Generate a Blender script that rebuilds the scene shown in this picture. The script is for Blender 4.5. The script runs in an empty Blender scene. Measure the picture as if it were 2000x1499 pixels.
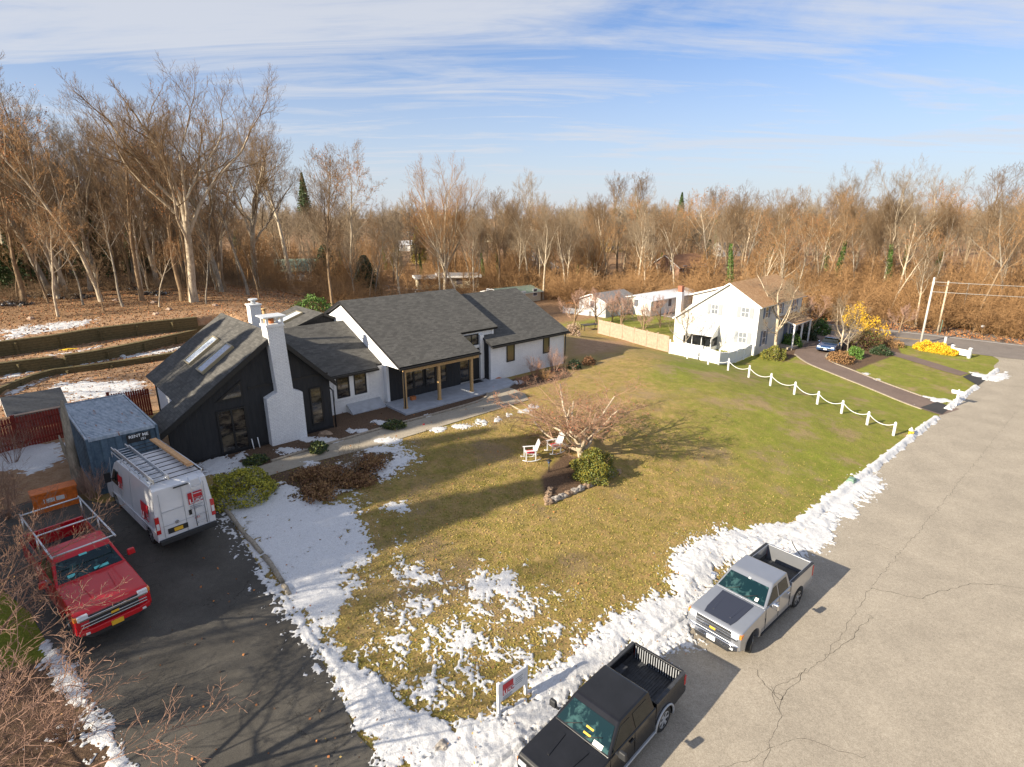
import bpy, bmesh, math, random
import numpy as np
from mathutils import Vector, Matrix
R=math.radians
sc=bpy.context.scene; COL=sc.collection
# ---------------------------------------------------------------- camera
CAMH=14.8; PITCH=16.65; F_PX=1111.0
cam=bpy.data.objects.new('camera',bpy.data.cameras.new('camera')); COL.objects.link(cam)
cam.location=(0,0,CAMH); cam.rotation_euler=(R(90-PITCH),0,0)
cam.data.sensor_width=36; cam.data.lens=36*F_PX/2000; cam.data.clip_start=.1; cam.data.clip_end=4000
sc.camera=cam
# ---------------------------------------------------------------- sky, sun, exposure
SUN_AZ=212.0; SUN_EL=24.5            # direction the sun stands in (from +X, counter-clockwise)
W=bpy.data.worlds.new('World'); sc.world=W; W.use_nodes=True
nt=W.node_tree; nt.nodes.clear(); N=nt.nodes.new; LK=nt.links.new
wo=N('ShaderNodeOutputWorld'); bg=N('ShaderNodeBackground'); bg.inputs[1].default_value=.08
sky=N('ShaderNodeTexSky'); sky.sky_type='NISHITA'; sky.sun_disc=False; sky.sun_elevation=R(SUN_EL)
sky.sun_rotation=R(90-SUN_AZ); sky.air_density=1.0; sky.dust_density=.4; sky.ozone_density=2.6; sky.altitude=50
tc=N('ShaderNodeTexCoord'); sp=N('ShaderNodeSeparateXYZ'); LK(tc.outputs['Generated'],sp.inputs[0])
def wm(op,a,b=None):
    n=N('ShaderNodeMath'); n.operation=op
    for i,x in enumerate((a,b)):
        if x is None: continue
        if isinstance(x,(int,float)): n.inputs[i].default_value=x
        else: LK(x,n.inputs[i])
    return n.outputs[0]
zz=wm('ADD',wm('MAXIMUM',sp.outputs[2],0.0),.09)
cx=wm('DIVIDE',sp.outputs[0],zz); cy=wm('DIVIDE',sp.outputs[1],zz)
cb=N('ShaderNodeCombineXYZ'); LK(cx,cb.inputs[0]); LK(cy,cb.inputs[1])
def wnoise(scale,rot,sx,sy,det,rough,loc=(0,0,0),dist=0):
    mp=N('ShaderNodeMapping'); mp.inputs['Rotation'].default_value=(0,0,R(rot)); mp.inputs['Scale'].default_value=(sx,sy,1); mp.inputs['Location'].default_value=loc
    LK(cb.outputs[0],mp.inputs[0]); n=N('ShaderNodeTexNoise'); n.inputs['Scale'].default_value=scale; n.inputs['Detail'].default_value=det; n.inputs['Roughness'].default_value=rough; n.inputs['Distortion'].default_value=dist
    LK(mp.outputs[0],n.inputs[0]); return n.outputs[0]
n1=wnoise(.55,-16,.6,1.5,7,.62,(3.1,1.7,0),1.1); n2=wnoise(1.5,-22,.42,2.1,8,.66,(7,2,0),1.6); n3=wnoise(.22,10,1,1,2,.5,(1.2,5.4,0))
cs=wm('ADD',wm('MULTIPLY',n1,.55),wm('ADD',wm('MULTIPLY',n2,.30),wm('MULTIPLY',n3,.35)))
cr=N('ShaderNodeMapRange'); cr.interpolation_type='SMOOTHSTEP'; cr.inputs[1].default_value=.42; cr.inputs[2].default_value=.70; LK(cs,cr.inputs[0])
lowh=N('ShaderNodeMapRange'); lowh.inputs[1].default_value=.0; lowh.inputs[2].default_value=.30; lowh.inputs[3].default_value=.88; lowh.inputs[4].default_value=0; LK(sp.outputs[2],lowh.inputs[0])
cf=wm('MAXIMUM',wm('MULTIPLY',cr.outputs[0],.86),lowh.outputs[0])
mx=N('ShaderNodeMix'); mx.data_type='RGBA'; LK(cf,mx.inputs[0]); tv=N('ShaderNodeVectorMath'); tv.operation='MULTIPLY'; tv.inputs[1].default_value=(.52,.70,.95); LK(sky.outputs[0],tv.inputs[0]); LK(tv.outputs[0],mx.inputs[6]); mx.inputs[7].default_value=(4.2,4.35,4.7,1)
LK(mx.outputs[2],bg.inputs[0]); LK(bg.outputs[0],wo.inputs[0])
sl=bpy.data.lights.new('sun','SUN'); sl.energy=5.0; sl.angle=R(.5); sl.color=(1,.88,.69)
so=bpy.data.objects.new('sun',sl); COL.objects.link(so)
sd=Vector((math.cos(R(SUN_AZ))*math.cos(R(SUN_EL)),math.sin(R(SUN_AZ))*math.cos(R(SUN_EL)),math.sin(R(SUN_EL))))
so.rotation_euler=sd.to_track_quat('Z','Y').to_euler(); so.location=(-30,-20,40)
sc.view_settings.view_transform='Standard'; sc.view_settings.look='None'; sc.view_settings.gamma=1; sc.view_settings.use_curve_mapping=False
sc.view_settings.exposure=1.1
sc.cycles.max_bounces=5; sc.cycles.diffuse_bounces=2; sc.cycles.glossy_bounces=3; sc.cycles.transparent_max_bounces=4
# ---------------------------------------------------------------- frames of reference
c_,s_=math.cos(R(PITCH)),math.sin(R(PITCH))
def ray(px,py):
    a=(px-1000)/F_PX; b=(749.5-py)/F_PX
    return np.array([a,c_+b*s_,-s_+b*c_])
def g(px,py,z=0.0):                      # point of a level plane seen at that place of the photo
    d=ray(px,py); t=(z-CAMH)/d[2]; return d[0]*t,d[1]*t
HS=R(41); US=(math.cos(HS),math.sin(HS)); NS=(-math.sin(HS),math.cos(HS)); KERB=9.5
HH=R(42.5); UH=(math.cos(HH),math.sin(HH)); VH=(-math.sin(HH),math.cos(HH)); HO=(4.232,45.256); HZ=3.0
def sd_(x,y): return x*US[0]+y*US[1], x*NS[0]+y*NS[1]-KERB
def sdxy(s,d): return s*US[0]+(d+KERB)*NS[0], s*US[1]+(d+KERB)*NS[1]
def hxy(u,v): return HO[0]+u*UH[0]+v*VH[0], HO[1]+u*UH[1]+v*VH[1]
def huv(x,y): return (x-HO[0])*UH[0]+(y-HO[1])*UH[1], (x-HO[0])*VH[0]+(y-HO[1])*VH[1]
def sm(x,a,b):
    t=np.clip((np.asarray(x,float)-a)/(b-a),0,1); return t*t*(3-2*t)
def wl(pts,z): 
    q=[huv(*g(px,py,z)) for px,py in pts]; q.sort(); return np.array(q)
WALL1=wl([(-60,800),(16,765),(60,747),(107,733),(187,724),(280,710),(355,697),(430,684)],3.0)
WALL2=wl([(-60,745),(0,734),(100,721),(187,708),(280,688),(390,662)],3.4)
WALL3=wl([(-60,706),(0,696),(100,683),(187,667),(300,652),(400,641),(445,634)],4.3)
def Zt(x,y):
    x=np.asarray(x,float); y=np.asarray(y,float)
    s,d=sd_(x,y); u,v=huv(x,y)
    A=3*(1-(1-np.clip(d/20,0,1))**1.6); z=A*(1-.8*sm(s,38,54))
    T=0
    for Wp,h in ((WALL1,.4),(WALL2,.85),(WALL3,1.1)):
        T=T+h*np.clip((v-np.interp(u,Wp[:,0],Wp[:,1])-.22)/.1,0,1)
    T=T+.5*sm(v,30,48); T2=2.4*sm(v,14,30)+.45*sm(v,30,48)
    m=sm(u,-17.5,-16.5); z=z+(T*(1-m)+T2*m)*(1-sm(u,-16,6))
    z=z*(1-.85*sm(u,-4,14)*sm(v,14,55)); z=z+(1.0-z)*sm(v,75,140)
    return z
def Z(x,y): return float(Zt(x,y))
def at(px,py,zadd=0.0):                  # point of the ground seen at that place of the photo
    d=ray(px,py); o=np.array([0,0,CAMH]); t=np.arange(6,420,.15)
    P=o+d*t[:,None]; k=np.where(P[:,2]<Zt(P[:,0],P[:,1])+zadd)[0]
    if len(k)==0: k=[len(t)-1]
    lo,hi=t[max(k[0]-1,0)],t[k[0]]
    for _ in range(14):
        m=(lo+hi)/2; p=o+d*m
        if p[2]<Z(p[0],p[1])+zadd: hi=m
        else: lo=m
    p=o+d*hi; return (float(p[0]),float(p[1]),Z(p[0],p[1]))
def hat(px,py,plane,val,z0=HZ):          # point of a vertical plane of the house frame
    d=ray(px,py)
    ax=np.array(UH if plane=='u' else VH); t=(val+np.array(HO)@ax)/(d[:2]@ax); p=d*t; a,b=huv(p[0],p[1]); return a,b,CAMH+p[2]-z0
# ---------------------------------------------------------------- noise (numpy)
def _h(ix,iy,seed):
    n=(ix.astype(np.int64)*374761393+iy.astype(np.int64)*668265263+seed*1442695041)&0x7fffffff
    n=((n^(n>>13))*1274126177)&0x7fffffff; return ((n^(n>>16))&0xffff)/65535.0
def vnoise(x,y,seed=0):
    ix=np.floor(x); iy=np.floor(y); fx=x-ix; fy=y-iy; fx=fx*fx*(3-2*fx); fy=fy*fy*(3-2*fy)
    a=_h(ix,iy,seed); b=_h(ix+1,iy,seed); c=_h(ix,iy+1,seed); d=_h(ix+1,iy+1,seed)
    return (a*(1-fx)+b*fx)*(1-fy)+(c*(1-fx)+d*fx)*fy
def fbm(x,y,scale=1,octv=4,seed=0,rough=.5):
    x=np.asarray(x,float)*scale; y=np.asarray(y,float)*scale; a=1;t=0;s=0
    for k in range(octv): s=s+a*vnoise(x*2**k+17*k,y*2**k-9*k,seed+k); t+=a; a*=rough
    return s/t
def inpoly(x,y,poly):
    r=np.zeros(np.shape(x),bool); n=len(poly)
    for i in range(n):
        x0,y0=poly[i][:2]; x1,y1=poly[(i+1)%n][:2]
        if y0==y1: continue
        c=((y0>y)!=(y1>y))&(x<(x1-x0)*(y-y0)/(y1-y0)+x0); r^=c
    return r
def dpoly(x,y,poly,closed=True):
    best=np.full(np.shape(x),1e9); n=len(poly)
    for i in range(n if closed else n-1):
        x0,y0=poly[i][:2]; x1,y1=poly[(i+1)%n][:2]; dx,dy=x1-x0,y1-y0
        t=np.clip(((x-x0)*dx+(y-y0)*dy)/(dx*dx+dy*dy+1e-9),0,1)
        best=np.minimum(best,np.hypot(x-x0-t*dx,y-y0-t*dy))
    return best
def spoly(x,y,poly):                      # signed: positive inside
    return np.where(inpoly(x,y,poly),1,-1)*dpoly(x,y,poly)
def px(*pts): return [at(a,b) for a,b in pts]
# ---------------------------------------------------------------- materials
MATS={}
def mat(name,col,rough=.8,metal=0,noise=None,bump=None,coat=0,spec=.5,**k):
    """noise=(scale,amount,detail) brightness mottling; bump=(scale,strength)"""
    if name in MATS: return MATS[name]
    m=bpy.data.materials.new(name); m.use_nodes=True; t=m.node_tree; b=t.nodes['Principled BSDF']
    b.inputs['Base Color'].default_value=(*col,1); b.inputs['Roughness'].default_value=rough; b.inputs['Metallic'].default_value=metal
    b.inputs['Coat Weight'].default_value=coat; b.inputs['Specular IOR Level'].default_value=spec
    if noise or bump:
        tcn=t.nodes.new('ShaderNodeTexCoord')
    if noise:
        n=t.nodes.new('ShaderNodeTexNoise'); n.inputs['Scale'].default_value=noise[0]; n.inputs['Detail'].default_value=noise[2] if len(noise)>2 else 5; n.inputs['Roughness'].default_value=.6
        t.links.new(tcn.outputs['Object'],n.inputs[0])
        r=t.nodes.new('ShaderNodeMapRange'); r.inputs[1].default_value=.3; r.inputs[2].default_value=.7; r.inputs[3].default_value=1-noise[1]; r.inputs[4].default_value=1+noise[1]
        t.links.new(n.outputs[0],r.inputs[0]); v=t.nodes.new('ShaderNodeVectorMath'); v.operation='SCALE'; v.inputs[0].default_value=col
        t.links.new(r.outputs[0],v.inputs['Scale']); t.links.new(v.outputs[0],b.inputs['Base Color'])
    if bump:
        n=t.nodes.new('ShaderNodeTexNoise'); n.inputs['Scale'].default_value=bump[0]; n.inputs['Detail'].default_value=4
        t.links.new(tcn.outputs['Object'],n.inputs[0]); bp=t.nodes.new('ShaderNodeBump'); bp.inputs['Strength'].default_value=bump[1]; bp.inputs['Distance'].default_value=.02
        t.links.new(n.outputs[0],bp.inputs['Height']); t.links.new(bp.outputs[0],b.inputs['Normal'])
    MATS[name]=m; return m
class NB:                                  # small node-building helper
    def __init__(s,name,rough=.85):
        s.m=bpy.data.materials.new(name); s.m.use_nodes=True; s.t=s.m.node_tree; s.b=s.t.nodes['Principled BSDF']; s.b.inputs['Roughness'].default_value=rough; s.b.inputs['Specular IOR Level'].default_value=.3; MATS[name]=s.m
        s.tc=s.n('ShaderNodeTexCoord')
    def n(s,k): return s.t.nodes.new(k)
    def set(s,sock,v):
        if isinstance(v,(int,float)): sock.default_value=v
        elif isinstance(v,(tuple,list)): sock.default_value=(*v,1) if len(v)==3 and sock.type=='RGBA' else v
        else: s.t.links.new(v,sock)
    def noise(s,scale,det=4,rough=.55,vec=None,sc=None,dist=0):
        q=s.n('ShaderNodeTexNoise'); q.inputs['Scale'].default_value=scale; q.inputs['Detail'].default_value=det; q.inputs['Roughness'].default_value=rough; q.inputs['Distortion'].default_value=dist
        v=vec or s.tc.outputs['Object']
        if sc:
            mp=s.n('ShaderNodeMapping'); mp.inputs['Scale'].default_value=sc[:3]
            if len(sc)>3: mp.inputs['Rotation'].default_value=(0,0,R(sc[3]))
            s.t.links.new(v,mp.inputs[0]); v=mp.outputs[0]
        s.t.links.new(v,q.inputs[0]); return q.outputs[0]
    def math(s,op,a,b=0,c=None):
        q=s.n('ShaderNodeMath'); q.operation=op; s.set(q.inputs[0],a); s.set(q.inputs[1],b)
        if c is not None: s.set(q.inputs[2],c)
        return q.outputs[0]
    def rng(s,v,a,b,c=0,d=1):
        q=s.n('ShaderNodeMapRange'); s.set(q.inputs[0],v)
        for i,x in enumerate((a,b,c,d)): s.set(q.inputs[i+1],x)
        return q.outputs[0]
    def mix(s,f,a,b):
        q=s.n('ShaderNodeMix'); q.data_type='RGBA'; s.set(q.inputs[0],f); s.set(q.inputs[6],a); s.set(q.inputs[7],b); return q.outputs[2]
    def attr(s,name):
        q=s.n('ShaderNodeAttribute'); q.attribute_name=name; return q.outputs['Fac']
    def out(s,col=None,bump=None,strength=.4,dist=.02):
        if col is not None: s.set(s.b.inputs['Base Color'],col)
        if bump is not None:
            q=s.n('ShaderNodeBump'); q.inputs['Strength'].default_value=strength; q.inputs['Distance'].default_value=dist; s.set(q.inputs['Height'],bump); s.t.links.new(q.outputs[0],s.b.inputs['Normal'])
        return s.m
# ---------------------------------------------------------------- mesh building
class MB:
    def __init__(s): s.v=[]; s.f=[]; s.mi=[]; s.mats=[]; s.sm=[]
    def m(s,mm):
        if mm not in s.mats: s.mats.append(mm)
        return s.mats.index(mm)
    def poly(s,pts,mm,smooth=False):
        k=len(s.v); s.v+= [tuple(p) for p in pts]; s.f.append(tuple(range(k,k+len(pts)))); s.mi.append(s.m(mm)); s.sm.append(smooth)
    def raw(s,vs,fs,mm,smooth=False):
        k=len(s.v); i=s.m(mm); s.v+=[tuple(p) for p in vs]
        for f in fs: s.f.append(tuple(a+k for a in f)); s.mi.append(i); s.sm.append(smooth)
    def box(s,x0,x1,y0,y1,z0,z1,mm,M=None,taper=None):
        P=[Vector((x,y,z)) for z in (z0,z1) for x,y in ((x0,y0),(x1,y0),(x1,y1),(x0,y1))]
        if taper:
            cx_,cy_=(x0+x1)/2,(y0+y1)/2
            for p in P[4:]: p.x=cx_+(p.x-cx_)*taper; p.y=cy_+(p.y-cy_)*taper
        if M: P=[M@p for p in P]
        s.raw(P,[(0,3,2,1),(4,5,6,7),(0,1,5,4),(1,2,6,5),(2,3,7,6),(3,0,4,7)],mm)
    def slab(s,pts,off,mm,mside=None):       # polygon extruded by vector off (pts = top, counter-clockwise seen from outside)
        a=[Vector(p) for p in pts]; o=Vector(off); b=[p+o for p in a]; n=len(a); k=len(s.v)
        s.v+=[tuple(p) for p in a+b]; i=s.m(mm); j=s.m(mside or mm)
        s.f.append(tuple(range(k,k+n))); s.mi.append(i); s.sm.append(False)
        s.f.append(tuple(reversed(range(k+n,k+2*n)))); s.mi.append(j); s.sm.append(False)
        for q in range(n):
            r=(q+1)%n; s.f.append((k+q,k+n+q,k+n+r,k+r)); s.mi.append(j); s.sm.append(False)
    def tube(s,path,rad,mm,n=8,cap=True,smooth=True):
        P=[Vector(p) for p in path]
        if not isinstance(rad,(list,tuple)): rad=[rad]*len(P)
        k0=len(s.v); i=s.m(mm); a=None
        for q,p in enumerate(P):
            d=(P[min(q+1,len(P)-1)]-P[max(q-1,0)]).normalized()
            if a is None: a=d.orthogonal().normalized()
            else:
                a=a-d*a.dot(d); a=a.normalized() if a.length>1e-6 else d.orthogonal().normalized()
            b=d.cross(a)
            for w in range(n):
                t=2*math.pi*w/n; s.v.append(tuple(p+(a*math.cos(t)+b*math.sin(t))*rad[q]))
        for q in range(len(P)-1):
            for w in range(n):
                w2=(w+1)%n; s.f.append((k0+q*n+w,k0+q*n+w2,k0+(q+1)*n+w2,k0+(q+1)*n+w)); s.mi.append(i); s.sm.append(smooth)
        if cap:
            s.f.append(tuple(reversed(range(k0,k0+n)))); s.mi.append(i); s.sm.append(False)
            e=k0+(len(P)-1)*n; s.f.append(tuple(range(e,e+n))); s.mi.append(i); s.sm.append(False)
    def build(s,name,parent=None,bevel=0,seg=2,link=True,ang=35):
        me=bpy.data.meshes.new(name); me.from_pydata(s.v,[],s.f); 
        for mm in s.mats: me.materials.append(MATS[mm] if isinstance(mm,str) else mm)
        me.polygons.foreach_set('material_index',s.mi); me.polygons.foreach_set('use_smooth',s.sm)
        if len(s.f)<30000 and any(getattr(MATS.get(q),'name','').startswith('uv_') for q in s.mats if isinstance(q,str)): boxuv(me)
        o=bpy.data.objects.new(name,me)
        if link: COL.objects.link(o)
        if parent: o.parent=parent
        if bevel:
            b=o.modifiers.new('bevel','BEVEL'); b.width=bevel; b.segments=seg; b.limit_method='ANGLE'; b.angle_limit=R(ang); b.harden_normals=False
            me.polygons.foreach_set('use_smooth',[True]*len(me.polygons)); 
            w=o.modifiers.new('wn','WEIGHTED_NORMAL'); w.keep_sharp=False; w.weight=80
        return o
def boxuv(me):
    uv=me.uv_layers.new(name='UVMap'); co=[v.co for v in me.vertices]; buf=[0.0]*(2*len(me.loops))
    for p in me.polygons:
        n=p.normal; t=Vector((0,0,1)).cross(n); t=t.normalized() if t.length>1e-3 else Vector((1,0,0)); b=n.cross(t)
        for li in p.loop_indices:
            c=co[me.loops[li].vertex_index]; buf[2*li]=c.dot(t); buf[2*li+1]=c.dot(b)
    uv.data.foreach_set('uv',buf)
def tag(o,label=None,cat=None,group=None,kind=None):
    if label: o['label']=label
    if cat: o['category']=cat
    if group: o['group']=group
    if kind: o['kind']=kind
    return o
def thing(name,label,cat,loc=(0,0,0),rz=0,group=None):
    o=bpy.data.objects.new(name,None); COL.objects.link(o); o.empty_display_size=.3; o.location=loc; o.rotation_euler=(0,0,rz); return tag(o,label,cat,group)
def copy_tree(o,parent=None):
    c=o.copy(); COL.objects.link(c); c.parent=parent
    for ch in [q for q in o.children]: copy_tree(ch,c)
    return c
def kids(o,*parts): 
    for p in parts: p.parent=o
def npmesh(name,V,Fq,mats,parent=None,smooth=True,attrs=None,mi=None,link=True):
    V=np.asarray(V,np.float32); Fq=np.asarray(Fq,np.int32); me=bpy.data.meshes.new(name); k=Fq.shape[1]
    me.vertices.add(len(V)); me.vertices.foreach_set('co',V.ravel()); me.loops.add(Fq.size); me.loops.foreach_set('vertex_index',Fq.ravel())
    me.polygons.add(len(Fq)); me.polygons.foreach_set('loop_start',np.arange(0,Fq.size,k,dtype=np.int32)); me.polygons.foreach_set('loop_total',np.full(len(Fq),k,np.int32))
    if mi is not None: me.polygons.foreach_set('material_index',np.asarray(mi,np.int32))
    me.polygons.foreach_set('use_smooth',np.full(len(Fq),smooth)); me.update(calc_edges=True)
    for mm in mats: me.materials.append(MATS[mm])
    for n_,a in (attrs or {}).items():
        at_=me.attributes.new(n_,'FLOAT','POINT'); at_.data.foreach_set('value',np.asarray(a,np.float32).ravel())
    o=bpy.data.objects.new(name,me)
    if link: COL.objects.link(o)
    if parent: o.parent=parent
    return o
def text_obj(name,body,size,mm,M,parent=None,extrude=.002,align='CENTER',bold=0):
    cu=bpy.data.curves.new(name,'FONT'); cu.body=body; cu.size=size; cu.align_x=align; cu.align_y='CENTER'; cu.extrude=extrude; cu.offset=bold; cu.resolution_u=2
    t=bpy.data.objects.new(name,cu); COL.objects.link(t); dg=bpy.context.evaluated_depsgraph_get(); me=bpy.data.meshes.new_from_object(t.evaluated_get(dg)); bpy.data.objects.remove(t)
    me.transform(M); me.materials.clear(); me.materials.append(MATS[mm]); o=bpy.data.objects.new(name,me); COL.objects.link(o); o.parent=parent; return o
# ================================================================ GROUND MATERIALS
def mat_ground():
    q=NB('ground_soil',.95)
    f1=q.noise(14,6,.7); f2=q.noise(2.2,5,.65); f3=q.noise(.35,4,.6); f4=q.noise(45,3,.7); f5=q.noise(6,5,.7,sc=(1,2.2,1,35))
    straw=q.mix(q.rng(f1,.3,.7),(.30,.19,.07),(.50,.345,.15)); green=q.mix(q.rng(f1,.3,.7),(.11,.145,.012),(.28,.295,.036))
    olive=q.mix(q.rng(f5,.3,.7),(.17,.14,.028),(.35,.285,.065))
    lawn=q.mix(q.rng(f2,.35,.65),straw,olive)
    gm=q.rng(q.math('ADD',q.math('MULTIPLY',q.attr('m_green'),1.0),q.math('SUBTRACT',q.math('ADD',q.math('MULTIPLY',f2,.7),q.math('MULTIPLY',f1,.5)),.6)),.25,.95)
    lawn=q.mix(gm,lawn,green)
    bare=q.rng(q.math('ADD',f3,q.math('MULTIPLY',f2,.5)),.78,.92); lawn=q.mix(q.math('MULTIPLY',bare,.75),lawn,(.33,.225,.13))
    red=q.rng(f4,.66,.74); lawn=q.mix(q.math('MULTIPLY',red,.4),lawn,(.24,.09,.03))
    dk=q.math('MULTIPLY',q.rng(f4,.25,.42,.55,1),q.rng(q.noise(.9,5,.7),.3,.7,.78,1.12)); v=q.n('ShaderNodeVectorMath'); v.operation='SCALE'; q.set(v.inputs[0],lawn); q.set(v.inputs['Scale'],dk); lawn=v.outputs[0]
    dirt=q.mix(q.rng(f2,.3,.7),(.30,.165,.085),(.46,.30,.18)); dirt=q.mix(q.rng(f1,.52,.7),dirt,(.17,.09,.045))
    lit=q.mix(q.rng(f1,.35,.65),(.21,.115,.055),(.37,.225,.12)); lit=q.mix(q.rng(f2,.5,.72),lit,(.11,.065,.035))
    mul=q.mix(q.rng(f1,.35,.65),(.06,.036,.022),(.19,.12,.075))
    def msk(name,soft=.16): return q.rng(q.math('ADD',q.attr(name),q.math('MULTIPLY',q.math('SUBTRACT',q.math('ADD',q.math('MULTIPLY',f1,.5),q.math('MULTIPLY',f2,.5)),.5),.9)),.5-soft,.5+soft)
    c=q.mix(msk('m_dirt',.25),lawn,dirt); c=q.mix(msk('m_litter',.2),c,lit); c=q.mix(msk('m_mulch'),c,mul)
    h=q.math('ADD',q.math('MULTIPLY',f4,.6),q.math('MULTIPLY',f1,1.0)); return q.out(c,h,.9,.06)
mat_ground()
def mat_asphalt(name,a,b,patch=.5,crack=True,grain=60,cs=.55,amt=1.0,gs=160):
    q=NB(name,.9); f1=q.noise(grain,3,.7); f2=q.noise(.5,4,.6); f3=q.noise(5,5,.7); 
    c=q.mix(q.rng(f1,.3,.7),a,b); v=q.n('ShaderNodeVectorMath'); v.operation='SCALE'; q.set(v.inputs[0],c)
    q.set(v.inputs['Scale'],q.math('MULTIPLY',q.rng(f2,.3,.7,1-.25*patch,1+.25*patch),q.rng(f3,.3,.7,.9,1.1))); c=v.outputs[0]
    gr=q.noise(gs,2,.8); c=q.mix(q.math('MULTIPLY',q.rng(gr,.60,.68),.5*amt),c,tuple(x*.35 for x in a)); c=q.mix(q.math('MULTIPLY',q.rng(gr,.40,.33),.35*amt),c,tuple(min(1,x*1.5) for x in b))
    if crack:
        w=q.noise(1.1,4,.6); mp=q.n('ShaderNodeVectorMath'); mp.operation='ADD'; q.set(mp.inputs[0],q.tc.outputs['Object']); cw=q.n('ShaderNodeCombineXYZ'); q.set(cw.inputs[0],q.math('MULTIPLY',w,2.2)); q.set(cw.inputs[1],q.math('MULTIPLY',q.noise(1.3,4,.6,sc=(1,1,1,50)),2.2)); q.set(mp.inputs[1],cw.outputs[0])
        vo=q.n('ShaderNodeTexVoronoi'); vo.feature='DISTANCE_TO_EDGE'; vo.inputs['Scale'].default_value=cs*.6; q.t.links.new(mp.outputs[0],vo.inputs[0])
        e=q.rng(vo.outputs['Distance'],.0,.0075,1,0); e=q.math('MULTIPLY',e,q.rng(q.noise(.22,2),.50,.58)); c=q.mix(q.math('MULTIPLY',e,.85),c,(.02,.018,.015))
    return q.out(c,q.math('ADD',f1,gr),.35,.01)
mat_asphalt('street_asphalt',(.25,.215,.17),(.40,.355,.29),crack=False,amt=1.9,grain=22,gs=48)
mat_asphalt('main_asphalt',(.15,.13,.115),(.24,.21,.19),crack=False)
mat_asphalt('drive_asphalt',(.042,.040,.037),(.115,.104,.088),patch=1.2,cs=.8,amt=.6)
mat_asphalt('neighbour_asphalt',(.14,.10,.085),(.20,.15,.125),crack=False,amt=.3)
mat_asphalt('fresh_asphalt',(.028,.028,.032),(.06,.058,.06),crack=False,amt=.3)
mat_asphalt('path_concrete',(.27,.235,.18),(.40,.35,.28),crack=False,grain=30,amt=.4)
mat('kerb_stone',(.33,.28,.22),.9,noise=(9,.35),bump=(20,.5)); mat('paint_white',(.75,.74,.7),.7,noise=(3,.15)); mat('paint_yellow',(.62,.36,.06),.7,noise=(3,.15))
def mat_snow():
    q=NB('snow',.55); f=q.noise(22,4,.7); f2=q.noise(3,5,.7); c=q.mix(q.rng(f,.3,.6),(.50,.50,.51),(.70,.70,.705)); c=q.mix(q.math('MULTIPLY',q.rng(q.noise(9,5,.75),.58,.72),.55),c,(.35,.29,.22)); q.b.inputs['Subsurface Weight'].default_value=0
    return q.out(c,q.math('ADD',f,q.math('MULTIPLY',f2,.6)),.55,.05)
mat_snow()
# ================================================================ TERRAIN SHEET
def axis(lo,hi,step,outer):
    a=list(np.arange(lo,hi+1e-6,step)); b=[];d=step;p=hi
    while p<outer: d=min(d*1.35,60); p+=d; b.append(p)
    c=[];d=step;p=lo
    while p>-outer: d=min(d*1.35,60); p-=d; c.append(p)
    return np.array(c[::-1]+a+b)
XS=axis(-52,66,.34,1500); YS=axis(3,100,.34,1500)
X,Y=np.meshgrid(XS,YS); ZZ=Zt(X,Y)
s_v,d_v=sd_(X,Y); u_v,v_v=huv(X,Y); rr=np.hypot(X,Y)
fb=fbm(X,Y,.12,4,3)
und=(fbm(X,Y,.5,3,8)-.5)*.10*sm(d_v,2,5)*(1-sm(rr,90,130)); offh=((u_v>-31)&(u_v<2)&(v_v>-8)&(v_v<14)); ZG=ZZ+np.where(offh|((s_v<14)&(d_v<24)),0,und*.0)-.0
LAWN_G=[((960,760),.2),((1160,700),.15),((1100,960),.25)]
mg=-.1+.92*sm(X,0,20)*sm(90-rr,20,45)+.25*(fb-.5); mg=np.where(s_v>44,.85,mg); mg=np.where((X<-12)&(d_v<14)&(s_v<3),1.1,mg)
pl=px((1310,660),(1240,700),(1150,745),(1105,760),(1105,640),(1170,640)); mg=mg-.7*np.clip(.6+spoly(X,Y,pl)/5,0,1)
pl=px((1420,720),(1300,700),(1230,735),(1330,765)); mg=mg+.45*np.clip(.3+spoly(X,Y,pl)/4,0,1)
md=np.zeros_like(X); ml=np.zeros_like(X); mm_=np.zeros_like(X)
def paint(a,pts,feather,val=1.0,world=False):
    P=pts if world else px(*pts); return np.maximum(a,val*np.clip(.5+spoly(X,Y,P)/feather,0,1))
md=paint(md,[hxy(-60,9),hxy(-14,9),hxy(-8,12.5),hxy(4,13),hxy(14,40),hxy(-14,44),hxy(-60,60)],2,1.,True)
md=paint(md,[(0,1010),(430,900),(330,850),(100,780),(-100,850)],1.5,.9)
md=paint(md,[(1105,660),(1250,652),(1215,690),(1105,700)],3,.75)
ml=paint(ml,[hxy(-80,42),hxy(-14,33),hxy(4,24),hxy(30,20),hxy(120,60),hxy(90,260),hxy(-160,260)],6,1.,True)
e150=(math.cos(R(-30)),math.sin(R(-30))); n150=(.5,.866)
nnv=X*n150[0]+Y*n150[1]; 
ml=np.maximum(ml,np.clip((nnv-86)/.6,0,1)*(X>30)); ml=np.where(rr>115,1,ml)
mg2=((s_v>48)&(nnv<78)&(d_v<40)); ml=np.where(mg2,0,ml)
mm_=paint(mm_,[(330,905),(430,935),(540,907),(680,862),(800,830),(952,780),(957,770),(990,757),(960,742),(780,790),(640,800),(500,850)],.35)
mm_=paint(mm_,[(415,950),(540,925),(700,880),(785,880),(770,930),(640,975),(540,990),(450,975)],.6)
mm_=paint(mm_,[(1063,985),(1160,952),(1180,905),(1100,885),(1055,930)],.6,.85)
mm_=paint(mm_,[(958,752),(1100,716),(1120,735),(1060,752),(995,770)],.5)
mm_=paint(mm_,[(1585,690),(1612,700),(1640,720),(1660,728),(1700,712),(1760,690),(1740,655),(1640,655)],.8)
mm_=paint(mm_,[(1475,690),(1530,708),(1565,690),(1590,660),(1500,660)],.8)
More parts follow.
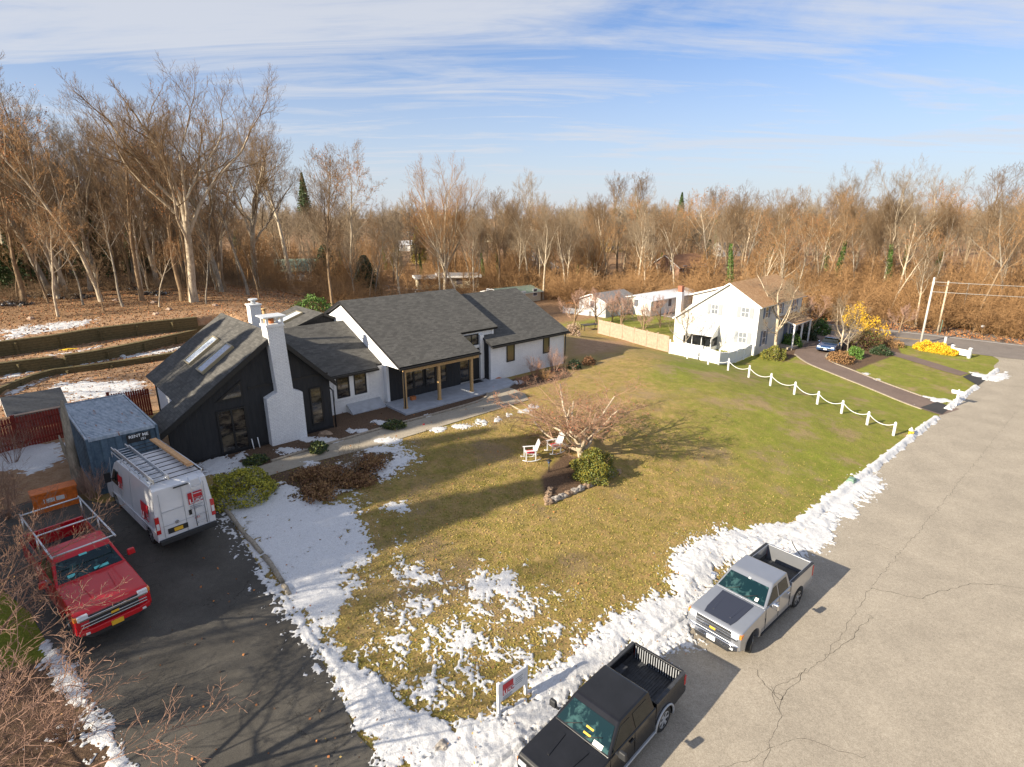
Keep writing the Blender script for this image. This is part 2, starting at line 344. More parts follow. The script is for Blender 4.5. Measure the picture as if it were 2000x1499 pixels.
mm_=paint(mm_,[(60,1290),(110,1270),(190,1400),(262,1499),(330,1640),(-400,1640),(-300,1380),(-100,1330)],.8,.8)
mg=np.clip(mg,0,1.2)
nx,ny=len(XS),len(YS); idx=np.arange(nx*ny).reshape(ny,nx)
Q=np.stack([idx[:-1,:-1],idx[:-1,1:],idx[1:,1:],idx[1:,:-1]],-1).reshape(-1,4)
ground=npmesh('ground',np.stack([X,Y,ZZ],-1).reshape(-1,3),Q,['ground_soil'],attrs=dict(m_green=mg,m_dirt=md,m_litter=ml,m_mulch=mm_))
tag(ground,kind='structure')
# ================================================================ SHEETS THAT FOLLOW THE GROUND
def sheet(name,poly,lift,mm,step=.5,kind='structure',zf=None,parent=None):
    bm=bmesh.new(); vs=[bm.verts.new((p[0],p[1],0)) for p in poly]; bm.faces.new(vs)
    bmesh.ops.triangulate(bm,faces=bm.faces[:])
    xs=[p[0] for p in poly]; ys=[p[1] for p in poly]
    for ax,lo,hi in ((0,min(xs),max(xs)),(1,min(ys),max(ys))):
        k=math.floor(lo/step)*step+step
        while k<hi:
            co=[0,0,0]; no=[0,0,0]; co[ax]=k; no[ax]=1
            bmesh.ops.bisect_plane(bm,geom=bm.verts[:]+bm.edges[:]+bm.faces[:],plane_co=co,plane_no=no,dist=1e-5); k+=step
    for v in bm.verts: v.co.z=(Z(v.co.x,v.co.y) if zf is None else zf(v.co.x,v.co.y))+lift
    bmesh.ops.recalc_face_normals(bm,faces=bm.faces[:])
    for f in bm.faces:
        if f.normal.z<0: f.normal_flip()
    me=bpy.data.meshes.new(name); bm.to_mesh(me); bm.free(); me.materials.append(MATS[mm]); o=bpy.data.objects.new(name,me); COL.objects.link(o)
    if parent: o.parent=parent
    if kind: tag(o,kind=kind)
    return o
def bez(pts,n=8):                          # smooth curve through points
    P=[np.array(p[:2],float) for p in pts]; out=[]
    for i in range(len(P)-1):
        a=P[max(i-1,0)];b=P[i];c=P[i+1];d=P[min(i+2,len(P)-1)]
        for k in range(n):
            t=k/n; out.append(tuple(.5*((2*b)+(-a+c)*t+(2*a-5*b+4*c-d)*t*t+(-a+3*b-3*c+d)*t**3)))
    out.append(tuple(P[-1])); return out
# street and the main road beyond it
jl=[at(1965,716),at(1950,704),at(1925,690),at(1880,676)]
street_poly=[sdxy(-60,0),sdxy(66,0),sdxy(71.5,.1)]+[p[:2] for p in bez([sdxy(72.6,.2),jl[1],jl[2]],5)]+[(43.5,70.2),(49,82),(130,40),sdxy(96,-14),sdxy(70,-13.5),sdxy(-60,-13.5)]
def flat(x,y): return max(Z(x,y),0)
street_near=[sdxy(-60,0),sdxy(20,0),sdxy(71.9,.1),jl[1][:2],jl[2][:2]]
def ne(t,o): return (e150[0]*t+n150[0]*o, e150[1]*t+n150[1]*o)   # main road frame
RC=bez([ne(-16,81.8),ne(-10,81.6),ne(0,81.55),ne(30,81.55),ne(110,81.55)],6); RC=bez([(5,215),(9,165),(13,130),(17,110)],5)[:-1]+bez([(17,110),ne(-20,85),ne(-6,81.7)],6)[:-1]+[ne(-6,81.55),ne(0,81.55),ne(30,81.55),ne(110,81.55)]
def strip(o0,o1,pts):
    P=[np.array(p,float) for p in pts]; A=[];B=[]
    for i,p in enumerate(P):
        d=P[min(i+1,len(P)-1)]-P[max(i-1,0)]; d/=np.linalg.norm(d); n=np.array((-d[1],d[0])); A.append(tuple(p+n*o0)); B.append(tuple(p+n*o1))
    return A+B[::-1]
main=sheet('main_road',strip(-4.3,4.5,RC),.03,'main_asphalt',2.)
t0=6.2
street=sheet('street',[sdxy(-60,-.02)]+[sdxy(s,-.02) for s in (0,30,60,70.5)]+bez([sdxy(71.2,0),sdxy(73.2,.5),at(1951,704),at(1930,693)],5)+[ne(2.5,77.3),ne(30,77.3),sdxy(74,-13.5),sdxy(-60,-13.5)],.022,'street_asphalt',1.)
for nm,a,b,mm in (('road_edge_line',85.55,85.7,'paint_white'),('road_edge_line',77.62,77.77,'paint_white'),('road_centre_line',81.35,81.47,'paint_yellow'),('road_centre_line',81.62,81.74,'paint_yellow')):
    k=[p for p in RC if p[0]*e150[0]+p[1]*e150[1]<(999 if a>82 else (1.1 if a<80 else 9.5))]
    if a<82 and a>80: k=k[:-1]+[ne(9.5,81.55)] if k[-1]!=ne(9.5,81.55) else k
    sheet(nm,strip(a-81.55,b-81.55,k),.038,mm,2.)
# kerb of low blocks along the lawn
rnd=random.Random(5); kb=MB(); s=-14.
while s<71:
    if not(-1.3<s<6.3) and not(50.3<s<54.0) and not(62.4<s<66.6):
        l=.24; a=sdxy(s,-.02);b=sdxy(s+l-.02,-.02);c=sdxy(s+l-.02,.13);d=sdxy(s,.13); h=.09+rnd.uniform(-.012,.012)
        kb.slab([(p[0],p[1],h) for p in (a,b,c,d)],(0,0,-.3),'kerb_stone')
    s+=.25
tag(kb.build('kerb'),kind='structure')
# drives, path
dr=[(735,1475),(700,1440),(640,1310),(575,1215),(520,1130),(470,1050),(440,1000),(400,965),(330,960),(200,985),(100,965),(0,1000),(-60,1100),(60,1200),(110,1290),(190,1400),(262,1499)]
DRIVE=[sdxy(6.3,.02),sdxy(5.6,.8)]+[p[:2] for p in px(*dr)]+[sdxy(.2,3),sdxy(-.3,1),sdxy(-1.2,.02)]
sheet('driveway',DRIVE,.035,'drive_asphalt',.4)
PATH=[p[:2] for p in px((440,932),(530,905),(620,877),(674,861),(760,836),(850,812),(910,795),(937,786),(949,779),(951,772),(947,767),(992,757),(1025,770),(1033,782),(985,797),(925,815),(809,850),(720,877),(620,902),(528,930),(450,952))]
sheet('garden_path',PATH,.035,'path_concrete',.4)
D1=px((1550,693),(1575,710),(1620,728),(1690,756),(1760,785),(1800,800),(1838,812),(1875,800),(1800,775),(1720,746),(1660,722),(1625,708),(1613,697),(1640,680),(1640,665),(1600,655),(1560,672))
sheet('neighbour_driveway',[p[:2] for p in D1],.03,'neighbour_asphalt',.5)
def clipd(P):
    out=[]
    for x,y in P:
        s_q,d_q=sd_(x,y); out.append(sdxy(float(s_q),max(float(d_q),-.12)))
    return out
sheet('driveway_apron',clipd([p[:2] for p in px((1797,797),(1845,812),(1885,801),(1830,786))]),.045,'fresh_asphalt',.5)
sheet('side_driveway',[p[:2] for p in px((1640,668),(1700,684),(1760,700),(1830,722),(1875,735),(1892,730),(1850,717),(1790,699),(1740,686),(1690,672),(1650,660))],.03,'neighbour_asphalt',.5)
sheet('side_driveway_apron',clipd([p[:2] for p in px((1880,737),(1925,757),(1945,745),(1897,730))]),.045,'fresh_asphalt',.5)
# pale edging stones along both sides of the neighbour's drive and the garden path
def edging(name,pts,w,h,mm):
    m=MB(); P=[np.array(p[:2]) for p in bez([q[:2] for q in pts],6)]
    for i in range(len(P)-1):
        a,b=P[i],P[i+1]; d=(b-a)/max(np.linalg.norm(b-a),1e-6); n_=np.array((-d[1],d[0]))*w/2
        q=[a-n_,b-n_,b+n_,a+n_]; m.slab([(p[0],p[1],Z(*p)+h) for p in q],(0,0,-.2),mm)
    return m.build(name)
tag(edging('drive_edging',px((1552,693),(1577,710),(1622,729),(1692,757),(1762,786),(1800,800)),.16,.06,'kerb_stone'),kind='structure')
tag(edging('drive_edging',px((1800,775),(1720,746),(1660,722),(1625,708),(1613,697),(1622,688)),.16,.08,'kerb_stone'),kind='structure')
tag(edging('path_edging',px((530,903),(620,875),(674,859),(760,834),(850,810),(910,793),(937,784),(949,777),(952,771),(944,767)),.14,.1,'kerb_stone'),kind='structure')

# long cracks in the street, as thin dark ribbons of filler
mat('crack_filler',(.035,.028,.02),.9)
def crack(pts,w=.018,seed=1,jit=.22):
    r=random.Random(seed); P=[]; Q0=[at(*q)[:2] for q in pts]
    for i in range(len(Q0)-1):
        a=np.array(Q0[i]);b=np.array(Q0[i+1]); L=np.linalg.norm(b-a); n=max(2,int(L/.10)); d=(b-a)/L; nn=np.array((-d[1],d[0])); 
        for k in range(n): P.append(a+(b-a)*k/n+nn*r.gauss(0,jit*.35))
    for _ in range(2):
        for i in range(2,len(P)-2): P[i]=(P[i-1]+P[i]*2+P[i+1])/4
    m=MB()
    for i in range(len(P)-1):
        a,b=P[i],P[i+1]; d=b-a; d/=np.linalg.norm(d)+1e-9; nn=np.array((-d[1],d[0]))*w*r.uniform(.5,1.4); m.poly([(a[0]-nn[0],a[1]-nn[1],.0262),(b[0]-nn[0],b[1]-nn[1],.0262),(b[0]+nn[0],b[1]+nn[1],.0262),(a[0]+nn[0],a[1]+nn[1],.0262)],'crack_filler')
    return m
CR=[([(1470,1540),(1500,1470),(1528,1400),(1505,1350),(1580,1310),(1612,1285),(1668,1200),(1700,1150),(1760,1080),(1840,985),(1905,905)],.0045,1),([(1505,1350),(1530,1360),(1525,1400)],.006,2),([(1612,1285),(1640,1270),(1700,1200)],.006,3),([(1230,1600),(1330,1520),(1450,1490),(1560,1440),(1700,1490)],.004,4),([(1580,1310),(1520,1370),(1490,1330),(1470,1300)],.007,5),([(1905,905),(1960,835),(1990,800)],.0045,6),([(1700,1150),(1790,1170),(1900,1140),(2010,1150)],.008,7),([(1760,1080),(1690,1060)],.007,8)]
allm=MB()
for p_,w_,s_k in CR:
    q_=crack(p_,w_,s_k); allm.raw(q_.v,q_.f,'crack_filler')
tag(allm.build('road_cracks'),kind='structure')
# ================================================================ MAIN HOUSE
def uvmat(name,base,fn,rough=.85):
    q=NB(name,rough); q.m.name='uv_'+name; MATS['uv_'+name]=q.m; MATS.pop(name,None); q.uv=q.tc.outputs['UV']; fn(q); return q.m
def shingles(c0,c1,c2,row=.14,wid=.3,mort=.004):
    def fn(q):
        br=q.n('ShaderNodeTexBrick'); br.inputs['Scale'].default_value=1; br.inputs['Brick Width'].default_value=wid; br.inputs['Row Height'].default_value=row; br.inputs['Mortar Size'].default_value=mort; br.inputs['Mortar Smooth'].default_value=.3; br.offset=.37
        br.inputs['Color1'].default_value=(*c0,1); br.inputs['Color2'].default_value=(*c1,1); br.inputs['Mortar'].default_value=(*c2,1); br.inputs['Bias'].default_value=0
        q.t.links.new(q.uv,br.inputs[0]); f=q.noise(30,4,.7); f2=q.noise(.8,3); v=q.n('ShaderNodeVectorMath'); v.operation='SCALE'; q.set(v.inputs[0],br.outputs[0]); q.set(v.inputs['Scale'],q.math('MULTIPLY',q.rng(f,.3,.7,.82,1.18),q.rng(f2,.3,.7,.95,1.05)))
        q.out(v.outputs[0],q.math('ADD',br.outputs['Fac'],q.math('MULTIPLY',f,-.5)),-.35,.02)
    return fn
uvmat('shingle',None,shingles((.068,.066,.062),(.108,.104,.097),(.03,.03,.03)),.95)
uvmat('shingle_tan',None,shingles((.38,.22,.11),(.50,.31,.17),(.2,.12,.06)),.95)
uvmat('painted_brick',None,shingles((.80,.80,.80),(.74,.74,.75),(.52,.52,.54),.075,.21,.008),.8)
def bb(c,cd,w=.28):
    def fn(q):
        sp=q.n('ShaderNodeSeparateXYZ'); q.t.links.new(q.uv,sp.inputs[0]); fr=q.math('FRACT',q.math('DIVIDE',sp.outputs[0],w)); ba=q.math('LESS_THAN',fr,.2)
        f=q.noise(7,5,.7,sc=(1,1,.15)); c2=q.mix(q.rng(f,.3,.7),c,cd); q.out(c2,ba,.9,.03)
    return fn
uvmat('board_black',None,bb((.020,.021,.024),(.034,.034,.036)),.65)
uvmat('board_white',None,bb((.74,.74,.75),(.80,.80,.81)),.75)
def lap(c,cd,h=.16):
    def fn(q):
        sp=q.n('ShaderNodeSeparateXYZ'); q.t.links.new(q.uv,sp.inputs[0]); fr=q.math('FRACT',q.math('DIVIDE',sp.outputs[1],h)); f=q.noise(2,4)
        c2=q.mix(q.rng(f,.3,.7),c,cd); c2=q.mix(q.math('MULTIPLY',q.math('LESS_THAN',fr,.10),.45),c2,tuple(x*.55 for x in c)); q.out(c2,q.math('MULTIPLY',fr,-1),.6,.02)
    return fn
uvmat('lap_white',None,lap((.58,.57,.54),(.64,.63,.60)),.6)
mat('brick_white_plain',(.78,.78,.79),.8); mat('trim_black',(.012,.012,.014),.5); mat('trim_white',(.80,.80,.80),.55); mat('cedar',(.44,.28,.125),.6,noise=(12,.25)); mat('glass_dark',(.018,.020,.024),.04,spec=.9)
mat('metal_white',(.75,.78,.82),.35,metal=.3); mat('metal_dark',(.05,.05,.055),.4,metal=.6); mat('concrete_slab',(.36,.38,.42),.85,noise=(2.5,.16)); mat('curtain',(.55,.47,.30),.9); mat('terracotta',(.45,.15,.05),.8); mat('grey_metal',(.42,.44,.47),.5,metal=.3); mat('skylight_sky_tint',(.52,.60,.72),.08,noise=(9,.25),spec=1.0,metal=0)  # skylight pane: mottled pale blue base stands in for reflected sky
house=thing('ranch_house','long white brick and black board house with dark shingle roofs and a cedar porch','house',(HO[0],HO[1],HZ),HH)
FB=-1.2
def wallpoly(name,plane,val,pts,mm,thick=.2,inward=1):
    """wall slab; pts (a,w) in the plane u=val or v=val; thickness goes inward"""
    m=MB()
    if plane=='v': P=[(a,val,w) for a,w in pts]; off=(0,thick*inward,0)
    else: P=[(val,a,w) for a,w in pts]; off=(thick*inward,0,0)
    m.slab(P,off,mm); 
    o=m.build(name,house); bm=bmesh.new(); bm.from_mesh(o.data); bmesh.ops.recalc_face_normals(bm,faces=bm.faces[:]); bm.to_mesh(o.data); bm.free()
    uvl=o.data.uv_layers.active
    if uvl: o.data.uv_layers.remove(uvl); boxuv(o.data)
    return o
def roofplane(name,pts,th=.16,mm='uv_shingle',ms='trim_black',parent=None):
    P=[Vector(p) for p in pts]; n=(P[1]-P[0]).cross(P[2]-P[0]).normalized()
    if n.z<0: P=P[::-1]; n=-n
    m=MB(); m.slab(P,-n*th,mm,ms); return m.build(name,parent or house)
# -- right block
rz=lambda v:5.6-.455*abs(6-v)
wallpoly('front_wall','v',0,[(-7.84,FB),(0,FB),(0,2.78),(-7.84,2.78)],'uv_painted_brick')
wallpoly('side_wall','u',0,[(.2,FB),(12,FB),(12,2.72),(6,5.42),(.2,2.8)],'uv_painted_brick',-.2)
wallpoly('return_wall','u',-7.84,[(.2,FB),(1.0,FB),(1.0,3.1),(.2,2.75)],'uv_board_black',.2)
roofplane('roof',[(-7.95,-.3,rz(-.3)),(.25,-.3,rz(-.3)),(.25,6,5.6),(-7.95,6,5.6)]); roofplane('roof',[(.25,6,5.6),(.25,12.3,rz(12.3)),(-7.95,12.3,rz(12.3)),(-7.95,6,5.6)])
# -- middle block with the porch
mz=lambda v:6.1-.438*abs(6-v)
roofplane('roof',[(-6.45,6,6.1),(-16.25,6,6.1),(-16.25,-1.4,mz(-1.4)),(-9.95,-1.4,mz(-1.4)),(-9.95,.75,mz(.75)),(-6.45,.75,mz(.75))],.18)
roofplane('roof',[(-16.25,6,6.1),(-6.45,6,6.1),(-6.45,12.6,mz(12.6)),(-16.25,12.6,mz(12.6))],.18)
wallpoly('gable_wall','u',-16.05,[(-1.25,2.62),(.62,2.58),(.62,FB),(12.2,FB),(12.2,3.1),(6,5.85),(-1.25,mz(-1.25)-.22)],'brick_white_plain',.2)
wallpoly('gable_wall','u',-6.75,[(.9,2.3),(12.2,2.3),(12.2,3.1),(6,5.85),(.9,mz(.9)-.22)],'uv_painted_brick',-.2)
wallpoly('porch_wall','v',.6,[(-15.85,FB),(-10.15,FB),(-10.15,3.5),(-15.85,3.5)],'uv_board_black')
wallpoly('entry_wall','v',.95,[(-10.15,FB),(-6.9,FB),(-6.9,3.66),(-10.15,3.66)],'uv_painted_brick')
m=MB(); m.box(-15.95,-9.98,-1.32,-1.18,2.42,2.62,'cedar'); m.build('porch_beam',house,.01)
for u_ in (-15.87,-13.3,-10.62):
    m=MB(); m.box(u_-.09,u_+.09,-1.34,-1.16,.1,2.42,'cedar'); m.box(u_-.12,u_+.12,-1.37,-1.13,.1,.2,'cedar'); m.build('porch_post',house,.01)
m=MB(); m.box(-16.4,-7.85,-2.05,.6,-.4,.13,'concrete_slab'); m.slab([(-7.85,-2.0,.13),(-6.9,-1.6,.13),(-6.6,-.5,.13),(-7.2,.0,.13),(-7.85,0,.13)],(0,0,-.5),'concrete_slab'); m.build('porch_slab',house,.02)
# -- low white link with twin windows
lz=lambda v:4.74-.425*abs(6-v)
wallpoly('front_wall','v',.95,[(-20.3,FB),(-16.06,FB),(-16.06,2.5),(-20.3,2.5)],'uv_painted_brick')
roofplane('roof',[(-22.6,6,4.74),(-22.6,3.2,lz(3.2)),(-20.15,.72,lz(.72)),(-16.5,.72,lz(.72)),(-16.5,1.05,lz(1.05)),(-16.06,1.05,lz(1.05)),(-16.06,6,4.74)],.16)
roofplane('roof',[(-16.06,6,4.74),(-16.06,12,lz(12)),(-22.6,12,lz(12)),(-22.6,6,4.74)],.16)
# -- black gabled wing
WV=-.95; APU=-23.4; APW=5.95
lw=lambda u:APW-.70*(APU-u) if u<APU else APW-1.02*(u-APU)
wallpoly('wing_wall','v',WV,[(-28.7,FB),(-20.55,FB),(-20.55,lw(-20.55)-.12),(APU,APW-.2),(-28.7,lw(-28.7)-.12)],'uv_board_black')
wallpoly('wing_side_wall','u',-20.55,[(WV+.2,FB),(1.2,FB),(1.2,2.9),(WV+.2,2.9)],'uv_board_black',-.2)
wallpoly('wing_rear_wall','v',7.0,[(-27.6,FB),(-20.6,FB),(-20.6,2.9),(APU,APW-.2),(-27.6,2.8)],'uv_board_black',-.2)
wallpoly('wing_side_wall','u',-27.55,[(WV+.2,FB),(7,FB),(7,2.7),(WV+.2,2.7)],'uv_board_white',.2)
V0=WV-.35
roofplane('roof',[(APU,V0,APW),(APU,7.2,APW),(-27.95,7.2,lw(-27.95)),(-27.95,1.15,lw(-27.95)),(-29.1,1.15,lw(-29.1)),(-29.1,V0,lw(-29.1))],.16)
roofplane('roof',[(APU,V0,APW),(-20.35,V0,lw(-20.35)),(-20.35,1.0,lw(-20.35)),(-20.35,7.2,lw(-20.35)),(APU,7.2,APW)],.16)
m=MB()
for (a,b) in (((-29.12,lw(-29.12)),(APU,APW)),((APU,APW),(-20.33,lw(-20.33)))):
    m.slab([(a[0],V0-.03,a[1]-.02),(b[0],V0-.03,b[1]-.02),(b[0],V0-.03,b[1]-.30),(a[0],V0-.03,a[1]-.30)],(0,.06,0),'trim_black')
m.box(-28.72,-20.53,WV-.03,WV,-.2,.12,'trim_black'); m.box(-24.9,-20.6,WV-.025,WV,3.2,3.3,'trim_black'); m.build('verge_board',house)
# -- windows
def window(u0,u1,w0,w1,v,name='window',frame='trim_black',glass='glass_dark',fr=.07,mull=0,parent=None,bars=(),curtain=False,depth=.06,top=None):
    m=MB(); y0,y1=v-depth,v+.02
    m.box(u0,u0+fr,y0,y1,w0,w1,frame); m.box(u1-fr,u1,y0,y1,w0,w1,frame); m.box(u0+fr,u1-fr,y0,y1,w0,w0+fr,frame); m.box(u0+fr,u1-fr,y0,y1,w1-fr,w1,frame)
    for k in range(mull): 
        x=u0+(u1-u0)*(k+1)/(mull+1); m.box(x-fr/2,x+fr/2,y0+.004,y1,w0+fr,w1-fr,frame)
    for b in bars: m.box(u0+fr,u1-fr,y0+.008,y1,w0+(w1-w0)*b-.02,w0+(w1-w0)*b+.02,frame)
    o=m.build(name,parent or house)
    p=MB(); p.box(u0+fr,u1-fr,v-.02,v-.01,w0+fr,w1-fr,glass); p.build('pane',o)
    if curtain:
        c=MB(); x=u0+fr+.02
        while x<u1-fr-.05: c.box(x,x+.05,v-.012,v-.009,w0+fr,w1-fr,'curtain'); x+=.09
    return o
mat('blind',(.42,.33,.19),.5,noise=(30,.2)); mat('interior_warm',(.35,.26,.15),.6)
window(-6.28,-5.52,1.2,2.62,0,glass='pane_blind') if False else None
q=NB('pane_blind',.08); q.b.inputs['Specular IOR Level'].default_value=.8; w_=q.n('ShaderNodeTexWave'); w_.inputs['Scale'].default_value=5; w_.bands_direction='X'; q.t.links.new(q.tc.outputs['Object'],w_.inputs[0]); q.out(q.mix(w_.outputs[0],(.20,.15,.075),(.07,.055,.035)))
q=NB('pane_dim',.06); q.b.inputs['Specular IOR Level'].default_value=.9; q.out(q.mix(q.rng(q.noise(1.3,3,.6,sc=(1,1,2.5)),.42,.62),(.012,.012,.014),(.13,.105,.075)))
window(-6.3,-5.5,1.2,2.6,0,glass='pane_blind'); window(-2.45,-1.75,1.22,2.52,0,glass='pane_blind')
for a in (-19.3,-18.15): window(a,a+.85,.98,2.34,.95,glass='pane_dim')
m=MB(); 
for a,b,c,d in ((-19.46,-19.3,.84,2.48),(-18.45,-18.15,.84,2.48),(-17.3,-17.14,.84,2.48),(-19.3,-18.45,.84,.98),(-18.15,-17.3,.84,.98),(-19.3,-18.45,2.34,2.48),(-18.15,-17.3,2.34,2.48)): m.box(a,b,.91,.95,c,d,'trim_white')
m.build('window_trim',house)
window(-14.75,-14.05,.6,2.15,.6,glass='pane_dim'); window(-14.05,-13.25,.6,2.15,.6,glass='pane_dim'); window(-13.12,-12.3,.6,2.15,.6,glass='pane_dim'); window(-12.1,-11.35,.6,2.15,.6,glass='pane_dim')
window(-26.55,-25.15,.1,2.38,WV,name='patio_door',mull=1,glass='pane_dim',fr=.09)
window(-21.75,-21.05,.45,2.6,WV,glass='pane_dim')
m=MB(); T=[(-26.5,2.85),(-25.2,2.85),(-25.2,3.75)]; m.slab([(a,WV-.06,b) for a,b in T],(0,.08,0),'trim_black'); tw=m.build('gable_window',house)
m=MB(); m.poly([(-26.2,WV-.065,2.93),(-25.28,WV-.065,2.93),(-25.28,WV-.065,3.57)],'teal_pane' if 'teal_pane' in MATS else 'glass_dark'); m.build('pane',tw)
# front door group
d_=MB(); d_.box(-10.1,-8.2,.87,.95,.13,2.45,'trim_black'); door=d_.build('front_door',house)
p=MB(); p.box(-10.0,-9.25,.85,.87,.3,2.3,'pane_dim'); p.build('pane',door); p=MB(); p.box(-9.12,-8.3,.84,.87,.2,2.35,'trim_black'); p.build('door_leaf',door); p=MB(); p.tube([(-9.05,.8,1.0),(-9.05,.8,1.5)],.015,'grey_metal'); p.build('door_handle',door)
window(-10.1,-8.2,2.7,3.5,.95,name='transom_window',mull=2,glass='pane_dim')
m=MB(); m.box(-8.2,-7.86,.7,.95,.13,3.4,'trim_white'); m.box(-10.14,-8.2,.86,.95,2.47,2.68,'trim_white'); m.build('door_trim',house)
# -- chimneys
m=MB(); cv=-1.42; prof=[(-24.2,FB),(-22.3,FB),(-22.3,2.62),(-22.78,2.86),(-22.92,6.3),(-23.75,6.3),(-23.62,2.86),(-24.2,2.62)]
m.slab([(a,cv,b) for a,b in prof],(0,.78,0),'uv_painted_brick'); ch=m.build('chimney',house)
bm=bmesh.new(); bm.from_mesh(ch.data); bmesh.ops.recalc_face_normals(bm,faces=bm.faces[:]); bm.to_mesh(ch.data); bm.free(); ch.data.uv_layers.remove(ch.data.uv_layers[0]); boxuv(ch.data)
m=MB(); m.box(-23.8,-22.87,cv-.05,cv+.83,6.3,6.42,'trim_white')
for a in (-23.75,-22.99):
    for b in (cv,cv+.7): m.box(a,a+.1,b,b+.1,6.42,6.78,'trim_white')
m.box(-23.92,-22.75,cv-.15,cv+.93,6.78,6.84,'metal_white'); m.tube([(-23.35,cv+.4,6.4),(-23.35,cv+.4,6.7)],.14,'terracotta'); m.build('chimney_cap',ch)
m=MB(); m.box(-22.72,-22.12,3.9,4.5,3.4,6.66,'uv_painted_brick'); c2=m.build('chimney',house); m=MB(); m.box(-22.78,-22.06,3.84,4.56,6.66,6.74,'trim_white'); m.tube([(-22.42,4.2,6.74),(-22.42,4.2,6.95)],.13,'grey_metal',10); m.tube([(-22.42,4.2,6.95),(-22.42,4.2,7.03)],.26,'metal_white',12); m.build('chimney_cap',c2)
m=MB(); m.tube([(-21.6,5.0,4.2),(-21.6,5.0,6.2)],.1,'brass_pipe' if 'brass_pipe' in MATS else 'cedar',8); m.tube([(-21.6,5.0,6.2),(-21.6,5.0,6.3)],.17,'cedar',8); m.build('flue_pipe',house)
# -- rear block with its own skylight
ru=-16.9
roofplane('roof',[(ru,7.2,5.2),(ru,11.8,5.2),(-20.6,11.8,3.9),(-20.6,7.2,3.9)],.16); roofplane('roof',[(ru,7.2,5.2),(-14.5,7.2,4.1),(-14.5,11.8,4.1),(ru,11.8,5.2)],.16)
wallpoly('rear_wall','v',7.4,[(-20.4,2.5),(-14.8,2.5),(-14.8,4.1),(ru,5.0),(-20.4,3.8)],'uv_board_black',.2); wallpoly('rear_wall','v',11.6,[(-20.4,FB),(-14.8,FB),(-14.8,4.1),(ru,5.0),(-20.4,3.8)],'uv_board_black',-.2)
def skylight(c,nrm,along,L,Wd):
    """c centre on the roof, along = slope direction"""
    n=Vector(nrm).normalized(); a=Vector(along).normalized(); b=n.cross(a); M=Matrix.Translation(Vector(c))@Matrix((a,b,n)).transposed().to_4x4()
    m=MB(); 
    for x0,x1,y0,y1 in ((-L/2,L/2,-Wd/2,-Wd/2+.07),(-L/2,L/2,Wd/2-.07,Wd/2),(-L/2,-L/2+.07,-Wd/2+.07,Wd/2-.07),(L/2-.07,L/2,-Wd/2+.07,Wd/2-.07)): m.box(x0,x1,y0,y1,-.02,.16,'skylight_frame',M)
    o=m.build('skylight',house); p=MB(); p.box(-L/2+.07,L/2-.07,-Wd/2+.07,Wd/2-.07,.0,.11,'skylight_sky_tint',M); p.build('pane',o)
mat('skylight_frame',(.42,.36,.24),.4,metal=.4)
al=Vector((-1,0,-.70)).normalized(); nl=Vector((-.70,0,1)).normalized()
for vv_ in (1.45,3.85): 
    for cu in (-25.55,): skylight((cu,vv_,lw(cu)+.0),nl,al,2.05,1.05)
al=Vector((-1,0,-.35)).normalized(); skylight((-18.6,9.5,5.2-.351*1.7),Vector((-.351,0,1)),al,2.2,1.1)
# -- gutters and pipes
m=MB(); m.box(-16.3,-9.95,-1.52,-1.42,mz(-1.4)-.2,mz(-1.4)-.08,'trim_black'); m.tube([(-16.0,-1.44,2.6),(-16.0,-1.44,.2)],.04,'trim_black',6); m.build('gutter',house)
m=MB(); m.box(-7.95,.25,-.42,-.32,rz(-.3)-.2,rz(-.3)-.08,'trim_black'); m.tube([(.05,-.1,2.6),(.05,-.06,-.9)],.045,'trim_black',6); m.build('gutter',house)
m=MB(); m.box(-20.15,-16.5,.6,.72,lz(.72)-.16,lz(.72)-.04,'trim_black'); m.tube([(-20.35,.55,2.45),(-20.42,-.6,2.3),(-20.42,-1.02,2.2),(-20.42,-1.02,.0)],.04,'trim_black',6); m.build('gutter',house)
m=MB()
for u_ in (-25.05,-24.75): m.tube([(u_,WV-.2,-.1),(u_-.02,WV-.06,.55)],.025,'trim_white',6)
m.build('vent_pipe',house)
# sloping cellar cover against the white link
m=MB(); m.slab([(-18.75,.15,.05),(-16.45,.15,.05),(-16.45,.93,.5),(-18.75,.93,.5)],(0,0,-.06),'concrete_slab'); m.slab([(-18.75,.15,.02),(-18.75,.93,.46),(-18.75,.93,-.6),(-18.75,.15,-.6)],(.08,0,0),'trim_white'); m.slab([(-16.45,.15,.02),(-16.45,.15,-.6),(-16.45,.93,-.6),(-16.45,.93,.46)],(-.08,0,0),'trim_white'); m.box(-18.67,-16.53,.15,.2,-.6,.02,'trim_white'); m.build('cellar_hatch',house)
# things on the porch
def at_h(u,v,w=0): x,y=hxy(u,v); return (x,y,HZ+w)
m=MB(); m.box(-.17,.17,-.13,.13,0,.2,'terracotta'); m.box(-.19,.19,-.15,.15,.17,.23,'terracotta'); o=m.build('flower_box',bevel=.02); o.location=at_h(-14.6,-.1,.13); o.rotation_euler[2]=HH; tag(o,'small terracotta coloured box standing on the porch under the windows','flower box')
m=MB(); m.box(-.45,.45,-.3,.3,0,.02,'mat_fibre' if 'mat_fibre' in MATS else 'mulch_brown' if 'mulch_brown' in MATS else 'trim_black'); o=m.build('doormat'); o.location=at_h(-8.9,.35,.13); o.rotation_euler[2]=HH; tag(o,'dark doormat on the porch slab before the front door','doormat')
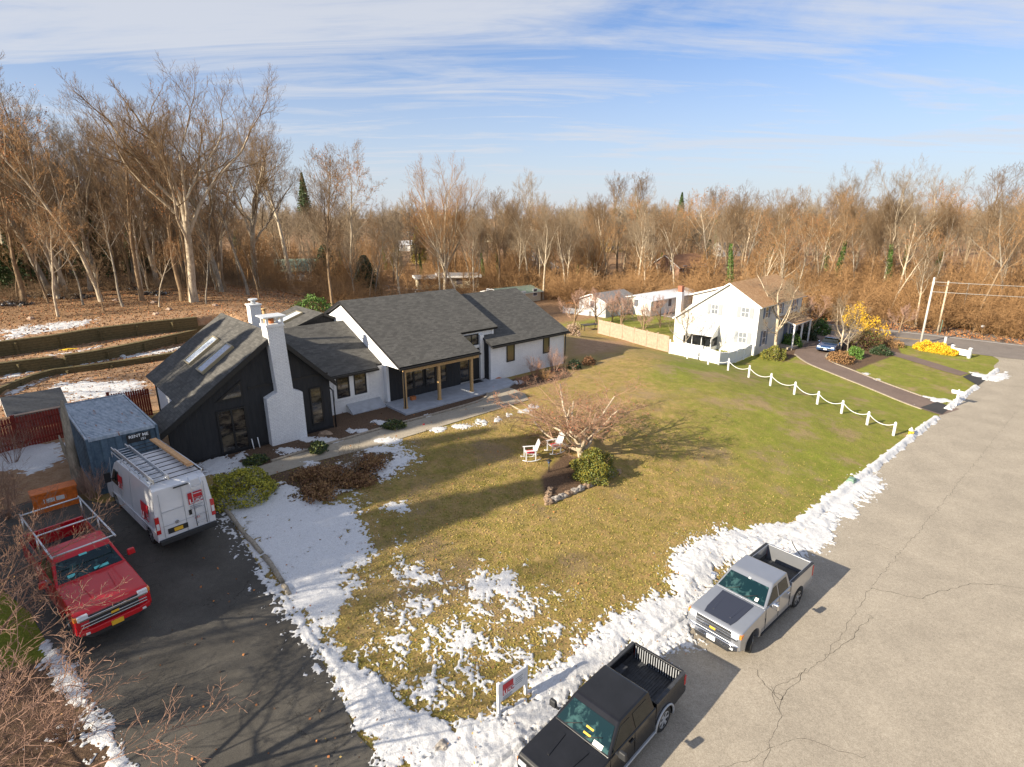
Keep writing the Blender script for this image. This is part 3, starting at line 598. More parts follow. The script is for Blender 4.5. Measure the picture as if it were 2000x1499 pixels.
# ================================================================ BARE TREES
def barkmat(name,a,b,scale=9):
    q=NB(name,.9); f=q.noise(scale,6,.75,sc=(1,1,.25)); f2=q.noise(1.3,3); q.out(q.mix(q.rng(q.math('ADD',q.math('MULTIPLY',f,.7),q.math('MULTIPLY',f2,.3)),.35,.62),a,b),f,.8,.03)
barkmat('bark_pale',(.24,.185,.125),(.66,.56,.42)); barkmat('bark_brown',(.11,.075,.045),(.36,.25,.15)); barkmat('bark_grey',(.13,.11,.085),(.40,.35,.28))
mat('twig_brown',(.20,.13,.07),.9); mat('twig_grey',(.25,.19,.125),.9); mat('twig_dark',(.13,.088,.05),.9); mat('twig_red',(.40,.21,.13),.9); mat('twig_pink',(.40,.25,.19),.85); mat('twig_orange',(.34,.195,.085),.9)
mat('leaf_orange',(.42,.17,.05),.8); mat('leaf_rust',(.34,.13,.045),.8)
class Branches:
    def __init__(s): s.b={}
    def add(s,path,rad,n,slot):
        s.b.setdefault((len(path),n,slot),[]).append((path,rad))
    def mesh(s,slots):
        Vs=[];Fs=[];off=0
        for (k,n,sl),L in s.b.items():
            if sl not in slots: continue
            P=np.array([a for a,_ in L],float); Rr=np.array([r for _,r in L],float)
            D=np.empty_like(P); D[:,1:-1]=P[:,2:]-P[:,:-2]; D[:,0]=P[:,1]-P[:,0]; D[:,-1]=P[:,-1]-P[:,-2]; D/=np.linalg.norm(D,axis=2,keepdims=True)+1e-9
            ref=np.zeros_like(D); ref[...,0]=1; par=np.abs(D[...,0:1])>.9; ref=np.where(par,np.array([0,1.,0]),ref)
            A=np.cross(D,ref); A/=np.linalg.norm(A,axis=2,keepdims=True)+1e-9; B=np.cross(D,A)
            t=2*np.pi*np.arange(n)/n
            V=P[:,:,None,:]+(A[:,:,None,:]*np.cos(t)[None,None,:,None]+B[:,:,None,:]*np.sin(t)[None,None,:,None])*Rr[:,:,None,None]
            nb=len(L); idx=np.arange(nb*k*n).reshape(nb,k,n); a=idx[:,:-1]; c=idx[:,1:]
            F=np.stack([a,np.roll(a,-1,2),np.roll(c,-1,2),c],-1).reshape(-1,4)+off
            Vs.append(V.reshape(-1,3)); Fs.append(F); off+=nb*k*n
        if not Vs: return None
        return np.concatenate(Vs),np.concatenate(Fs)
def rot_about(v,ax,a):
    c,s=math.cos(a),math.sin(a); d=v[0]*ax[0]+v[1]*ax[1]+v[2]*ax[2]
    cr=(ax[1]*v[2]-ax[2]*v[1],ax[2]*v[0]-ax[0]*v[2],ax[0]*v[1]-ax[1]*v[0])
    return tuple(v[i]*c+cr[i]*s+ax[i]*d*(1-c) for i in range(3))
def norm3(v): l=math.sqrt(v[0]**2+v[1]**2+v[2]**2)+1e-12; return (v[0]/l,v[1]/l,v[2]/l)
def grow(rnd,o,p,d,L,r,lev,S,tips=None):
    mx=S['levels']; seg=S['segs'][lev]; path=[p]; rad=[r]; pos=p; dr=d; r1=r*S['taper'][lev]; wob=S['wob'][lev]; up=S['up'][lev]
    for k in range(seg):
        dr=norm3((dr[0]+rnd.gauss(0,wob),dr[1]+rnd.gauss(0,wob),dr[2]+rnd.gauss(0,wob)*.6+up))
        pos=(pos[0]+dr[0]*L/seg,pos[1]+dr[1]*L/seg,pos[2]+dr[2]*L/seg); path.append(pos); rad.append(r+(r1-r)*(k+1)/seg)
    if lev==0: rad[0]=r*1.35
    o.add(path,rad,S['sides'][lev],'trunk' if lev<=S.get('trunklev',0) else 'crown')
    if lev==mx:
        if tips is not None: tips.append(path[-1])
        return
    nc=S['kids'][lev]; nc=max(1,int(nc*rnd.uniform(.8,1.25))); st=S['start'][lev]; az=rnd.uniform(0,6.28)
    for k in range(nc):
        f=st+(1-st)*((k+rnd.uniform(.2,.9))/nc); f=min(f,.995); q=f*seg; i=min(int(q),seg-1); fr=q-i
        a,b=path[i],path[i+1]; pp=tuple(a[j]+(b[j]-a[j])*fr for j in range(3)); rr_=rad[i]+(rad[i+1]-rad[i])*fr; dd=norm3((b[0]-a[0],b[1]-a[1],b[2]-a[2]))
        az+=2.4+rnd.uniform(-.5,.5); ref=(1,0,0) if abs(dd[0])<.9 else (0,1,0)
        ax=norm3((dd[1]*ref[2]-dd[2]*ref[1],dd[2]*ref[0]-dd[0]*ref[2],dd[0]*ref[1]-dd[1]*ref[0])); ax=rot_about(ax,dd,az)
        nd=rot_about(dd,ax,R(rnd.gauss(S['ang'][lev],S['ang'][lev]*.18)))
        cl=L*S['ratio'][lev]*rnd.uniform(.7,1.2)*(1-S['fade'][lev]*(f-st)/(1-st+1e-6))
        grow(rnd,o,pp,nd,cl,max(rr_*S['rr'][lev]*rnd.uniform(.8,1.05),S['rmin']),lev+1,S,tips)
    if lev<mx and S.get('lead',True):       # leader carries on
        grow(rnd,o,path[-1],dr,L*S['ratio'][lev]*.72,max(rad[-1]*.9,S['rmin']),lev+1,S,tips)
OAK=dict(levels=5,segs=[5,7,6,5,3,2],sides=[10,7,6,4,3,3],taper=[.75,.40,.38,.4,.5,.5],wob=[.05,.14,.18,.2,.2,.2],up=[.02,.07,.10,.13,.15,.12],kids=[5,6,6,6,4],start=[.55,.25,.22,.2,.2],ang=[34,40,42,40,36],ratio=[1.0,.58,.56,.55,.55],fade=[.05,.30,.3,.3,.3],rr=[.62,.60,.58,.6,.65],rmin=.010,trunklev=1)
def style(**k): s=dict(OAK); s.update(k); return s
TALL=style(kids=[8,6,5,5,3],start=[.50,.25,.2,.2,.2],ratio=[.42,.55,.55,.58,.55],ang=[32,36,38,38,36],taper=[.35,.35,.35,.4,.5,.5],up=[.01,.10,.11,.13,.13,.1],segs=[8,6,5,4,3,2],rr=[.5,.55,.58,.6,.65])
VASE=style(kids=[11,8,6,5,3],start=[.55,.15,.2,.2,.2],ratio=[2.1,.42,.5,.55,.6],ang=[24,22,28,32,35],up=[.0,.015,.03,.03,.03,.03],wob=[.03,.05,.08,.12,.16,.2],rr=[.5,.5,.55,.6,.7])
THIN=style(kids=[7,5,4,3,3],start=[.5,.2,.2,.2,.2],ratio=[.36,.5,.55,.6,.6],ang=[35,40,42,45,45],taper=[.3,.35,.4,.45,.5,.5],up=[.0,.10,.08,.06,.05,.04],segs=[8,5,4,3,2,2],wob=[.07,.12,.16,.2,.22,.25],rr=[.45,.5,.55,.6,.7])
TREES={}
def make_tree(key,seed,S,h,r,bark,twig,leaves=0,leafmat='leaf_orange',lean=(0,0),ivy=0):
    """builds trunk+crown meshes once; returns dict of (name,mesh)"""
    rnd=random.Random(seed); o=Branches(); tips=[]
    hs=h/(1+S['ratio'][0]*.95) if S is not VASE else h/2.6
    if S in (TALL,THIN): hs=h*.78
    grow(rnd,o,(0,0,-.4),norm3((lean[0],lean[1],1)),hs,r,0,S,tips)
    parts=[]; zmax=max(t[2] for t in tips)
    for nm,mm in (('trunk',bark),('crown',twig)):
        V,F=o.mesh((nm,)); V=V*np.array([1,1,1])*1.0; 
        # scale to exact height
        V=V*(h/zmax); parts.append((nm,npmesh(nm,V,F,[mm],link=False)))
    if leaves:
        P=np.array(tips)*(h/zmax); rs=np.random.default_rng(seed); c=P[rs.integers(0,len(P),max(1,leaves//14))]; c=np.repeat(c,14,0)+rs.normal(0,.35,(len(c)*14,3))
        parts.append(('leaves',leafcards('leaves',c,.09,leafmat,rs)))
    if ivy:
        rs=np.random.default_rng(seed+9); n=ivy; zz_=rs.uniform(0,h*.5,n)**1.0; tp=[(pp,rr_) for (k,nn,sl),L in o.b.items() if k==S['segs'][0]+1 and sl=='trunk' and nn==S['sides'][0] for pp,rr_ in L][0]
        pz=np.array([q[2] for q in tp[0]]); pxx=np.interp(zz_,pz,[q[0] for q in tp[0]]); pyy=np.interp(zz_,pz,[q[1] for q in tp[0]]); a=rs.uniform(0,6.28,n); rad=np.interp(zz_,pz,tp[1])+rs.uniform(.05,.55,n)*(1.1-zz_/(h*.5))
        c=np.stack([pxx+rad*np.cos(a),pyy+rad*np.sin(a),zz_],-1); parts.append(('ivy',leafcards('ivy',c,.13,'leaf_ivy',rs)))
    TREES[key]=(parts,h); return key
def leafcards(name,C,size,mm,rs,link=False,parent=None,up=.3,aspect=1.5,mi=None):
    n=len(C); A=rs.normal(size=(n,3)); A/=np.linalg.norm(A,axis=1,keepdims=True); N_=rs.normal(size=(n,3))+np.array([0,0,up]); B=np.cross(N_,A); B/=np.linalg.norm(B,axis=1,keepdims=True)+1e-9
    sz=size*rs.uniform(.6,1.3,(n,1)); a=A*sz*aspect*.5; b=B*sz*.5
    V=np.stack([C-a,C+b*.9,C+a,C-b*.9],1).reshape(-1,3); F=np.arange(4*n).reshape(n,4)
    return npmesh(name,V,F,mm if isinstance(mm,list) else [mm],smooth=False,link=link,parent=parent,mi=mi)
def plant_tree(key,x,y,label,group=None,h=None,rz=None,cat='tree',name='bare_tree',z=None,lean=None):
    parts,h0=TREES[key]; r=rnd_t; rz=r.uniform(0,6.28) if rz is None else rz
    t=thing(name,label,cat,(x,y,Z(x,y)-.02 if z is None else z),rz,group); s=(h/h0) if h else r.uniform(.9,1.1); t.scale=(s,s,s)
    if lean: t.rotation_euler=(lean[0],lean[1],rz)
    for nm,ob in parts:
        c=bpy.data.objects.new(nm,ob.data); COL.objects.link(c); c.parent=t
    return t
rnd_t=random.Random(77)
mat('leaf_ivy',(.09,.165,.03),.6); mat('leaf_green',(.06,.10,.03),.6); mat('leaf_dark',(.030,.055,.020),.6); mat('leaf_yew',(.14,.15,.02),.65); mat('leaf_gold',(.24,.20,.02),.7); mat('forsythia',(.72,.44,.02),.7)
make_tree('oakA',11,OAK,22,.42,'bark_pale','twig_brown'); make_tree('oakB',12,OAK,21,.36,'bark_grey','twig_grey',leaves=500)
make_tree('oakC',13,TALL,21,.34,'bark_pale','twig_brown'); make_tree('oakD',14,TALL,20,.30,'bark_brown','twig_dark',leaves=900)
make_tree('tallA',21,TALL,19,.30,'bark_pale','twig_grey'); make_tree('tallB',22,TALL,18,.26,'bark_brown','twig_brown'); make_tree('tallI',23,TALL,18,.28,'bark_brown','twig_brown',ivy=2600)
make_tree('thinA',31,THIN,15,.16,'bark_brown','twig_orange'); make_tree('thinB',32,THIN,14,.15,'bark_grey','twig_brown'); make_tree('thinC',33,THIN,13,.14,'bark_pale','twig_orange',leaves=250,leafmat='leaf_rust'); make_tree('thinD',34,THIN,9,.10,'bark_brown','twig_brown')
make_tree('vase',41,VASE,18,.42,'bark_pale','twig_orange')
make_tree('yard',51,style(levels=5,kids=[5,5,5,4,3],start=[.5,.2,.2,.2,.2]),9,.17,'bark_grey','twig_grey')
# ---------------------------------------------------------------- evergreen
def make_conifer(key,seed,h,rad,mm='leaf_dark',n=9000,shape=1.0,size=.28):
    rs=np.random.default_rng(seed); t=rs.uniform(.06,1,n)**.8; br=np.floor(rs.uniform(0,60,n)); a=br*2.4+rs.normal(0,.16,n); tz=np.floor(t*26)/26+rs.normal(0,.008,n)
    rr_=rad*(1-tz)**shape*rs.uniform(.15,1.05,n)**.6*(1+.25*np.sin(br*7.3)); z=h*tz-rr_*.28+h*.04
    C=np.stack([rr_*np.cos(a),rr_*np.sin(a),z],-1); lf=leafcards('foliage',C,size,mm,rs,up=.8)
    m=MB(); m.tube([(0,0,-.3),(0,0,h*.5),(0,0,h*.97)],[h*.016,h*.01,.02],'bark_brown',7); tr=m.build('trunk',link=False); TREES[key]=([('trunk',tr),('foliage',lf)],h)
make_conifer('fir',61,13,2.6,'leaf_green',6500); make_conifer('pine',62,16,3.6,'leaf_green',8000,.7,.34); make_conifer('cedar_tree',63,9,2.2,'leaf_gold',8000,.6,.2); make_conifer('holly',64,6,2.2,'leaf_dark',6000,.5,.2)
# ---------------------------------------------------------------- where the trees stand
def topheight(x,y,ytop):                  # height a tree at x,y needs to reach that line of the photo
    b=(749.5-ytop)/F_PX; k=(c_+b*s_); t=y/k; return CAMH+(-s_+b*c_)*t-Z(x,y)
def hero(px_,py_,ytop,key,label,rz=0,lean=None,group=None,name='bare_tree'):
    x,y,z=at(px_,py_); return plant_tree(key,x,y,label,group,topheight(x,y,ytop),rz,name=name,lean=lean)
HERO=hero(22,560,75,'oakC','tall oak cut by the left edge of the view',3.6,(0,-.03))
hero(62,566,150,'tallB','slim brown tree between the left edge and the leftmost forked oak',1.0)
hero(310,560,190,'oakC','oak behind and left of the biggest pale trunk',2.2)
hero(500,560,205,'oakA','pale oak between the dark rusty oak and the round-crowned oak',4.4)
hero(98,575,105,'oakB','tall grey forked oak at the left end of the clearing',.6,(.0,-.12))
HERO=hero(133,580,190,'oakC','slim tall pale tree just right of the leftmost forked oak',2.0,(0,-.05))
HERO=hero(240,600,330,'thinB','thin leaning tree standing alone on the bare plateau above the terraces',.5,(0,-.2))
HERO=hero(356,588,215,'oakD','leaf-clad tree with rusty leaves beside the biggest pale trunk',1.0,(0,-.05))
HERO=hero(379,590,82,'oakA','biggest pale-trunked oak standing on the plateau above the black wing',2.6,(0,-.03))
HERO=hero(438,568,175,'oakD','dark bare oak with rusty leaves in its crown right of the big pale oak',3.4)
HERO=hero(570,563,200,'oakC','round-crowned brown oak at the edge of the clearing above the rear chimney',.9,(0,.03))
HERO=hero(425,570,330,'thinA','slender curved tree just left of the dark oak with rusty leaves',.2)
HERO=hero(648,548,265,'tallB','narrow brown tree between the round-crowned oak and the fan-shaped tree',2.2)
HERO=hero(690,552,300,'thinC','slender tree rising behind the main roof left of the fan-shaped tree',1.1)
HERO=hero(870,572,283,'vase','wide fan-shaped bare tree rising behind the ridge of the main roof',.4)
HERO=hero(1040,500,325,'tallA','tall narrow tree standing above the brush left of centre',1.4)
HERO=hero(1188,480,330,'tallI','ivy-covered tree rising above the yellow house in the centre wood',.4)
HERO=hero(1245,490,325,'tallI','ivy-covered forked tree just right of the yellow house',2.4)
HERO=hero(1400,500,355,'tallI','round-topped tree with a bright ivy-covered trunk behind the white house',4.2)
HERO=hero(1640,560,315,'tallA','tall pale tree with a straight clean trunk in the right wood',.3)
HERO=hero(1720,590,300,'tallA','tallest pale-trunked tree above the golden bush',2.9)
HERO=hero(1610,530,350,'tallI','ivy-clad trunk in the right wood left of the tallest pale tree',1.9)
HERO=hero(1910,545,312,'tallB','forked brown tree with an open crown near the right edge',.2)
HERO=hero(1790,560,318,'tallA','pale tree just right of the tallest trunk in the right wood',5.2)
HERO=hero(1990,570,345,'tallB','brown tree cut by the right edge of the view',.9)
CLEAR=[]                                  # keep trees off houses, yards and roads (x,y,r)
ADJ=dict(oakA='pale-trunked',oakB='grey-barked',oakC='spreading pale',oakD='rusty-leaved',tallA='tall pale',tallB='tall brown',tallI='ivy-covered',thinA='slim brown',thinB='slim grey',thinC='slim pale',thinD='small slim',vase='fan-shaped',fir='pointed dark',pine='broad dark')
ZONES=((100,'at the left edge of the view'),(250,'around the leftmost forked oak'),(400,'around the biggest pale oak'),(520,'by the dark oak with rusty leaves'),(640,'around the green-roofed house'),(780,'left of the big fan-shaped tree'),(960,'around the big fan-shaped tree'),(1100,'above the right block of the main roof'),(1250,'around the yellow house'),(1400,'around the two-storey brown house'),(1600,'above the white house roof'),(1750,'above the tall golden bush'),(1900,'behind the two utility poles'),(9999,'at the right edge of the view'))
def where(k,x,y):
    z=Z(x,y); d=y*c_-(z-CAMH)*s_; p=1000+F_PX*x/d; zn=[t for lim,t in ZONES if p<lim][0]; dist=math.hypot(x,y); row='in the front rows' if dist<84 else 'mid-depth in the wood' if dist<108 else 'deep in the wood'
    return ADJ[k]+(' evergreen ' if k in('fir','pine') else ' bare tree ')+row+' '+zn
SEE=[(a,math.hypot(*at(a,b)[:2])) for a,b in ((585,548),(955,472),(1065,478),(1195,492),(1325,562),(808,462),(745,455),(895,560),(838,562),(1420,500))]
def inview(x,y,w=34):
    d=y*c_+12*s_; p=1000+F_PX*x/d; r=math.hypot(x,y); return any(abs(p-a)<w and r<h+4 and r>45 for a,h in SEE)
def scatter(n,fn,keys,label,group,hr,seed,mind=2.2,name='bare_tree'):
    r=random.Random(seed); pts=[]; tries=0
    while len(pts)<n and tries<20000:
        tries+=1; x,y=fn(r)
        if abs(x)>y*1.0+4: continue
        if any((x-a)**2+(y-b)**2<c*c for a,b,c in CLEAR): continue
        if any((x-a)**2+(y-b)**2<mind**2 for a,b in pts): continue
        nn_=x*n150[0]+y*n150[1]
        if 74<nn_<89 and x>-5: continue
        if inview(x,y,20) and r.random()<.75: continue
        pts.append((x,y)); k_=r.choice(keys); plant_tree(k_,x,y,where(k_,x,y),group,r.uniform(*hr),name=name)
far_houses=[(585,548),(875,560),(955,462),(1065,470),(1190,470),(1330,560),(1310,640),(800,470),(740,450)]
for a in far_houses: x,y,_=at(*a); CLEAR.append((x,y,6.5))
for a in ((890,540),(930,500),(700,590),(780,575),(1210,560),(1150,600)): x,y,_=at(*a); CLEAR.append((x,y,5))
scatter(72,lambda r:hxy(r.uniform(-75,-9),r.uniform(41,95)),['oakB','oakC','oakD','tallB','thinA','thinB','thinC','tallA'],'one of the bare trees in the wood behind the terraced yard','bare trees in the wood behind the terraces',(13,22),1,3.0)
scatter(26,lambda r:hxy(r.uniform(-62,-8),r.uniform(36,60)),['thinD','thinB','thinC','thinA'],'one of the slim young bare trees along the edge of the clearing','young trees at the edge of the clearing',(6,12),2,2.4)
scatter(66,lambda r:hxy(r.uniform(-6,70),r.uniform(27,120)),['tallB','thinA','thinB','thinC','tallI','thinD','tallA','vase'],'one of the bare trees in the low wood behind the houses in the centre','bare trees in the low centre wood',(9,15.5),3,3.2)
def right_wood(r):
    t=r.uniform(-75,60); o=r.uniform(89.5,135); return ne(t,o)
scatter(92,right_wood,['tallA','tallB','thinA','thinB','thinC','tallI','oakC','tallA'],'one of the bare trees in the wood beyond the main road','bare trees in the wood beyond the main road',(12,19.5),4,2.8)
scatter(7,lambda r:hxy(r.uniform(-60,-12),r.uniform(56,90)),['fir','pine'],'one of the dark evergreens among the bare trees behind the terraces','evergreens in the wood behind the terraces',(7,12),5,5,name='evergreen_tree')
for (a,b,t,k,l) in ((600,452,340,'fir','dark pointed fir showing above the wood left of the narrow brown tree'),(1325,470,378,'fir','dark fir with a pointed tip in the centre skyline'),(200,520,400,'pine','dark green pine behind the slim trees on the left'),(775,530,470,'cedar_tree','golden-green cedar left of the fan-shaped tree'),(820,520,440,'cedar_tree','golden-green cedar directly behind the fan-shaped tree'),(1350,590,560,'holly','round green evergreen bush behind the white house chimney'),(640,560,480,'holly','dark evergreen bush at the edge of the clearing by the narrow brown tree'),(715,575,500,'holly','dark evergreen bush behind the main roof'),(1510,560,440,'pine','green pine behind the right end of the white house'),(470,520,450,'pine','low dark pine behind the dark bare oak'),(1380,540,470,'pine','dark pine just left of the bright ivy-covered trunk')):
    x,y,z=at(a,b); plant_tree(k,x,y,l,None,max(2,topheight(x,y,t)),name='evergreen_tree')
# ---------------------------------------------------------------- far woods: one mass of far trees
def mass(name,n,fn,keys,hr,seed,mm,kindlabel=None):
    """many copies of small trees joined in one mesh"""
    rs=np.random.default_rng(seed); Vs=[];Fs=[];off=0; lib=[]
    for k in keys: lib.append(LOW[k])
    for i in range(n):
        x,y=fn(rs); V,F=lib[rs.integers(len(lib))]; a=rs.uniform(0,6.28); h=rs.uniform(*hr); c,s=math.cos(a),math.sin(a)
        P=V*h; Q_=np.stack([P[:,0]*c-P[:,1]*s+x,P[:,0]*s+P[:,1]*c+y,P[:,2]+Z(x,y)-.1],-1); Vs.append(Q_); Fs.append(F+off); off+=len(V)
    return tag(npmesh(name,np.concatenate(Vs),np.concatenate(Fs),[mm]),kind='stuff')
LOW={}
def low_tree(key,seed,S):
    r=random.Random(seed); o=Branches(); t=[]; grow(r,o,(0,0,0),(0,0,1),.6 if key[0]=='t' else .12,.012 if key[0]=='t' else .004,0,S,t); V,F=o.mesh(('trunk','crown')); V=V/max(q[2] for q in t); LOW[key]=(V,F)
LS=dict(levels=3,segs=[4,3,2,2],sides=[4,3,3,3],taper=[.4,.4,.5,.6],wob=[.06,.15,.2,.2],up=[.02,.1,.08,.05],kids=[11,8,6],start=[.3,.15,.1],ang=[36,40,42],ratio=[.5,.55,.6],fade=[.4,.4,.3],rr=[.5,.6,.7],rmin=.0016,trunklev=0)
for i in range(4): low_tree('t%d'%i,100+i,LS)
BR=dict(levels=3,segs=[3,4,3,2],sides=[3,3,3,3],taper=[.8,.5,.5,.6],wob=[.2,.22,.25,.3],up=[.0,.02,-.02,-.05],kids=[14,7,5],start=[.0,.2,.2],ang=[45,40,50],ratio=[6,.45,.5],fade=[.1,.3,.3],rr=[.9,.6,.7],rmin=.0022,trunklev=0,lead=False)
for i in range(4): low_tree('b%d'%i,200+i,BR)
LS2=dict(LS); LS2.update(kids=[9,6,4],start=[.12,.15,.1],rmin=.0022)
for i in range(3): low_tree('t%d'%(i+7),300+i,LS2)
def farfn(rs):
    while True:
        a=rs.uniform(-.86,.86); r=rs.uniform(125,420)**1.0; x,y=r*math.tan(a)*.9,r
        if abs(x)<r*1.05: return x,y
mass('far_woods',560,farfn,['t0','t1','t2','t3'],(14,21),7,'twig_grey')
def okb(x,y): 
    if inview(x,y) and (x*7.3+y*3.1)%1<.8: return False
    n_=x*n150[0]+y*n150[1]
    if x>-5 and 75<n_<88.2: return False
    return not any((x-a)**2+(y-b)**2<(c*.75)**2 for a,b,c in CLEAR)
def brush(fn):
    def f(rs):
        while True:
            x,y=fn(rs)
            if okb(x,y) and abs(x)<y+6: return x,y
    return f
mass('undergrowth',640,brush(lambda rs:ne(rs.uniform(-75,62),88.5+abs(rs.normal(0,16)))),['b0','b1','b2','b3'],(2.2,6.5),8,'twig_orange')
mass('undergrowth',470,brush(lambda rs:hxy(rs.uniform(-2,60),rs.uniform(30,100))),['b0','b1','b2','b3'],(1.6,4.6),9,'twig_orange')
mass('undergrowth',260,brush(lambda rs:hxy(rs.uniform(-75,-5),rs.uniform(46,85))),['b0','b1','b2','b3'],(1.0,2.8),10,'twig_brown')

mass('saplings',420,brush(lambda rs:ne(rs.uniform(-75,62),rs.uniform(91,140))),['t7','t8','t9'],(4.5,9.5),11,'twig_orange')
mass('saplings',330,brush(lambda rs:hxy(rs.uniform(-4,62),rs.uniform(52,125))),['t7','t8','t9'],(4,8.5),12,'twig_orange')
mass('saplings',260,brush(lambda rs:hxy(rs.uniform(-75,-6),rs.uniform(58,105))),['t7','t8','t9'],(4,8.5),13,'twig_brown')
# ================================================================ WHITE HOUSE NEXT DOOR
mat('shutter_grey',(.27,.29,.32),.6); mat('shutter_blue',(.10,.15,.26),.5); mat('win_white',(.82,.82,.82),.4); mat('pane_pale',(.20,.22,.25),.08,spec=.9); mat('pane_grey',(.12,.13,.16),.06,spec=.9); mat('red_brick',(.33,.13,.08),.85,noise=(30,.3)); mat('awning_white',(.82,.82,.80),.6)
WO=(25.24,57.65); WZ=.8; WH=R(45)
wh=thing('white_house','two-storey white house with a tan shingle roof and grey shutters beside a white picket fence','house',(WO[0],WO[1],WZ),WH)
def wp(name,plane,val,pts,mm,th=.2,parent=wh):
    m=MB(); P=[(a,val,w) for a,w in pts] if plane=='v' else [(val,a,w) for a,w in pts]; off=(0,th,0) if plane=='v' else (th,0,0)
    m.slab(P,off,mm); o=m.build(name,parent); bm=bmesh.new(); bm.from_mesh(o.data); bmesh.ops.recalc_face_normals(bm,faces=bm.faces[:]); bm.to_mesh(o.data); bm.free()
    while o.data.uv_layers: o.data.uv_layers.remove(o.data.uv_layers[0])
    boxuv(o.data); return o
wp('gable_wall','u',0,[(0,-1.2),(0,5.0),(3.35,6.95),(7.6,4.3),(9.3,2.75),(9.3,-1.2)],'uv_lap_white')
wp('front_wall','v',0,[(.2,-1.2),(11.8,-1.2),(11.8,4.95),(.2,4.95)],'uv_lap_white')
wp('gable_wall','u',12,[(0,-1.2),(0,5.0),(3.35,6.95),(7.6,4.3),(9.3,2.75),(9.3,-1.2)],'uv_lap_white',-.2)
wp('rear_wall','v',9.3,[(.2,-1.2),(11.8,-1.2),(11.8,2.7),(.2,2.7)],'uv_lap_white',-.2)
def rp(name,pts,mm='uv_shingle_tan',ms='trim_white',th=.14,parent=wh): return roofplane(name,pts,th,mm,ms,parent)
rp('roof',[(-.3,-.35,4.86),(12.3,-.35,4.86),(12.3,3.35,7.07),(-.3,3.35,7.07)]); rp('roof',[(-.3,3.35,7.07),(12.3,3.35,7.07),(12.3,9.6,2.62),(-.3,9.6,2.62)])
m=MB(); m.slab([(.5,4.0,6.0),(.5,4.4,6.35),(.5,7.7,5.4),(.5,7.7,3.9)],(11,0,0),'uv_lap_white'); m.build('dormer',wh); rp('dormer_roof',[(.2,4.1,6.62),(.2,8.0,5.42),(11.8,8.0,5.42),(11.8,4.1,6.62)],'trim_white')
def win_u(v0,v1,w0,w1,sh=.38,shm='shutter_grey',u=0):
    m=MB(); x=u-.04; m.box(x,u+.02,v0,v1,w0,w0+.07,'win_white'); m.box(x,u+.02,v0,v1,w1-.07,w1,'win_white'); m.box(x,u+.02,v0,v0+.07,w0+.07,w1-.07,'win_white'); m.box(x,u+.02,v1-.07,v1,w0+.07,w1-.07,'win_white'); m.box(x+.006,u,v0+.07,v1-.07,(w0+w1)/2-.02,(w0+w1)/2+.02,'win_white'); m.box(x+.006,u,(v0+v1)/2-.015,(v0+v1)/2+.015,w0+.07,w1-.07,'win_white')
    o=m.build('window',wh); p=MB(); p.box(u-.02,u-.012,v0+.07,v1-.07,w0+.07,w1-.07,'pane_pale'); p.build('pane',o)
    for a,b in ((v0-sh-.03,v0-.03),(v1+.03,v1+sh+.03)): q=MB(); q.box(u-.05,u-.005,a,b,w0,w1,shm); q.build('shutter',wh)
win_u(.98,1.9,3.6,4.7); win_u(4.35,5.2,3.55,4.65); win_u(.95,1.9,.9,2.1)
for a,b,c,d in ((1.5,2.3,3.5,4.7),(1.5,2.4,.6,2.2),(5.2,6.0,3.5,4.7),(9.4,10.2,3.5,4.7),(9.6,10.4,.7,2.1)):
    o=window(a,b,c,d,0,frame='win_white',glass='pane_grey',parent=wh,bars=(.5,),depth=.04)
    for e,f in ((a-.42,a-.03),(b+.03,b+.42)): q=MB(); q.box(e,f,-.045,-.004,c,d,'shutter_blue'); q.build('shutter',wh)
m=MB(); m.slab([(-.02,4.1,2.55),(-.02,7.5,2.55),(-1.6,7.6,1.45),(-1.6,4.0,1.45)],(0,0,-.05),'awning_white'); m.slab([(-.02,4.1,2.5),(-1.6,4.0,1.4),(-1.6,4.0,1.15),(-.02,4.1,1.3)],(0,.03,0),'awning_white'); m.build('awning',wh)
m=MB(); m.box(-1.5,-.02,4.1,7.45,-.8,.25,'awning_white'); m.build('sun_porch_base',wh)
m=MB(); m.box(-1.45,-.02,4.15,7.4,.25,1.1,'glass_dark'); m.build('sun_porch_glazing',wh)
m=MB(); 
for a in (4.12,5.2,6.3,7.38): m.box(-1.52,-1.45,a,a+.06,.25,1.2,'win_white')
m.build('sun_porch_post',wh)
m=MB(); m.box(-.03,.0,-.01,.12,-1,4.9,'trim_white'); m.box(-.09,-.01,3.25,3.33,-.5,6.0,'trim_white'); m.build('downpipe',wh)
rp('porch_roof',[(5.4,-1.9,2.55),(10.6,-1.9,2.55),(10.6,0,3.2),(5.4,0,3.2)]); m=MB()
for a in (5.55,7.9,10.4): m.box(a,a+.14,-1.8,-1.66,-.4,2.45,'win_white')
m.box(5.4,10.6,-1.8,0,-1,.0,'kerb_stone'); m.build('porch_post',wh); m=MB(); m.box(7.4,8.4,-.05,0,0,2.05,'shutter_blue'); m.build('front_door',wh)
m=MB(); m.box(.9,1.5,9.3,9.9,-1,5.4,'win_white'); m.box(.95,1.45,9.35,9.85,5.4,6.1,'red_brick'); m.build('chimney',wh)
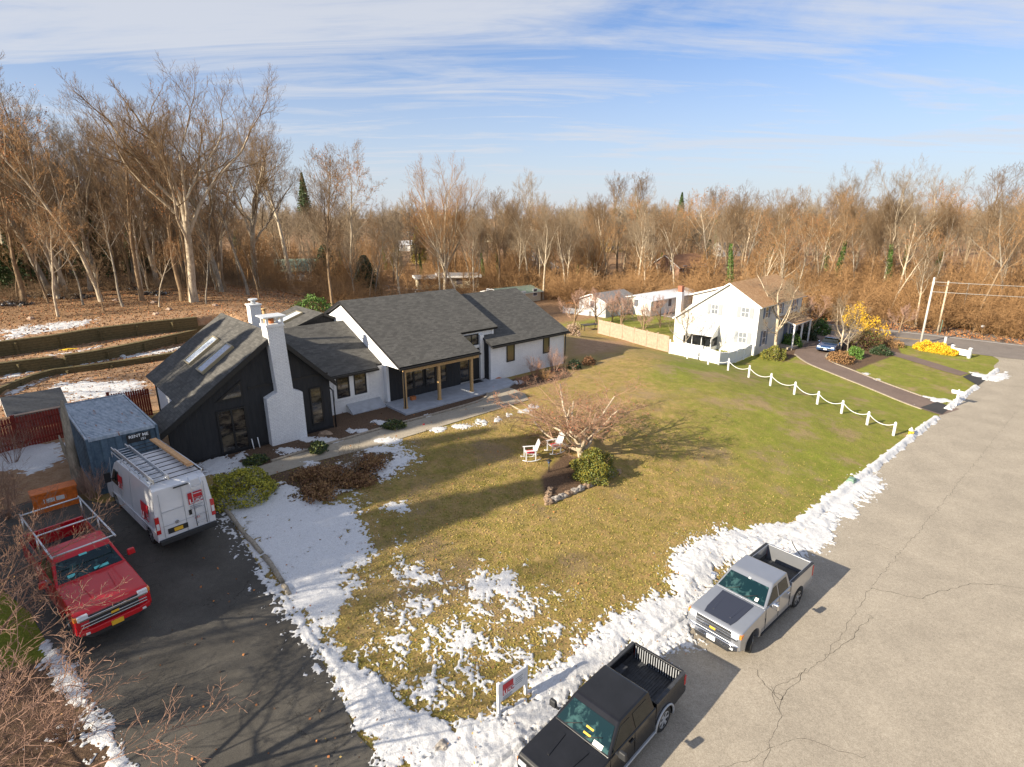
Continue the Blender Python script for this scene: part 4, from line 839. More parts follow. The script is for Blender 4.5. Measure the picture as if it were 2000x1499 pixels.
# ================================================================ FENCES
def run(pts,step):
    out=[]; P=[np.array(p[:2]) for p in pts]
    for i in range(len(P)-1):
        L=np.linalg.norm(P[i+1]-P[i]); n=max(1,round(L/step))
        for k in range(n): out.append((P[i]+(P[i+1]-P[i])*k/n,P[i]+(P[i+1]-P[i])*(k+1)/n))
    return out
def board_fence(name,label,pts,h,mm,postmm,gap=.02,bw=.14,rail=True,post_every=2.4,top='flat',cat='fence',solid=None,hs=0):
    root=thing(name,label,cat,(pts[0][0],pts[0][1],Z(pts[0][0],pts[0][1]))); ox,oy,oz=root.location
    m=MB(); r=random.Random(3)
    for a,b in run(pts,bw+gap):
        d=(b-a); L=np.linalg.norm(d); d=d/L; n=np.array((-d[1],d[0]))*.012; b2=a+d*(L-gap); z=Z(*a); hh=h+r.uniform(-.02,.02)-(hs*abs(((np.linalg.norm(a-np.array(pts[0][:2]))/post_every)%1)-.5) if hs else 0)
        q=[a-n,b2-n,b2+n,a+n]; zt=z+hh
        if top=='point':
            mid=(a+b2)/2; m.slab([(a[0]-ox,a[1]-oy,z+.04-oz),(b2[0]-ox,b2[1]-oy,z+.04-oz),(b2[0]-ox,b2[1]-oy,zt-.06-oz),(mid[0]-ox,mid[1]-oy,zt-oz),(a[0]-ox,a[1]-oy,zt-.06-oz)],(n[0]*2,n[1]*2,0),mm)
        else: m.slab([(p[0]-ox,p[1]-oy,zt-oz) for p in q],(0,0,-hh+.04),mm)
    m.build('boards',root)
    for a,b in run(pts,post_every):
        m=MB(); z=Z(*a)-oz; m.box(a[0]-ox-.055,a[0]-ox+.055,a[1]-oy-.055,a[1]-oy+.055,z-.2,z+h+.08,postmm); m.box(a[0]-ox-.07,a[0]-ox+.07,a[1]-oy-.07,a[1]-oy+.07,z+h+.08,z+h+.12,postmm); m.build('fence_post',root)
    if rail:
        m=MB()
        for a,b in run(pts,post_every):
            for f in (.2,.82): m.tube([(a[0]-ox,a[1]-oy,Z(*a)+h*f-oz),(b[0]-ox,b[1]-oy,Z(*b)+h*f-oz)],.035,mm,4)
        m.build('rail',root)
    return root
mat('stockade',(.40,.285,.21),.85,noise=(3,.2)); mat('vinyl_white',(.70,.71,.73),.45); mat('red_stain',(.20,.022,.012),.7,noise=(4,.3)); mat('red_stain_lit',(.36,.06,.02),.7)
board_fence('stockade_fence','tall tan wooden board fence running from the back yard to the white house',[at(1168,652),at(1215,664),at(1262,678),at(1305,689)],1.75,'stockade','stockade',.006,.14)
board_fence('picket_fence','white picket fence with scalloped top around the side of the white house',[at(1307,691),at(1403,713),at(1467,696)],1.35,'vinyl_white','vinyl_white',.012,.09,post_every=1.9,top='point',hs=.28)
# chain fence: posts and hanging chain
pp=[(1342,701),(1382.6,712.6),(1421.5,724),(1461.8,737.8),(1504,754),(1550.7,771),(1595.7,790),(1642.9,808),(1692.9,830.3),(1744.4,851.2)]
P=[at(*q) for q in pp]; x0,y0,z0=P[0]; cf_=thing('chain_fence','row of white posts linked by a drooping white chain across the lawn','fence',(x0,y0,z0)); ch_=MB()
for i,(x,y,z) in enumerate(P):
    m=MB(); h=.95+.12*(9-i)/9; m.box(x-x0-.06,x-x0+.06,y-y0-.06,y-y0+.06,z-z0-.2,z-z0+h,'vinyl_white'); m.box(x-x0-.05,x-x0+.05,y-y0-.05,y-y0+.05,z-z0+h,z-z0+h+.06,'vinyl_white',taper=.4); m.build('post',cf_,.008)
    if i<9:
        x1,y1,z1=P[i+1]; ch_.tube([(x-x0+(x1-x)*t,y-y0+(y1-y)*t,z-z0+.84+(z1-z)*t-.42*4*t*(1-t)*.85) for t in np.linspace(0,1,11)],.025,'vinyl_white',5)
ch_.build('chain',cf_)
# red picket fence by the container and the house, with its pale end post
board_fence('red_fence','dark red picket fence with pointed tops between the shed and the container',[at(-70,905),at(40,878),at(128,856)],1.75,'red_stain','red_stain',.012,.11,top='point')
o=board_fence('red_fence','short dark red picket fence between the container and the black house wing',[at(222,826),(at(300,812))],1.75,'red_stain','red_stain',.012,.11,top='point')
# ================================================================ TERRACE WALLS
q=NB('old_timber',.95); f=q.noise(5,5,.7,sc=(1,1,3)); sp=q.n('ShaderNodeSeparateXYZ'); q.t.links.new(q.tc.outputs['Object'],sp.inputs[0]); fr=q.math('FRACT',q.math('MULTIPLY',sp.outputs[2],5.0)); c=q.mix(q.rng(f,.3,.7),(.075,.062,.028),(.19,.15,.075)); c=q.mix(q.math('MULTIPLY',q.math('LESS_THAN',fr,.14),.6),c,(.02,.017,.01)); q.out(c,q.math('ADD',f,fr),.5,.03)
def terrace(Wp,h,label,u1):
    us=[u for u in np.arange(Wp[0,0],min(Wp[-1,0],u1),.7)]; x,y=hxy(us[0],np.interp(us[0],Wp[:,0],Wp[:,1])); b0=Z(x+.3*UH[0]-.3*VH[0],y-.3*VH[1]); root=thing('retaining_wall',label,'retaining wall',(x,y,b0)); m=MB(); r=random.Random(2)
    for i in range(len(us)-1):
        a=np.interp(us[i],Wp[:,0],Wp[:,1]); b=np.interp(us[i+1],Wp[:,0],Wp[:,1]); pa=hxy(us[i],a);pb=hxy(us[i+1],b);pc=hxy(us[i+1],b+.5);pd=hxy(us[i],a+.5); zb=Z(*hxy(us[i],a-.3)); zt=zb+h+.05
        m.slab([(p[0]-x,p[1]-y,zt-b0) for p in (pa,pb,pc,pd)],(0,0,-h-.5),'old_timber')
    m.build('timber_face',root); m=MB()
    for i in range(0,len(us)-1,4):
        a=np.interp(us[i],Wp[:,0],Wp[:,1]); p=hxy(us[i],a-.06); zb=Z(*hxy(us[i],a-.3))-b0; m.box(p[0]-x-.08,p[0]-x+.08,p[1]-y-.08,p[1]-y+.08,zb-.2,zb+h-.15,'old_timber')
    m.build('tie_end',root)
terrace(WALL1,.4,'lowest and thinnest of the three timber retaining walls behind the house',-20)
terrace(WALL2,.85,'middle of the three mossy timber retaining walls behind the house',-16.8)
terrace(WALL3,1.1,'topmost and tallest mossy timber retaining wall behind the house',-16.8)
# ================================================================ SHED AND FAR HOUSES
mat('shed_wall',(.22,.23,.25),.8); mat('shed_roof',(.05,.055,.065),.8,noise=(8,.3))
def simple_house(name,label,x,y,z,rz,L,D,H,RH,wall,roofm,cat='house',windows=3,door=True,group=None,snowy=False,over=.3):
    t=thing(name,label,cat,(x,y,z),rz,group); m=MB(); m.box(-L/2,L/2,-D/2,D/2,-1.5,H,wall); m.slab([(-L/2,-D/2,H),(-L/2,D/2,H),(-L/2,0,H+RH)],(L,0,0),wall); o=m.build('wall',t)
    for s in (-1,1):
        e=D/2+over; zz_=H-RH*over/(D/2); roofplane('roof',[(-L/2-over,s*e,zz_+.05),(L/2+over,s*e,zz_+.05),(L/2+over,0,H+RH+.05),(-L/2-over,0,H+RH+.05)],.12,roofm,'trim_white',t)
    nw=windows
    for k in range(nw):
        for zz_ in ([1.0] if H<4 else [1.0,3.6]):
            xx=-L/2+L*(k+.5)/nw
            if door and k==nw//2 and zz_==1.0: q=MB(); q.box(xx-.5,xx+.5,-D/2-.04,-D/2,-.1,2.0,'trim_white'); q.build('door',t); continue
            q=MB(); q.box(xx-.5,xx+.5,-D/2-.04,-D/2,zz_-.1,zz_+1.2,'win_white'); w=q.build('window',t); q=MB(); q.box(xx-.4,xx+.4,-D/2-.05,-D/2-.04,zz_,zz_+1.1,'pane_grey'); q.build('pane',w)
    for zz_ in ([] if windows==0 else [1.2] if H<4 else [1.2,3.7]):
        for yy in ((-D/4,D/4) if D>5 else (0,)):
            q=MB(); q.box(-L/2-.04,-L/2,yy-.45,yy+.45,zz_-.1,zz_+1.1,'win_white'); w=q.build('window',t); q=MB(); q.box(-L/2-.05,-L/2-.04,yy-.36,yy+.36,zz_,zz_+1.0,'pane_grey'); q.build('pane',w)
    return t
x,y,z=at(78,860); z=Z(x,y); sx,sy=g(72,812,Z(x,y)+.3)
shed_=simple_house('garden_shed','low grey garden shed with a dark snow-flecked gable roof behind the red fence',sx,sy,z,HH+R(4),2.2,2.2,1.1,.6,'shed_wall','shed_roof','shed',0,False)
mat('wall_cream',(.62,.55,.40),.8); mat('wall_white',(.74,.73,.70),.8); mat('wall_grey',(.42,.43,.44),.8); mat('roof_green',(.14,.18,.14),.9,noise=(2,.2)); mat('roof_grey',(.20,.19,.19),.9,noise=(2,.2)); mat('roof_snow',(.62,.64,.68),.8); mat('roof_brown',(.28,.14,.07),.9,noise=(2,.2)); mat('wall_yellow',(.62,.46,.20),.8); mat('wall_brick',(.34,.20,.14),.9,noise=(3,.2)); mat('wall_brown',(.30,.22,.15),.9,noise=(3,.2))
def fh(px_,py_,rz,L,D,H,RH,wall,roof,label,**k): x,y,z=at(px_,py_); return simple_house('distant_house',label,x,y,z,R(rz),L,D,H,RH,wall,roof,over=.4,**k)
fh(585,548,20,9,6,2.5,2.2,'wall_grey','roof_green','pale house with a weathered green roof at the edge of the clearing')
fh(955,472,150,9,7,4.5,2.4,'wall_cream','roof_grey','cream house with grey gabled roof right of the fan-shaped tree')
fh(1065,478,30,8,6,4.6,2.2,'wall_yellow','roof_grey','pale yellow house half hidden by brown trees left of the ivy trunks')
fh(1195,492,35,7,6,4.8,2.2,'wall_yellow','roof_brown','yellow house with a brown roof directly behind the ivy trunks')
fh(1325,562,35,9,7,4.6,2.0,'wall_brick','roof_brown','two-storey brown house with a tan roof behind the white house')
fh(808,462,15,8,7,4.5,2.4,'wall_white','roof_grey','white gabled house seen between the trunks left of the fan-shaped tree')
fh(745,455,10,9,6,2.8,1.6,'wall_white','roof_snow','low white house with a pale roof left of the golden-green cedars')
fh(800,490,5,8,6,2.4,1.4,'wall_grey','roof_snow','small pale-roofed house in front of the white gabled house')
fh(300,470,20,9,7,2.6,1.8,'wall_grey','roof_grey','grey house behind the trunks on the left')
fh(1420,500,20,9,6,3.,1.8,'wall_white','roof_grey','white house peeping over the evergreen behind the white house roof')
fh(1290,605,43,13,5,2.3,.5,'wall_white','roof_snow','long low white building behind the tan board fence',windows=4)
fh(1185,612,43,7,5,2.3,.9,'wall_grey','roof_grey','small grey cottage behind the bare yard trees')
fh(1000,588,40,8,6,1.7,.7,'wall_cream','roof_green','cream house with a pale green roof edge behind the right block of the main house')
def flat_house(px_,py_,rz,L,D,H,label,wall='wall_cream'):
    x,y,z=at(px_,py_); t=thing('flat_roofed_house',label,'house',(x,y,z),R(rz)); m=MB(); m.box(-L/2,L/2,-D/2,D/2,-1,H,wall); m.build('wall',t); m=MB(); m.box(-L/2-.6,L/2+.6,-D/2-.6,D/2+.6,H,H+.35,'trim_white'); m.box(-L/2-.4,L/2+.4,-D/2-.4,D/2+.4,H+.35,H+.4,'roof_grey'); m.build('roof',t)
    for k in range(3): q=MB(); a=-L/2+L*(k+.5)/3; q.box(a-.6,a+.6,-D/2-.04,-D/2,.8,1.9,'pane_grey'); q.build('window',t)
flat_house(895,560,10,8,6,2.2,'low flat-roofed house with a white fascia right of the fan-shaped trunk'); flat_house(838,562,15,5,4,2.0,'small cream flat-roofed outbuilding left of the fan-shaped trunk')
x,y,z=at(160,545); t=thing('log_store','dark open-fronted wooden shelter among the trees behind the terraces','shelter',(x,y,z),R(20)); m=MB(); m.box(-1.8,1.8,-1,1,1.7,1.85,'bark_brown'); m.build('roof',t); m=MB()
for a in (-1.7,1.7):
    for b in (-.9,.9): m.box(a-.07,a+.07,b-.07,b+.07,-.2,1.7,'bark_brown')
m.build('post',t); m=MB(); m.box(-1.6,1.6,.2,.8,0,1.3,'trim_black'); m.build('log_pile',t)
def wire_fence(pts,label,h=1.3):
    t=thing('wire_fence',label,'fence',(pts[0][0],pts[0][1],pts[0][2])); ox,oy,oz=t.location; m=MB()
    for a,b in run(pts,2.5): m.tube([(a[0]-ox,a[1]-oy,Z(*a)-oz-.1),(a[0]-ox,a[1]-oy,Z(*a)-oz+h)],.03,'grey_metal',5); m.tube([(a[0]-ox,a[1]-oy,Z(*a)-oz+h),(b[0]-ox,b[1]-oy,Z(*b)-oz+h)],.02,'grey_metal',4); m.tube([(a[0]-ox,a[1]-oy,Z(*a)-oz+.5*h),(b[0]-ox,b[1]-oy,Z(*b)-oz+.5*h)],.012,'grey_metal',3)
    m.build('wire_panel',t)
wire_fence([at(700,562),at(760,572),at(850,585)],'grey wire fence along the clearing behind the main roof')
def rail_f(): 
    pts=[at(1100,612),at(1150,618)]; return board_fence('picket_fence','small white picket fence behind the right end of the main house',pts,.9,'vinyl_white','vinyl_white',.06,.08,top='point')
rail_f()
# ================================================================ VEHICLES
def paint(name,col,rough=.28,metal=.0,coat=1.0,n=.05): return mat(name,col,rough,metal,noise=(1.5,n),coat=coat)
paint('paint_silver',(.34,.355,.39),.28,.6); paint('paint_blk',(.006,.006,.008),.25,0,.25,.5); paint('paint_red',(.50,.006,.014),.35,.0,.35); paint('paint_van',(.66,.67,.70),.35,0,.6); paint('paint_blue',(.02,.06,.16),.25,.3)  # black paint: strong mottling stands in for clear-coat reflections
mat('hood_stripe',(.022,.026,.045),.35,coat=.4); mat('chrome',(.78,.80,.84),.12,metal=1); mat('rubber',(.018,.018,.018),.85,noise=(12,.3)); mat('alloy',(.48,.49,.51),.3,metal=.85); mat('plastic_dark',(.022,.023,.026),.6); mat('bed_dark',(.035,.038,.045),.8,noise=(6,.4)); mat('lamp_red',(.50,.012,.012),.2,coat=.5); mat('lamp_amber',(.70,.22,.03),.2,coat=.5); mat('lamp_clear',(.62,.64,.66),.1,coat=1); mat('plate_white',(.75,.75,.72),.5); mat('plate_gold',(.72,.42,.03),.5); mat('windscreen',(.004,.016,.020),.03,spec=.5,coat=0); 
q=NB('windscreen_reflect',.03); q.b.inputs['Specular IOR Level'].default_value=.6; f=q.noise(2.6,4,.65,dist=.6); q.out(q.mix(q.rng(f,.50,.62),(.004,.018,.022),(.035,.085,.085))); MATS['windscreen']=MATS['windscreen_reflect']  # windscreen: noise patches paint tree reflections into the glass colour
mat('side_glass',(.012,.016,.014),.04,spec=.6,coat=0); mat('seat_grey',(.20,.24,.23),.8); mat('aluminium',(.62,.64,.67),.35,metal=.8); mat('wood_new',(.58,.33,.15),.75,noise=(8,.2)); mat('logo_red',(.52,.018,.03),.5); mat('ink_black',(.02,.02,.02),.6); mat('ink_white',(.85,.85,.85),.6)
def wheel(parent,x,y,r,w,side,rim='alloy',steer=0,spokes=6):
    t=MB(); n=28; M=Matrix.Translation((x,y,r))@Matrix.Rotation(steer,4,'Z')
    prof=[(r*.66,-w/2),(r*.93,-w/2),(r,-w*.36),(r,w*.36),(r*.93,w/2),(r*.66,w/2),(r*.60,w*.2)]
    V=[M@Vector((a*math.cos(2*math.pi*k/n),b*side,a*math.sin(2*math.pi*k/n))) for a,b in prof for k in range(n)]
    F=[(i*n+k,i*n+(k+1)%n,(i+1)*n+(k+1)%n,(i+1)*n+k) for i in range(len(prof)-1) for k in range(n)]
    t.raw(V,F,'rubber',True); o=t.build('wheel',parent)
    m=MB(); V=[M@Vector((a*math.cos(2*math.pi*k/n),b*side,a*math.sin(2*math.pi*k/n))) for a,b in ((r*.66,w*.48),(r*.62,w*.5),(r*.58,w*.30),(r*.2,w*.26),(.001,w*.30)) for k in range(n)]
    F=[(i*n+k,i*n+(k+1)%n,(i+1)*n+(k+1)%n,(i+1)*n+k) for i in range(4) for k in range(n)]; m.raw(V,F,'plastic_dark',True)
    V=[M@Vector((a*math.cos(2*math.pi*k/n),b*side,a*math.sin(2*math.pi*k/n))) for a,b in ((r*.68,w*.49),(r*.6,w*.51)) for k in range(n)]; m.raw(V,[(k,(k+1)%n,n+(k+1)%n,n+k) for k in range(n)],rim,True)
    for k in range(spokes):
        a=2*math.pi*k/spokes; d=Vector((math.cos(a),0,math.sin(a))); e=Vector((-math.sin(a),0,math.cos(a))); c0=d*r*.12; c1=d*r*.62
        m.poly([M@(c0+e*r*.1+Vector((0,w*.46*side,0))),M@(c1+e*r*.13+Vector((0,w*.5*side,0))),M@(c1-e*r*.13+Vector((0,w*.5*side,0))),M@(c0-e*r*.1+Vector((0,w*.46*side,0)))],rim)
    m.tube([M@Vector((0,w*.2*side,0)),M@Vector((0,w*.52*side,0))],r*.17,rim,12); m.build('rim',o); return o
def arch(cx,r,z0,n=9,rev=False):
    a0=math.asin(min(1,max(-1,(z0-.0)/r))) if False else 0
    pts=[(cx+r*math.cos(t),z0+r*math.sin(t)) for t in np.linspace(0,math.pi,n)]
    return pts
def extr(m,prof,y0,y1,mm,tumble=0,zb=0,crown=0):
    """extrude side outline (x,z) across y0..y1; upper part leans inward by tumble per metre above zb"""
    def yy(y,z): return y-math.copysign(max(0,z-zb)*tumble,y)
    A=[(x,yy(y0,z),z) for x,z in prof]; B=[(x,yy(y1,z),z) for x,z in prof]; n=len(prof); k=len(m.v); m.v+=A+B; i=m.m(mm)
    m.f.append(tuple(range(k,k+n))); m.f.append(tuple(reversed(range(k+n,k+2*n)))); m.mi+=[i,i]; m.sm+=[False,False]
    for q in range(n):
        r=(q+1)%n; m.f.append((k+q,k+n+q,k+n+r,k+r)); m.mi.append(i); m.sm.append(False)
def fixn(o):
    bm=bmesh.new(); bm.from_mesh(o.data); bmesh.ops.recalc_face_normals(bm,faces=bm.faces[:]); bm.to_mesh(o.data); bm.free(); return o
def pickup(name,label,x,y,z,rz,P,paintm,group=None,pitch=0):
    t=thing(name,label,'pickup truck',(x,y,z),rz,group); t.rotation_euler=(0,pitch,rz)
    L,Wd,wb,fo,r,zb,zr=P['L'],P['W']/2,P['wb'],P['fo'],P['r'],P['belt'],P['roof']; xf=L/2; xr=-L/2; fx=xf-fo; rx=fx-wb; cab0=P['cabback']; cowl=P['cowl']; rail=P['rail']; rk=.42; ra=r+.09; hood=P['hood']
    def arcpts(c): return [(c+ra*math.cos(a),r-.02+ra*math.sin(a)) for a in np.linspace(-.25,math.pi+.25,13)]
    # body front + cab lower
    fr=[(xf-.02,.62),(xf,.9),(xf-.04,hood-.12),(xf-.14,hood-.03),(xf-.5,hood+.01),(cowl,zb+.01),(cab0,zb+.02),(cab0,rk)]
    fr+= [(fx-ra-.12,rk)]+arcpts(fx)[::-1]+[(xf-.25,.45),(xf-.05,.5)]
    m=MB(); extr(m,fr,-Wd,Wd,paintm,.10,zb*.72); body=fixn(m.build('body',t,.055,3,ang=28))
    rr_=[(cab0-.02,rk),(cab0-.02,rail),(xr+.06,rail),(xr+.02,rail-.1),(xr+.03,.55),(rx-ra-.1,.5)]+arcpts(rx)[::1][::-1][::-1]
    rp_=[(cab0-.02,rk),(cab0-.02,rail),(xr+.06,rail),(xr+.02,.55)]+[(rx-ra-.04,.5)]+arcpts(rx)[::-1]+[(rx+ra+.05,rk)]
    for s in (-1,1):
        m=MB(); extr(m,rp_,s*(Wd-.02),s*(Wd-.14),paintm,.05,zb*.72); fixn(m.build('bed_side',t,.03,3,ang=28))
        m=MB(); m.box(xr+.05,cab0-.05,s*(Wd-.085)-.055,s*(Wd-.085)+.055,rail-.015,rail+.012,P['railmat']); m.build('bed_rail',t,.01)
    m=MB(); m.box(xr,xr+.09,-Wd+.12,Wd-.12,.58,rail,paintm); m.build('tailgate',t,.02); m=MB(); 
    m.box(xr+.09,cab0-.05,-Wd+.14,Wd-.14,.72,.76,'bed_dark'); m.box(cab0-.1,cab0-.04,-Wd+.14,Wd-.14,.76,rail-.01,'bed_dark')
    for s in (-1,1):
        m.box(xr+.09,cab0-.1,s*(Wd-.14)-.012,s*(Wd-.14)+.012,.76,rail-.02,'bed_dark'); m.box(rx-.42,rx+.42,s*(Wd-.27)-.12,s*(Wd-.27)+.12,.76,1.0,'bed_dark')
    yy=-Wd+.2
    while yy<Wd-.2: m.box(xr+.15,cab0-.15,yy,yy+.04,.76,.775,'bed_dark'); (m.box(xr+.09,xr+.105,yy,yy+.03,.78,rail-.05,P['gatemat']) if P.get('gatemat') else None); yy+=.085
    m.build('cargo_bed',t)
    m=MB(); m.box(xr+.3,xf-.35,-Wd+.18,Wd-.18,.38,.62,'plastic_dark'); 
    for c in (fx,rx): m.box(c-ra+.02,c+ra-.02,-Wd+.3,Wd-.3,.5,.74 if c==rx else .95,'plastic_dark')
    m.build('chassis',t)
    # greenhouse
    A0=cowl+.02; A1=P['roof0']; B1=P['roof1']; B0=cab0+.05; tum=P['tum']
    gh=[(A0,zb),(A1,zr-.04),(A1-.12,zr),(B1+.1,zr),(B1,zr-.05),(B0,zb)]
    m=MB(); extr(m,gh,-(Wd-.05),Wd-.05,paintm,tum,zb); fixn(m.build('cab',t,.05,3,ang=25))
    yb=Wd-.05; hy=lambda z: yb-max(0,z-zb)*tum
    def fx_(z): return A0+(A1-A0)*(z-zb)/(zr-.04-zb)
    zl,zt=zb+.05,zr-.12; e=.012
    slope=Vector((zr-.04-zb,0,A0-A1)).normalized()
    m=MB(); Q_=[(fx_(zl),-hy(zl)+.07,zl),(fx_(zl),hy(zl)-.07,zl),(fx_(zt),hy(zt)-.09,zt),(fx_(zt),-hy(zt)+.09,zt)]; m.slab([Vector(q)+slope*e for q in Q_],-slope*.01,'windscreen'); ws=m.build('windscreen',t,0)
    m=MB(); 
    for a in (-.55,.12): m.tube([Vector((fx_(zl)+.0,a,zl+.01))+slope*.03,Vector((fx_(zl+.16),a+.42,zl+.16))+slope*.03],.012,'plastic_dark',5)
    m.build('wiper',ws)
    if P.get('papers'):
        for (a,b,c,d,mm_) in P['papers']:
            m=MB(); m.slab([Vector((fx_(zb+c),a,zb+c))+slope*.016,Vector((fx_(zb+c),b,zb+c))+slope*.016,Vector((fx_(zb+d),b,zb+d))+slope*.016,Vector((fx_(zb+d),a,zb+d))+slope*.016],-slope*.002,mm_); m.build('paper',ws)
    zl2,zt2=zb+.05,zr-.13; rxs=B0+(B1-B0)*.5
    m=MB(); m.slab([(B0-.01+(B1-B0)*.12,-.6,zl2),(B0-.01+(B1-B0)*.12,.6,zl2),(B1-.012,.55,zt2),(B1-.012,-.55,zt2)],(.006,0,0),'side_glass'); m.build('rear_window',t)
    for s in (-1,1):
        for (xa,xb,xc,xd) in P['glass']:   # bottom front,bottom rear,top rear,top front
            m=MB(); q=[(xa,s*(hy(zl2)+e),zl2),(xb,s*(hy(zl2)+e),zl2),(xc,s*(hy(zt2)+e),zt2),(xd,s*(hy(zt2)+e),zt2)]; m.slab(q,(0,-s*.008,0),'side_glass'); fixn(m.build('side_window',t))
        m=MB()
        for xx in P['doorx']:
            m.box(xx-.007,xx+.007,s*(Wd-.012)-.014,s*(Wd-.012)+.014,rk+.05,zb*.72,'plastic_dark'); m.slab([(xx-.007,s*(Wd+.001),zb*.72),(xx+.007,s*(Wd+.001),zb*.72),(xx+.007,s*(Wd+.001-.1*zb*.28),zb),(xx-.007,s*(Wd+.001-.1*zb*.28),zb)],(0,-s*.01,0),'plastic_dark')
        fixn(m.build('door_seam',t))
        for xx in P['handles']: m=MB(); m.box(xx-.09,xx+.09,s*(Wd-.0)-.02,s*(Wd-.0)+.02,zb-.17,zb-.13,P['trim']); m.build('door_handle',t,.008)
        m=MB(); mxp=A0-.28; m.box(mxp-.02,mxp+.04,s*(Wd-.02),s*(Wd+.10),zb+.05,zb+.09,'plastic_dark'); m.build('mirror_arm',t)
        m=MB(); M_=Matrix.Translation((mxp+.02,s*(Wd+.19),zb+.14)); m.box(-.07,.06,-.12,.12,-.1,.12,P['mirror'],M_,.85); m.build('mirror',t,.035,3)
        m=MB(); m.box(xr+.5 if False else cab0,fx-ra-.1,s*(Wd-.02)-.05,s*(Wd-.02)+.05,.33,.40,P['step']); m.build('side_step',t,.015)
        if P.get('flare'):
            for c in (fx,rx):
                m=MB(); pth=[(c+(ra+.01)*math.cos(a),s*(Wd+.005),r-.02+(ra+.01)*math.sin(a)) for a in np.linspace(-.15,math.pi+.15,14)]; m.tube(pth,.035,P['flare'],6); m.build('wheel_flare',t)
    # front face
    gz0,gz1=P['grille']; yg=Wd-.36
    m=MB(); m.box(xf-.03,xf+.02,-yg,yg,gz0,gz1,'plastic_dark'); m.build('grille',t,.01); 
    m=MB()
    for k,zz_ in enumerate(P['bars']): m.box(xf+.0,xf+.05,-yg-(.22 if P.get('wide') else 0),yg+(.22 if P.get('wide') else 0),zz_-.018,zz_+.018,P['barmat'])
    if P.get('barbig'): m.box(xf-.0,xf+.055,-Wd+.12,Wd-.12,P['barbig']-.035,P['barbig']+.035,P['barmat'])
    m.build('grille_bar',t,.01)
    m=MB(); m.box(xf+.05,xf+.07,-.11,.11,(gz0+gz1)/2-.04,(gz0+gz1)/2+.04,'plate_gold'); m.build('badge',t,.01)
    for s in (-1,1):
        m=MB(); m.box(xf-.14,xf+.015,s*(Wd-.22)-.14,s*(Wd-.22)+.14,P['lamp'][0],P['lamp'][1],'lamp_clear'); m.box(xf-.22,xf-.02,s*(Wd-.05)-.055,s*(Wd-.05)+.045,P['lamp'][0]+.02,P['lamp'][1],'lamp_amber'); m.build('headlight',t,.015)
        m=MB(); m.box(xr-.015,xr+.10,s*(Wd-.09)-.07,s*(Wd-.09)+.07,.85,rail-.12,'lamp_red'); m.build('tail_light',t,.015)
        if P.get('fog'): m=MB(); m.box(xf+.06,xf+.075,s*(Wd-.3)-.09,s*(Wd-.3)+.09,.5,.58,'lamp_clear'); m.build('fog_light',t,.01)
    bz0,bz1=P['bumper']; m=MB(); m.slab([(xf-.3,-Wd-.0,bz1),(xf+.0,-Wd+.06,bz1),(xf+.1,-Wd+.4,bz1),(xf+.1,Wd-.4,bz1),(xf,Wd-.06,bz1),(xf-.3,Wd,bz1)],(0,0,bz0-bz1),P['bumpmat']); fixn(m.build('front_bumper',t,.03,3))
    m=MB(); m.slab([(xf-.25,-Wd+.08,bz0),(xf+.06,-Wd+.4,bz0),(xf+.06,Wd-.4,bz0),(xf-.25,Wd-.08,bz0)],(0,0,-.16),'plastic_dark'); m.build('air_dam',t,.02)
    m=MB(); m.box(xr-.12,xr+.05,-Wd+.05,Wd-.05,.48,.68,P['rbump']); m.build('rear_bumper',t,.03)
    m=MB(); m.box(xf+.1,xf+.115,-.16,.16,bz0-.02,bz0+.14,P['plate']); m.build('number_plate',t)
    if P.get('hoodmat'):
        m=MB(); hx0,hx1=cowl+.12,xf-.2; zf=lambda x_: hood+.026+(zb+.022-hood-.01)*(xf-.5-x_)/(xf-.5-cowl) if x_<xf-.5 else hood+.028-.045*(x_-xf+.5)/.36
        cols=[(-.42,-.30),(.42,.30)]; m.slab([(hx0,-.60,zf(hx0)+.0),(hx0,.60,zf(hx0)),(xf-.5,.56,zf(xf-.5)),(hx1,.50,zf(hx1)),(hx1,-.50,zf(hx1)),(xf-.5,-.56,zf(xf-.5))],(0,0,-.03),P['hoodmat']); m.build('hood_panel',t,.006)
    m=MB()
    zf=lambda x_: hood+.015+(zb+.012-hood-.01)*(xf-.5-x_)/(xf-.5-cowl)
    for s in (-1,1):
        m.slab([(cowl+.2,s*.40-.05,zf(cowl+.2)+.02),(cowl+.2,s*.40+.05,zf(cowl+.2)+.02),(xf-.5,s*.32+.035,zf(xf-.5)+.02),(xf-.5,s*.32-.035,zf(xf-.5)+.02)],(0,0,-.04),P.get('hoodmat') or paintm)
    m.build('hood_crease',t,.012)
    for c,st in ((fx,P.get('steer',0)),(rx,0)):
        for s in (-1,1): wheel(t,c,s*(Wd-.14),r,.26,s,P['rim'],st)
    return t
CREW=dict(L=5.85,W=2.03,wb=3.64,fo=.95,r=.415,belt=1.30,roof=1.90,cabback=-.92,cowl=1.18,rail=1.42,hood=1.22,roof0=.42,roof1=-.78,tum=.30,railmat='plastic_dark',glass=[(1.0,.16,.16,.40),(.06,-.66,-.62,.06)],doorx=[1.12,.11,-.80],handles=[.3,-.62],trim='chrome',mirror='chrome',step='plastic_dark',grille=(.74,1.12),bars=(.82,1.05),barmat='chrome',barbig=.94,lamp=(.98,1.14),fog=True,bumper=(.50,.70),bumpmat='chrome',rbump='chrome',plate='plate_white',hoodmat='hood_stripe',rim='alloy',steer=R(20),papers=[(.50,.62,.08,.16,'plate_white'),(-.04,.04,.47,.51,'plate_white')])
fx1,fy1=8.35,16.54; rx1,ry1=11.1,18.94
